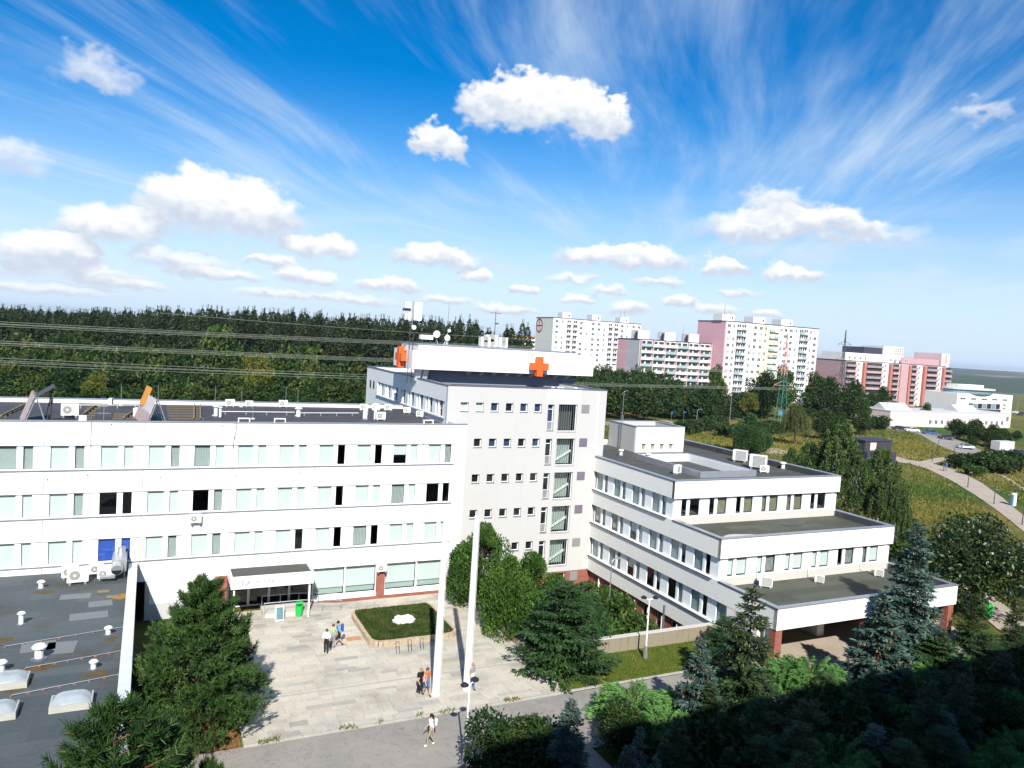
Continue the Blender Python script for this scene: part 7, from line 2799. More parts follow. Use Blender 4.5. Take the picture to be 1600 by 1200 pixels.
for r in range(11):
    z = zt_ - 2.45 - 2.8 * r
    for k, f in cols:
        x = x0 + W * f
        if k == 'b':
            balcony(t, x, y0, z - .6, W * .046, 1.0, ('balcony_glass', 'far_grey', 'far_white')[(r + int(f * 100)) % 3])
        else:
            far_window(t, (x, y0 - .032, z), 1.75 if k == 'w' else 1.15, 1.45, 'far_pane' if rb.random() < .65 else 'far_pane_pale')
for c in (-.02, .30, .60):
    xx = x0 + W * c + .6
    MB().box(xx, xx + 7.0, y0 + 2, y0 + 8, zt_ + .351, zt_ + 3.2).build('roof_house', M['far_white'], t)
    MB().box(xx + 5.4, xx + 6.2, y0 + 1.97, y0 + 1.999, zt_ + 1.3, zt_ + 2.2).build('roof_window', M['far_pane'], t)
MB().tube((x0 + 3.2, y0 + 5, zt_ + 3.2), (x0 + 3.2, y0 + 5, zt_ + 7.6), .10, .05, 6).build('aerial', M['steel_dark'], t)

# brick-red and pink balcony block on the right
t, x0, x1, y0, y1, zt_ = block_base('apartment_block', 'broad pink block with brick-red fins, balconies and a dark roof storey', 1322, 563.5, 379, 1477, 576.5, 1276, 562.5, 'pink_pale', 'rose_wall')
W = x1 - x0
MB().box(x0 - .02, x0 - .001, y0 + .5, y1 - .1, -.5, zt_ * .42).build('lower_gable_field', M['pink_wall'], t)
bays = [('b', 0.0, .095), ('w', .10, .145), ('f', .155, .18), ('b', .185, .345), ('w', .355, .40), ('f', .41, .435), ('b', .44, .515), ('p', .52, .60), ('f', .60, .625), ('b', .63, .695), ('w', .70, .745), ('f', .755, .785), ('b', .79, .915), ('w', .92, .955), ('f', .96, .985), ('b', .985, 1.06)]
for k, a, c in bays:
    xa, xb = x0 + W * a + .3, x0 + W * c
    if k == 'f':
        MB().box(xa, xb, y0 - 1.3, y0 - .001, -.4, zt_ - .3).build('red_fin', M['brick_red_wall'], t)
    elif k == 'p':
        MB().box(xa, xb, y0 - .9, y0 - .001, -.4, zt_ - .3).build('rose_panel', M['rose_wall'], t)
    elif k == 'w':
        MB().box(xa - .2, xb + .2, y0 - .4, y0 - .001, -.4, zt_ - .3).build('white_bay', M['far_white'], t)
    if k == 'b':
        MB().box(xa, xb, y0 - .05, y0 - .001, .2, zt_ - .25).build('bay_painted_shade', M['bay_painted_shade'], t)  # flat dark panel, painted to look like a shaded recess
    for r in range(8):
        z = zt_ - 2.7 - 2.8 * r
        if k == 'b':
            balcony(t, xa, y0 - .06, z, xb - xa, 1.1, ('balcony_grey', 'rose_wall', 'balcony_grey')[r % 3])
        elif k == 'w':
            far_window(t, (xa + .2, y0 - .402, z + .6), 1.3, 1.5)
z5 = ony(1362, 553, y0 + 3).z
MB().box(x0 + 2, x0 + W * .47, y0 + 2.5, y1 - 1, zt_ + .351, z5).build('roof_storey', M['far_white'], t)
MB().box(x0 + W * .58, x0 + W * .97, y0 + 2.5, y1 - 1, zt_ + .351, zt_ + 3.6).build('roof_storey', M['rose_wall'], t)
for i in range(8):
    far_window(t, (x0 + W * (.06 + .05 * i) + (W * .2 if i > 3 else 0), y0 + 2.499, zt_ + 1.0), 1.3, 1.5)
MB().box(x0 + W * .22, x0 + W * .40, y0 + 4, y1 - 1, z5 + .001, z5 + 3.4).build('roof_storey', M['far_dark_roof'], t)
MB().box(x0 + W * .40, x0 + W * .60, y0 + 3.2, y1 - 1, zt_ + .352, z5 + 4.6).build('stair_tower', M['far_white'], t)
b = MB()
for i in range(4):
    for j in range(3):
        b.box(x0 + W * (.515 + .022 * i), x0 + W * (.53 + .022 * i), y0 + 3.15, y0 + 3.199, z5 + .6 + 1.2 * j, z5 + 1.4 + 1.2 * j)
b.build('stair_glazing', M['orange_cover'], t)
MB().box(x0 + W * .985, x0 + W * 1.075, y0 + 2, y1, -.4, zt_ + 7.2).build('end_tower', M['pink_pale'], t)
MB().box(x0 + W * 1.03, x0 + W * 1.045, y0 + 1.9, y0 + 1.999, zt_ + 2, zt_ + 6.6).build('end_tower_slot', M['rose_wall'], t)

# modern white office with a rounded front
c = onz(1497, 652)
dp = 345
c = at(1497, 607, dp)
r = ony(1583, 614, c.y)
t = thing('office_building', 'modern white office building with a rounded glazed top storey', 'building', ((c.x + r.x) / 2, c.y + 4, 0))
x0, x1, y0, zt_ = c.x, r.x, c.y, c.z
W = x1 - x0
MB().box(x0, x1, y0, y0 + 16, -.5, zt_ - 2.2).build('wall', M['far_white'], t)
cx, rr = x0 + W * .42, W * .36
pts = [(cx + rr * math.cos(a), y0 + 9 - 10.5 * max(0, math.sin(a)) ** .8) for a in [PI * k / 18 for k in range(19)]]
MB().prism([(p[0], p[1]) for p in reversed(pts)] , zt_ - 2.199, zt_ - .4).build('rounded_storey', M['aqua_glass'], t)
pts2 = [(cx + (rr + .8) * math.cos(a), y0 + 9 - 11.4 * max(0, math.sin(a)) ** .8) for a in [PI * k / 18 for k in range(19)]]
MB().prism([(p[0], p[1]) for p in reversed(pts2)], zt_ - .399, zt_ + .3).build('rounded_roof', M['far_grey'], t)
MB().box(x0 + W * .15, x0 + W * .6, y0 + 4, y0 + 10, zt_ + .301, zt_ + 1.8).build('plant_room', M['far_white'], t)
for i in range(5):
    far_window(t, (x0 + W * (.05 + .19 * i), y0 - .001, zt_ - 5.0), 4.0, .9)
for i in range(7):
    MB().box(x0 + W * (.21 + .082 * i), x0 + W * (.285 + .082 * i), y0 - .06, y0 - .003, zt_ - 9.0, zt_ - 6.6).build('curtain_wall_pane', M['aqua_glass' if i % 2 else 'car_glass'], t)
MB().box(x0 + W * .2, x0 + W * .8, y0 - .05, y0 - .002, zt_ - 10.6, zt_ - 9.2).build('dark_band', M['far_dark_roof'], t)
for i in range(2):
    far_window(t, (x0 + W * (.83), y0 - .001, zt_ - 7.4 - 1.8 * i), 2.4, .9)

# long low pink building with glazed ridge roofs
c = onz(1455, 665)
r = onz(1578, 668)
t = thing('low_pink_building', 'long low pink building with small ridged skylight roofs', 'building', ((c.x + r.x) / 2, r.y + 4, 0))
gy0 = ony(1578, 668, r.y).y
xa, xb = ony(1392, 640, gy0).x, r.x
zt_ = ony(1578, 647, gy0).z
MB().box(xa, xb, gy0, gy0 + 14, -.5, zt_).build('wall', M['school_pink'], t)
MB().box(xa - .1, xb + .1, gy0 - .1, gy0 + 14.1, zt_ + .001, zt_ + .25).build('roof', M['far_grey'], t)
for i in range(14):
    f = .30 + .047 * i
    far_window(t, (xa + (xb - xa) * f, gy0 - .001, .9), 1.5, 1.6)
far_window(t, (xb - 3.0, gy0 - .001, zt_ - 2.9), 1.6, 2.0)
for f0, f1 in ((.02, .22), (.60, .78)):
    q0, q1 = xa + (xb - xa) * f0, xa + (xb - xa) * f1
    m_ = MB().xprism([(gy0 + 3, zt_ + .251), (gy0 + 9, zt_ + .251), (gy0 + 6, zt_ + 2.6)], q0, q1).build('ridge_roof', M['far_grey'], t)
    for k in range(5):
        xx = q0 + (q1 - q0) * (k + .5) / 5
        MB().beam((xx, gy0 + 2.95, zt_ + .3), (xx, gy0 + 5.95, zt_ + 2.68), .12).build('ridge_bar', M['far_grey'], t)

# dark kiosk beside the gravel path
p0, p1 = onz(1345, 722), onz(1399, 727)
t = thing('dark_kiosk', 'black flat-roofed kiosk at the start of the gravel path', 'kiosk', p1)
zk = ony(1399, 706, p1.y).z
MB().box(p1.x - 9, p1.x, p1.y, p1.y + 5, -.2, zk).build('wall', M['far_dark_roof'], t)
MB().box(p1.x - 9.2, p1.x - 1.0, p1.y + .6, p1.y + 5.2, zk + .001, zk + 2.2).build('upper_box', M['steel_dark'], t)
MB().box(p1.x - 9.4, p1.x - .8, p1.y + .4, p1.y + 5.4, zk + 2.201, zk + 2.45).build('roof', M['far_dark_roof'], t)
MB().box(p1.x - 7.6, p1.x - 5.8, p1.y + .55, p1.y + .599, zk + .3, zk + 1.9).build('poster', M['pink_pale'], t)

# white stele by the path
p = onz(1583, 789)
t = thing('white_stele', 'white upright board beside the gravel path at the right', 'sign', (p.x, p.y, hz(p.x, p.y)))
zz = hz(p.x, p.y)
MB().box(p.x - .55, p.x + .55, p.y - .15, p.y + .15, zz, zz + 2.1).build('board', M['white_paint'], t)
MB().box(p.x - .56, p.x - .2, p.y - .16, p.y + .16, zz + .001, zz + 1.9).build('side_strip', M['letter_blue'], t)

# ------------------------------------------------------------------ pylons and power lines
def pylon(label, px, py_top, py_base, depth, mats_, arms, group='power pylons'):
    tp = at(px, py_top, depth)
    X, Y, H = tp.x, tp.y, tp.z
    g = hz(X, Y)
    t = thing('pylon', label, 'pylon', (X, Y, g), 0, group)
    lo, hi = mats_

    def leg_w(z):
        f = (z - g) / (H - g)
        return 2.6 * (1 - f) ** 1.25 + .18

    n = 11
    zs = [g + (H - g) * (k / n) for k in range(n + 1)]
    for sx, sy in ((-1, -1), (1, -1), (1, 1), (-1, 1)):
        b = MB()
        for a, c in zip(zs[:-1], zs[1:]):
            b.beam((X + sx * leg_w(a) / 2, Y + sy * leg_w(a) / 2, a), (X + sx * leg_w(c) / 2, Y + sy * leg_w(c) / 2, c), .16, None, 0 if a < g + (H - g) * .5 else 1)
        b.build('leg', [M[lo], M[hi]], t)
    for i, (a, c) in enumerate(zip(zs[:-1], zs[1:])):
        b = MB()
        for s_ in (-1, 1):
            b.beam((X - leg_w(a) / 2, Y + s_ * leg_w(a) / 2, a), (X + leg_w(c) / 2, Y + s_ * leg_w(c) / 2, c), .09)
            b.beam((X + leg_w(a) / 2, Y + s_ * leg_w(a) / 2, a), (X - leg_w(c) / 2, Y + s_ * leg_w(c) / 2, c), .09)
        b.build('lattice', M[lo if a < g + (H - g) * .5 else hi], t)
    att = []
    for f, L in arms:
        z = g + (H - g) * f
        b = MB()
        for s_ in (-1, 1):
            b.beam((X, Y, z + 1.4), (X + s_ * L, Y, z), .12)
            b.beam((X, Y, z - .1), (X + s_ * L, Y, z), .12)
            att.append((X + s_ * L, Y, z - .9))
            b.tube((X + s_ * L, Y, z), (X + s_ * L, Y, z - .9), .07, .05, 5)
        b.build('cross_arm', M[hi], t)
    return att


A1 = pylon('dark lattice pylon in front of the balcony block', 1322, 516, 640, 330, ('pylon_dark', 'pylon_dark'), ((.82, 3.9), (.62, 5.0), (.42, 4.4)))
A2 = pylon('pylon with green foot and red top before the tall white block', 1231, 521, 662, 236, ('pylon_green', 'pylon_red'), ((.80, 3.6), (.62, 4.6), (.44, 4.0)))
A0 = pylon('dark lattice pylon off to the left beyond the clinic roof', -420, 440, 620, 150, ('pylon_dark', 'pylon_dark'), ((.90, 3.9), (.76, 5.0), (.60, 4.4)))
p = at(775, 487, 300)
t = thing('wooden_mast', 'brown mast with a cross arm above the forest edge', 'mast', (p.x, p.y, 0))
MB().tube((p.x, p.y, -.3), (p.x, p.y, p.z), .22, .14, 6).build('pole', M['mast_brown'], t)
MB().beam((p.x - 2.4, p.y, p.z - .6), (p.x + 2.4, p.y, p.z - .6), .2).build('cross_arm', M['mast_brown'], t)
MB().box(p.x - .2, p.x + 1.4, p.y - .15, p.y + .15, p.z - 5.0, p.z - 4.4).build('lower_arm', M['mast_brown'], t)


def wire(label, a, c, sag, r=.024, n=26):
    a, c = Vector(a), Vector(c)
    pts = []
    for k in range(n + 1):
        f = k / n
        p = a.lerp(c, f)
        p.z -= sag * 4 * f * (1 - f)
        pts.append(p)
    o = MB().path(pts, r, 4).build('power_line', M['wire'], None)
    return tag(o, label, 'power line', 'power lines behind the clinic')


# wires: heights taken where they cross the picture's left edge and the tower
wl = [(513, 568), (517, 571), (544, 577), (548, 581), (571, 596), (580, 603)]
names = ['highest', 'second', 'third', 'fourth', 'fifth', 'lowest']
for i, (ya, yb) in enumerate(wl):
    yq = 122 + 4 * (i % 2)
    a = at(-420, ya - 33, 118 + 5 * (i % 2))
    c = A2[(i // 2) * 2 + (i % 2)]
    for j, nm in enumerate(('upper', 'lower')):
        o = wire('%s strand of the %s power line passing behind the long roof' % (nm, names[i]), a + Vector((0, 0, -.42 * j)), Vector(c) + Vector((0, 0, -.42 * j)), 0.9 + .06 * j)
for i in range(6):
    wire(names[i] + ' of the six power lines between the two right-hand pylons', A2[i], A1[i], 1.2)
o = wire('single thin earth wire crossing in front of the forest', at(250, 489, 150), at(900, 534, 210), .5, .025)

# ------------------------------------------------------------------ distant street lamps and signs
def far_lamp(label, px, base, top, arm=1.2, m='galvanised', r=.09, head=True):
    g = onz(px, base)
    tz = ony(px, top, g.y).z
    z0 = hz(g.x, g.y)
    return lamp(label, (g.x, g.y, z0), tz - z0, 'single', arm, 0, m, r, 'street lamps in the distance', False)


fl = [(972, 656, 612, 'first road lamp right of the tower'), (1010, 655, 613, 'second road lamp right of the tower'), (1108, 655, 615, 'third road lamp, by the yellow-green tree'), (1140, 657, 612, 'fourth road lamp, before the olive tree'),
      (1087, 676, 641, 'road lamp standing at the clipped hedge'), (1304, 646, 622, 'road lamp below the green pylon'), (1384, 664, 628, 'lamp by the sports court'), (1589, 646, 625, 'lamp at the far right road'), (1249, 660, 622, 'lamp next to the green pylon')]
for px, ba, tp, lb in fl:
    far_lamp('grey ' + lb, px, ba, tp)
pl_ = [(1456, 725, 698, 'first dark path lamp at the fork'), (1474, 739, 711, 'second dark path lamp near the walker'), (1489, 726, 700, 'third dark path lamp across the fork'), (1464, 714, 690, 'dark lamp behind the fork'), (1512, 762, 741, 'dark path lamp down the slope'), (1553, 787, 768, 'dark path lamp near the white board'), (1597, 820, 800, 'dark path lamp at the right edge')]
for px, ba, tp, lb in pl_:
    far_lamp('thin ' + lb, px, ba, tp, .35, 'steel_dark', .07)
for px, ba, tp, lb in ((1049, 656, 637, 'left'), (1068, 655, 638, 'right')):
    g = onz(px, ba)
    t = thing('traffic_sign', '%s of two small traffic signs by the footway' % lb, 'sign', (g.x, g.y, hz(g.x, g.y)), 0, 'traffic signs')
    z0 = hz(g.x, g.y)
    MB().tube((g.x, g.y, z0), (g.x, g.y, z0 + 3.0), .05, .05, 6).build('pole', M['galvanised'], t)
    MB().box(g.x - .35, g.x + .35, g.y - .1, g.y - .06, z0 + 2.2, z0 + 3.0).build('sign_plate', M['sign_blue'], t)
g = onz(1218, 656)
t = thing('road_sign', 'blue road sign board beside the green pylon', 'sign', (g.x, g.y, hz(g.x, g.y)))
for dx in (-.6, .6):
    MB().tube((g.x + dx, g.y, hz(g.x, g.y)), (g.x + dx, g.y, 3.2), .05, .05, 6).build('pole', M['galvanised'], t)
MB().box(g.x - 1.0, g.x + 1.0, g.y - .1, g.y - .052, 1.6, 3.3).build('sign_plate', M['letter_blue'], t)
# goal frame and court posts
for i, (px, ba, tp) in enumerate(((1393, 660, 640), (1396, 660, 642), (1432, 661, 645), (1436, 660, 642), (1363, 657, 645))):
    g = onz(px, ba)
    o = MB().tube((g.x, g.y, hz(g.x, g.y)), (g.x, g.y, ony(px, tp, g.y).z), .08, .08, 6).build('court_post', M['galvanised'], None)
    tag(o, '%s thin court post before the pink low building' % ('first', 'second', 'third', 'fourth', 'leftmost')[i], 'post', 'court posts')

# ------------------------------------------------------------------ cars
def car_proto(paint):
    t = thing('parked_car', 'x', 'car')
    prof = [(-2.1, .35), (-2.15, .62), (-2.0, .88), (-1.2, .96), (-.65, 1.38), (.75, 1.42), (1.5, 1.0), (2.0, .95), (2.12, .6), (2.1, .35)]
    b = MB()
    n = len(prof)
    hw = .86
    vs = []
    for s_ in (-1, 1):
        for x, z in prof:
            k = hw if z < 1.0 else hw * .82
            vs.append((x, s_ * k, z))
    fs = [tuple(reversed(range(n))), tuple(range(n, 2 * n))] + [(k, (k + 1) % n, (k + 1) % n + n, k + n) for k in range(n)]
    b.add(vs, fs)
    u = b.build('body', M[paint], None)
    u.parent = t
    b = MB()
    b.add([(-1.1, -.72, 1.0), (-1.1, .72, 1.0), (-.68, .66, 1.36), (-.68, -.66, 1.36)], [(3, 2, 1, 0)])
    b.add([(1.42, -.72, 1.04), (1.42, .72, 1.04), (.80, .66, 1.40), (.80, -.66, 1.40)], [(0, 1, 2, 3)])
    for v in range(len(b.v)):
        x, y, z = b.v[v]
        b.v[v] = (x + (-.03 if x < 0 else .03), y, z + .02)
    u = b.build('windscreen', M['car_glass'], None)
    u.parent = t
    for s_ in (-1, 1):
        u = MB().add([(-1.0, s_ * .865, 1.0), (1.3, s_ * .865, 1.0), (.7, s_ * .735, 1.36), (-.6, s_ * .735, 1.36)], [(0, 1, 2, 3)]).build('side_window', M['car_glass'], None)
        u.parent = t
        for x in (-1.3, 1.3):
            u = MB().tube((x, s_ * .70, .33), (x, s_ * .90, .33), .33, .33, 14).build('wheel', M['rubber'], None)
            u.parent = t
            v = MB().tube((x, s_ * .901, .33), (x, s_ * .915, .33), .19, .19, 10).build('rim', M['galvanised'], None)
            v.parent = u
        u = MB().box(-2.17, -2.1, s_ * .55 - .18, s_ * .55 + .18, .62, .78).build('headlight', M['lamp_glass'], None)
        u.parent = t
        u = MB().box(2.08, 2.14, s_ * .6 - .15, s_ * .6 + .15, .68, .84).build('tail_light', M['letter_red'], None)
        u.parent = t
    return t


protos = {}
for px, py, paint, rz, lb in ((1508, 702, 'car_silver', -.55, 'silver car parked beside the small tree'), (1452, 685, 'car_blue', -.4, 'blue car parked below the mown field'), (1404, 674, 'car_dark', -.3, 'dark car at the far end of the car park'),
                              (1424, 679, 'car_white', -.4, 'white car parked before the mown field'), (1478, 692, 'car_dark', -.5, 'dark car between the blue and the silver car'), (1590, 708, 'car_dark', -.1, 'dark car at the right picture edge'), (1586, 645, 'car_white', 0.1, 'white car on the far road at the right edge'), (1596, 648, 'car_dark', .1, 'dark car on the far road at the right edge')):
    g = onz(px, py)
    if paint not in protos:
        protos[paint] = o = car_proto(paint)
        o['label'] = lb
        o.location = (g.x, g.y, hz(g.x, g.y) + .07)
        o.rotation_euler = (0, 0, rz)
    else:
        o = copy_tree(protos[paint], (g.x, g.y, hz(g.x, g.y) + .07), rz, lb)
    o['group'] = 'cars parked in the distance'
g = onz(1572, 705)
t = thing('trailer_shed', 'pale flat trailer box beside the dark car at the right edge', 'trailer', (g.x, g.y, hz(g.x, g.y) + .07))
z0 = hz(g.x, g.y) + .07
MB().box(g.x - 3, g.x + 3.5, g.y, g.y + 2.4, z0 + .5, z0 + 2.9).build('box_body', M['far_grey'], t)
for dx in (-2, -1, 2):
    MB().tube((g.x + dx, g.y - .02, z0 + .45), (g.x + dx, g.y + .2, z0 + .45), .45, .45, 12).build('wheel', M['rubber'], t)
MB().box(g.x - 2.8, g.x + 3.3, g.y + .3, g.y + 2.1, z0 + .3, z0 + .5).build('chassis', M['steel_dark'], t)

# ------------------------------------------------------------------ people
def person(label, loc, rz, J, colours, hair, extra=None, scale=1.0, group=None):
    """one continuous body grown over a posed skeleton; J holds joints in metres, facing -y"""
    t = thing('person', label, 'person', loc, rz, group)
    names = ['pelvis', 'waist', 'chest', 'neck', 'head', 'crown',
             'shl', 'ell', 'wrl', 'pal', 'shr', 'elr', 'wrr', 'par',
             'hil', 'knl', 'anl', 'tol', 'hir', 'knr', 'anr', 'tor']
    idx = {n: i for i, n in enumerate(names)}
    V = [J[n] for n in names]
    Ed = [('pelvis', 'waist'), ('waist', 'chest'), ('chest', 'neck'), ('neck', 'head'), ('head', 'crown'),
          ('chest', 'shl'), ('shl', 'ell'), ('ell', 'wrl'), ('wrl', 'pal'), ('chest', 'shr'), ('shr', 'elr'), ('elr', 'wrr'), ('wrr', 'par'),
          ('pelvis', 'hil'), ('hil', 'knl'), ('knl', 'anl'), ('anl', 'tol'), ('pelvis', 'hir'), ('hir', 'knr'), ('knr', 'anr'), ('anr', 'tor')]
    R = dict(pelvis=(.15, .11), waist=(.135, .10), chest=(.155, .11), neck=(.055, .055), head=(.085, .10), crown=(.07, .08),
             shl=(.07, .07), ell=(.045, .045), wrl=(.032, .032), pal=(.035, .02), shr=(.07, .07), elr=(.045, .045), wrr=(.032, .032), par=(.035, .02),
             hil=(.095, .095), knl=(.06, .06), anl=(.042, .042), tol=(.045, .035), hir=(.095, .095), knr=(.06, .06), anr=(.042, .042), tor=(.045, .035))
    me = bpy.data.meshes.new('body')
    me.from_pydata(V, [(idx[a], idx[b]) for a, b in Ed], [])
    o = bpy.data.objects.new('body_tmp', me)
    COL.objects.link(o)
    sk = o.modifiers.new('skin', 'SKIN')
    for n, sv in zip(names, me.skin_vertices[0].data):
        sv.radius = R[n]
        sv.use_root = (n == 'pelvis')
    ss = o.modifiers.new('sub', 'SUBSURF')
    ss.levels = 2
    ss.render_levels = 2
    dg = bpy.context.evaluated_depsgraph_get()
    bme = bpy.data.meshes.new_from_object(o.evaluated_get(dg))
    bpy.data.objects.remove(o)
    # fingers: five tapered chains rooted in each palm
    bm = bmesh.new()
    bm.from_mesh(bme)
    for wn, pn in (('wrl', 'pal'), ('wrr', 'par')):
        w, p = Vector(J[wn]), Vector(J[pn])
        d = (p - w).normalized()
        sd = d.cross(Vector((0, 1, 0)))
        if sd.length < .1:
            sd = d.cross(Vector((1, 0, 0)))
        sd.normalize()
        for k, (off, L) in enumerate(((-.028, .055), (-.010, .075), (.008, .08), (.026, .07), (.040, .045))):
            base = p + sd * off * .9 - d * (.01 if k < 4 else .04)
            dirv = (d + (sd * .9 if k == 4 else Vector((0, -.25, 0)))).normalized()
            mid = base + dirv * L * .55
            tip = mid + (dirv + Vector((0, -.4, 0))).normalized() * L * .45
            mbf = MB().tube(base, mid, .009, .0085, 6).tube(mid, tip, .0085, .006, 6)
            vs = [bm.verts.new(v) for v in mbf.v]
            for f in mbf.f:
                try:
                    bm.faces.new([vs[i] for i in f])
                except ValueError:
                    pass
    bm.to_mesh(bme)
    bm.free()
    # which bone is nearest decides skin or cloth
    keys = list(dict.fromkeys(colours.values()))
    for k in keys:
        bme.materials.append(M[k])
    part = {('pelvis', 'waist'): 'hips', ('waist', 'chest'): 'top', ('chest', 'neck'): 'top', ('neck', 'head'): 'skin', ('head', 'crown'): 'skin',
            ('chest', 'shl'): 'top', ('shl', 'ell'): 'sleeve', ('ell', 'wrl'): 'forearm', ('wrl', 'pal'): 'skin', ('chest', 'shr'): 'top', ('shr', 'elr'): 'sleeve', ('elr', 'wrr'): 'forearm', ('wrr', 'par'): 'skin',
            ('pelvis', 'hil'): 'hips', ('hil', 'knl'): 'thigh', ('knl', 'anl'): 'shin', ('anl', 'tol'): 'shoe', ('pelvis', 'hir'): 'hips', ('hir', 'knr'): 'thigh', ('knr', 'anr'): 'shin', ('anr', 'tor'): 'shoe'}
    segs = [(np.array(J[a]), np.array(J[b]), part[(a, b)]) for a, b in Ed]
    C = np.array([tuple(f.center) for f in bme.polygons])
    D = []
    for a, b, _ in segs:
        ab = b - a
        tt = np.clip(((C - a) @ ab) / (ab @ ab), 0, 1)[:, None]
        D.append(np.linalg.norm(C - (a + tt * ab), axis=1))
    near = np.argmin(np.array(D), 0)
    mi = []
    for i, k in enumerate(near):
        pn = segs[k][2]
        z = C[i][2]
        if pn == 'skin' and z < J['neck'][2] + .0 and abs(C[i][0]) < .12 and z > J['chest'][2] and z < J['neck'][2] - .03:
            pn = 'top'
        mi.append(keys.index(colours[pn]))
    bme.polygons.foreach_set('material_index', mi)
    bme.polygons.foreach_set('use_smooth', [True] * len(bme.polygons))
    body = bpy.data.objects.new('body', bme)
    link(body, t)
    # hair cap, nose, ears and eyes on the head
    h = Vector(J['head'])
    cr = Vector(J['crown'])
    up = (cr - h).normalized()
    fwd = Vector((0, -1, 0))
    hm = MB()
    n = 10
    rings = []
    for k in range(6):
        a = k / 5 * PI * .58
        rings.append((math.sin(a) * .108, math.cos(a) * .118))
    hm.lathe([(max(r_, .004), z_) for r_, z_ in rings], tuple(h + up * .045 + Vector((0, .018, 0))), 12)
    if hair.get('long'):
        hm.tube(tuple(h + Vector((0, .085, .05))), tuple(h + Vector((0, .11, -.24))), .085, .05, 8)
    hm.smooth = True
    u = hm.build('hair', M[hair['m']], None)
    u.parent = t
    fm = MB()
    fm.tube(tuple(h + fwd * .095 + Vector((0, 0, .02))), tuple(h + fwd * .118 + Vector((0, 0, -.015))), .010, .014, 6)
    for s_ in (-1, 1):
        fm.tube(tuple(h + Vector((s_ * .088, .0, -.02))), tuple(h + Vector((s_ * .10, .005, .03))), .016, .02, 6)
    u = fm.build('face', M[colours['skin']], None)
    u.parent = t
    em = MB()
    for s_ in (-1, 1):
        em.tube(tuple(h + fwd * .085 + Vector((s_ * .034, 0, .022))), tuple(h + fwd * .101 + Vector((s_ * .034, 0, .022))), .010, .010, 6)
    em.box(h.x - .025, h.x + .025, h.y - .104, h.y - .085, h.z - .052, h.z - .044)
    u = em.build('eyes_and_mouth', M['hair_dark'], None)
    u.parent = t
    if extra:
        extra(t, J)
    t.scale = (scale,) * 3
    return t


for nm, c in (('skin', (.50, .30, .20)), ('hair_dark', (.018, .013, .010)), ('hair_brown', (.11, .055, .028)), ('hair_blond', (.30, .20, .09)), ('cloth_white', (.78, .78, .76)), ('cloth_black', (.014, .014, .017)),
              ('cloth_blue', (.14, .34, .62)), ('pack_blue', (.03, .08, .30)), ('cloth_khaki', (.30, .24, .15)), ('cloth_rust', (.36, .12, .045)), ('cloth_denim', (.09, .16, .30)), ('cloth_green', (.33, .38, .25)), ('cloth_grey', (.25, .25, .27))):
    plain(nm, c, .75, .2, 0, .08, 9.0)


def pose(stride=.0, armsw=.25, lean=.0, bend=.0, hands=None):
    """standing to walking skeleton, 1.74 m tall, facing -y"""
    s = stride
    J = dict(pelvis=(0, 0, .96), waist=(0, -.01 - lean * .3, 1.12), chest=(0, -lean * .8, 1.36), neck=(0, -.01 - lean, 1.50), head=(0, -.03 - lean * 1.1, 1.61), crown=(0, -.025 - lean * 1.1, 1.69))
    J.update(shl=(.19, -lean * .8, 1.41), ell=(.24, .03 + armsw * .25 - lean * .5, 1.13), wrl=(.235, -.06 + armsw * .55 - lean * .4, .89), pal=(.23, -.08 + armsw * .65 - lean * .4, .80))
    J.update(shr=(-.19, -lean * .8, 1.41), elr=(-.24, .03 - armsw * .25 - lean * .5, 1.13), wrr=(-.235, -.10 - armsw * .55 - lean * .4, .90), par=(-.23, -.13 - armsw * .65 - lean * .4, .81))
    J.update(hil=(.095, 0, .90), knl=(.10, -.03 - s * .42, .50), anl=(.10, .02 - s * .62, .085), tol=(.105, -.14 - s * .62, .035))
    J.update(hir=(-.095, 0, .90), knr=(-.10, -.03 + s * .18, .50), anr=(-.10, .02 + s * .75, .085 + s * .10), tor=(-.105, -.12 + s * .75, .035 + s * .02))
    if hands:
        J.update(hands)
    return {k: tuple(v) for k, v in J.items()}


def outfit(top, hips, thigh, shin, shoe, sleeve='skin', forearm='skin', skin='skin'):
    return dict(hips=hips, top=top, skin=skin, sleeve=sleeve, forearm=forearm, thigh=thigh, shin=shin, shoe=shoe)


def pack(m, s=1.0):
    def f(t, J):
        c = Vector(J['chest'])
        b = MB()
        n = 8
        prof = [(.02, -.30), (.13, -.30), (.16, -.22), (.165, .05), (.14, .14), (.06, .17)]
        b.lathe([(r_ * s, z_ * s) for r_, z_ in prof], (c.x, c.y + .21, c.z), 12)
        for i, v in enumerate(b.v):
            b.v[i] = (v[0] * 1.05 + c.x * 0, c.y + .12 + (v[1] - c.y) * .62, v[2])
        b.smooth = True
        u = b.build('backpack', M[m], None)
        u.parent = t
        for s_ in (-1, 1):
            u = MB().path([(s_ * .11, c.y + .12, c.z + .10), (s_ * .12, c.y + .0, c.z + .135), (s_ * .125, c.y - .11, c.z + .06), (s_ * .13, c.y - .09, c.z - .16)], .018, 6).build('strap', M[m], None)
            u.parent = t
    return f


def bag(m):
    def f(t, J):
        p = Vector(J['par'])
        u = MB().box(p.x - .05, p.x + .05, p.y - .15, p.y + .15, p.z - .42, p.z - .10).build('bag', M[m], None)
        u.parent = t
        u = MB().path([tuple(p + Vector((0, -.12, -.10))), tuple(p + Vector((0, 0, -.02))), tuple(p + Vector((0, .12, -.10)))], .01, 5).build('bag_handle', M[m], None)
        u.parent = t
    return f


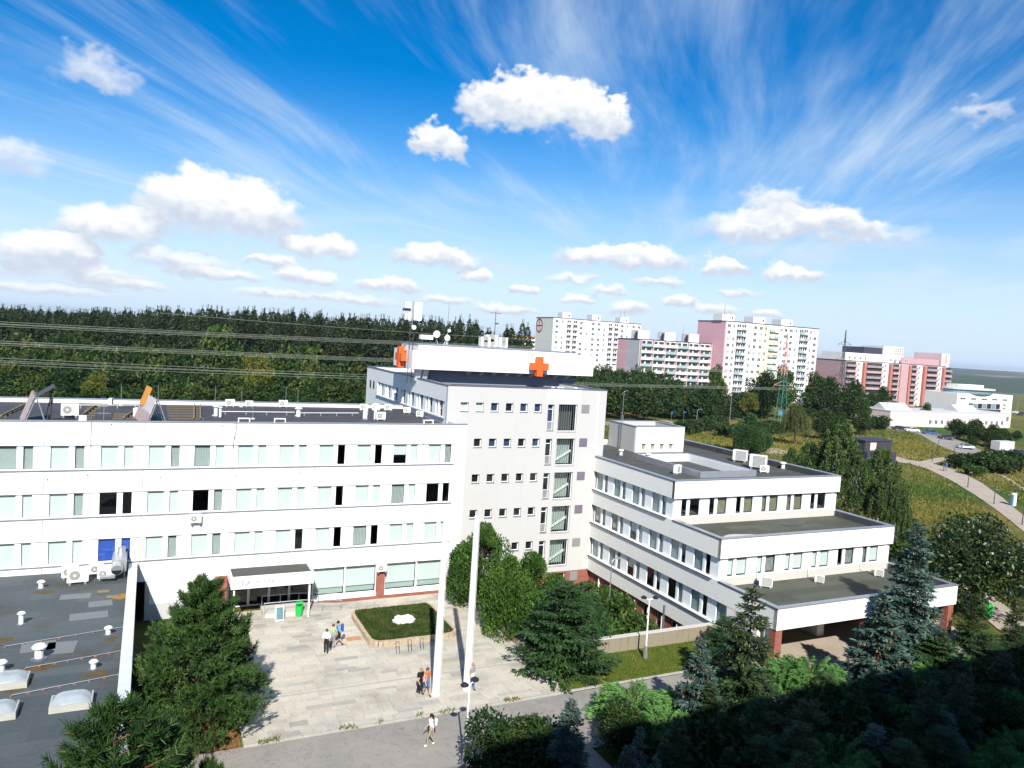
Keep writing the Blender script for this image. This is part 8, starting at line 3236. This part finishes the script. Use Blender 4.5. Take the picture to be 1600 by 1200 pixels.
p = onz(672, 1165)
person('woman in white shirt and khaki trousers walking on the asphalt', (p.x, p.y, 0.0), -PI / 2 - .3, pose(.30, .3), outfit('cloth_white', 'cloth_khaki', 'cloth_khaki', 'cloth_khaki', 'cloth_white', 'cloth_white'), dict(m='hair_dark', long=True), pack('cloth_white', .8), 1.0, 'people outdoors')
p = onz(666, 1087, PZ)
person('woman in rust top and denim skirt walking past the left flagpole', (p.x, p.y, PZ), .25, pose(.32, .2), outfit('cloth_rust', 'cloth_denim', 'cloth_denim', 'skin', 'cloth_black'), dict(m='hair_brown', long=True), None, 1.0, 'people outdoors')
p = onz(657, 1086, PZ)
person('person in black with a dark bag beside the woman in the rust top', (p.x, p.y + .2, PZ), .2, pose(.25, .25, .05), outfit('cloth_black', 'cloth_black', 'cloth_black', 'cloth_black', 'cloth_black', 'cloth_black'), dict(m='hair_blond'), bag('cloth_black'), .94, 'people outdoors')
p = onz(529, 1010, PZ)
person('man in blue shirt and black shorts with a blue backpack striding left', (p.x, p.y, PZ), -PI / 2 - .1, pose(.42, .35, .08), outfit('cloth_blue', 'cloth_black', 'cloth_black', 'skin', 'cloth_black', 'cloth_blue'), dict(m='hair_dark'), pack('pack_blue', 1.05), 1.03, 'people outdoors')
p = onz(509, 1022, PZ)
person('person in white top and black trousers in front of the pair', (p.x, p.y, PZ), 2.75, pose(.12, .2), outfit('cloth_white', 'cloth_black', 'cloth_black', 'cloth_black', 'cloth_white', 'cloth_white', 'skin'), dict(m='hair_brown'), bag('cloth_black'), .99, 'people outdoors')
p = onz(517, 1013, PZ)
person('person in pale green top between the man with backpack and the one in white', (p.x + .1, p.y, PZ), 2.9, pose(.15, .2), outfit('cloth_green', 'cloth_grey', 'cloth_grey', 'cloth_grey', 'cloth_black', 'cloth_green'), dict(m='hair_brown'), None, .97, 'people outdoors')
p = onz(735, 1080, PZ)
person('person half hidden behind the right flagpole in grey top and jeans', (p.x + .12, p.y + .15, PZ), .3, pose(.22, .2), outfit('cloth_grey', 'cloth_white', 'cloth_denim', 'cloth_denim', 'cloth_black', 'cloth_grey'), dict(m='hair_blond'), None, .98, 'people outdoors')
p = onz(1478, 739)
person('lone walker in dark blue clothes on the gravel path', (p.x, p.y, hz(p.x, p.y) + .07), 2.6, pose(.3, .3), outfit('pack_blue', 'cloth_denim', 'cloth_denim', 'cloth_denim', 'cloth_black', 'pack_blue', 'pack_blue'), dict(m='hair_dark'), None, 1.02, 'people outdoors')

# ------------------------------------------------------------------ air
hb = MB().box(-9200, 12200, -9200, 12200, -90, 52)
haze = hb.build("haze", [], None, 'stuff')
hm_ = bpy.data.materials.new('haze')
hm_.use_nodes = True
hm_.node_tree.nodes.clear()
ho = hm_.node_tree.nodes.new('ShaderNodeOutputMaterial')
hv = hm_.node_tree.nodes.new('ShaderNodeVolumePrincipled')
hv.inputs['Color'].default_value = (0.80, 0.88, 1.0, 1)
hv.inputs['Density'].default_value = 0.00006
hv.inputs['Anisotropy'].default_value = 0.2
hm_.node_tree.links.new(hv.outputs[0], ho.inputs['Volume'])
haze.data.materials.append(hm_)
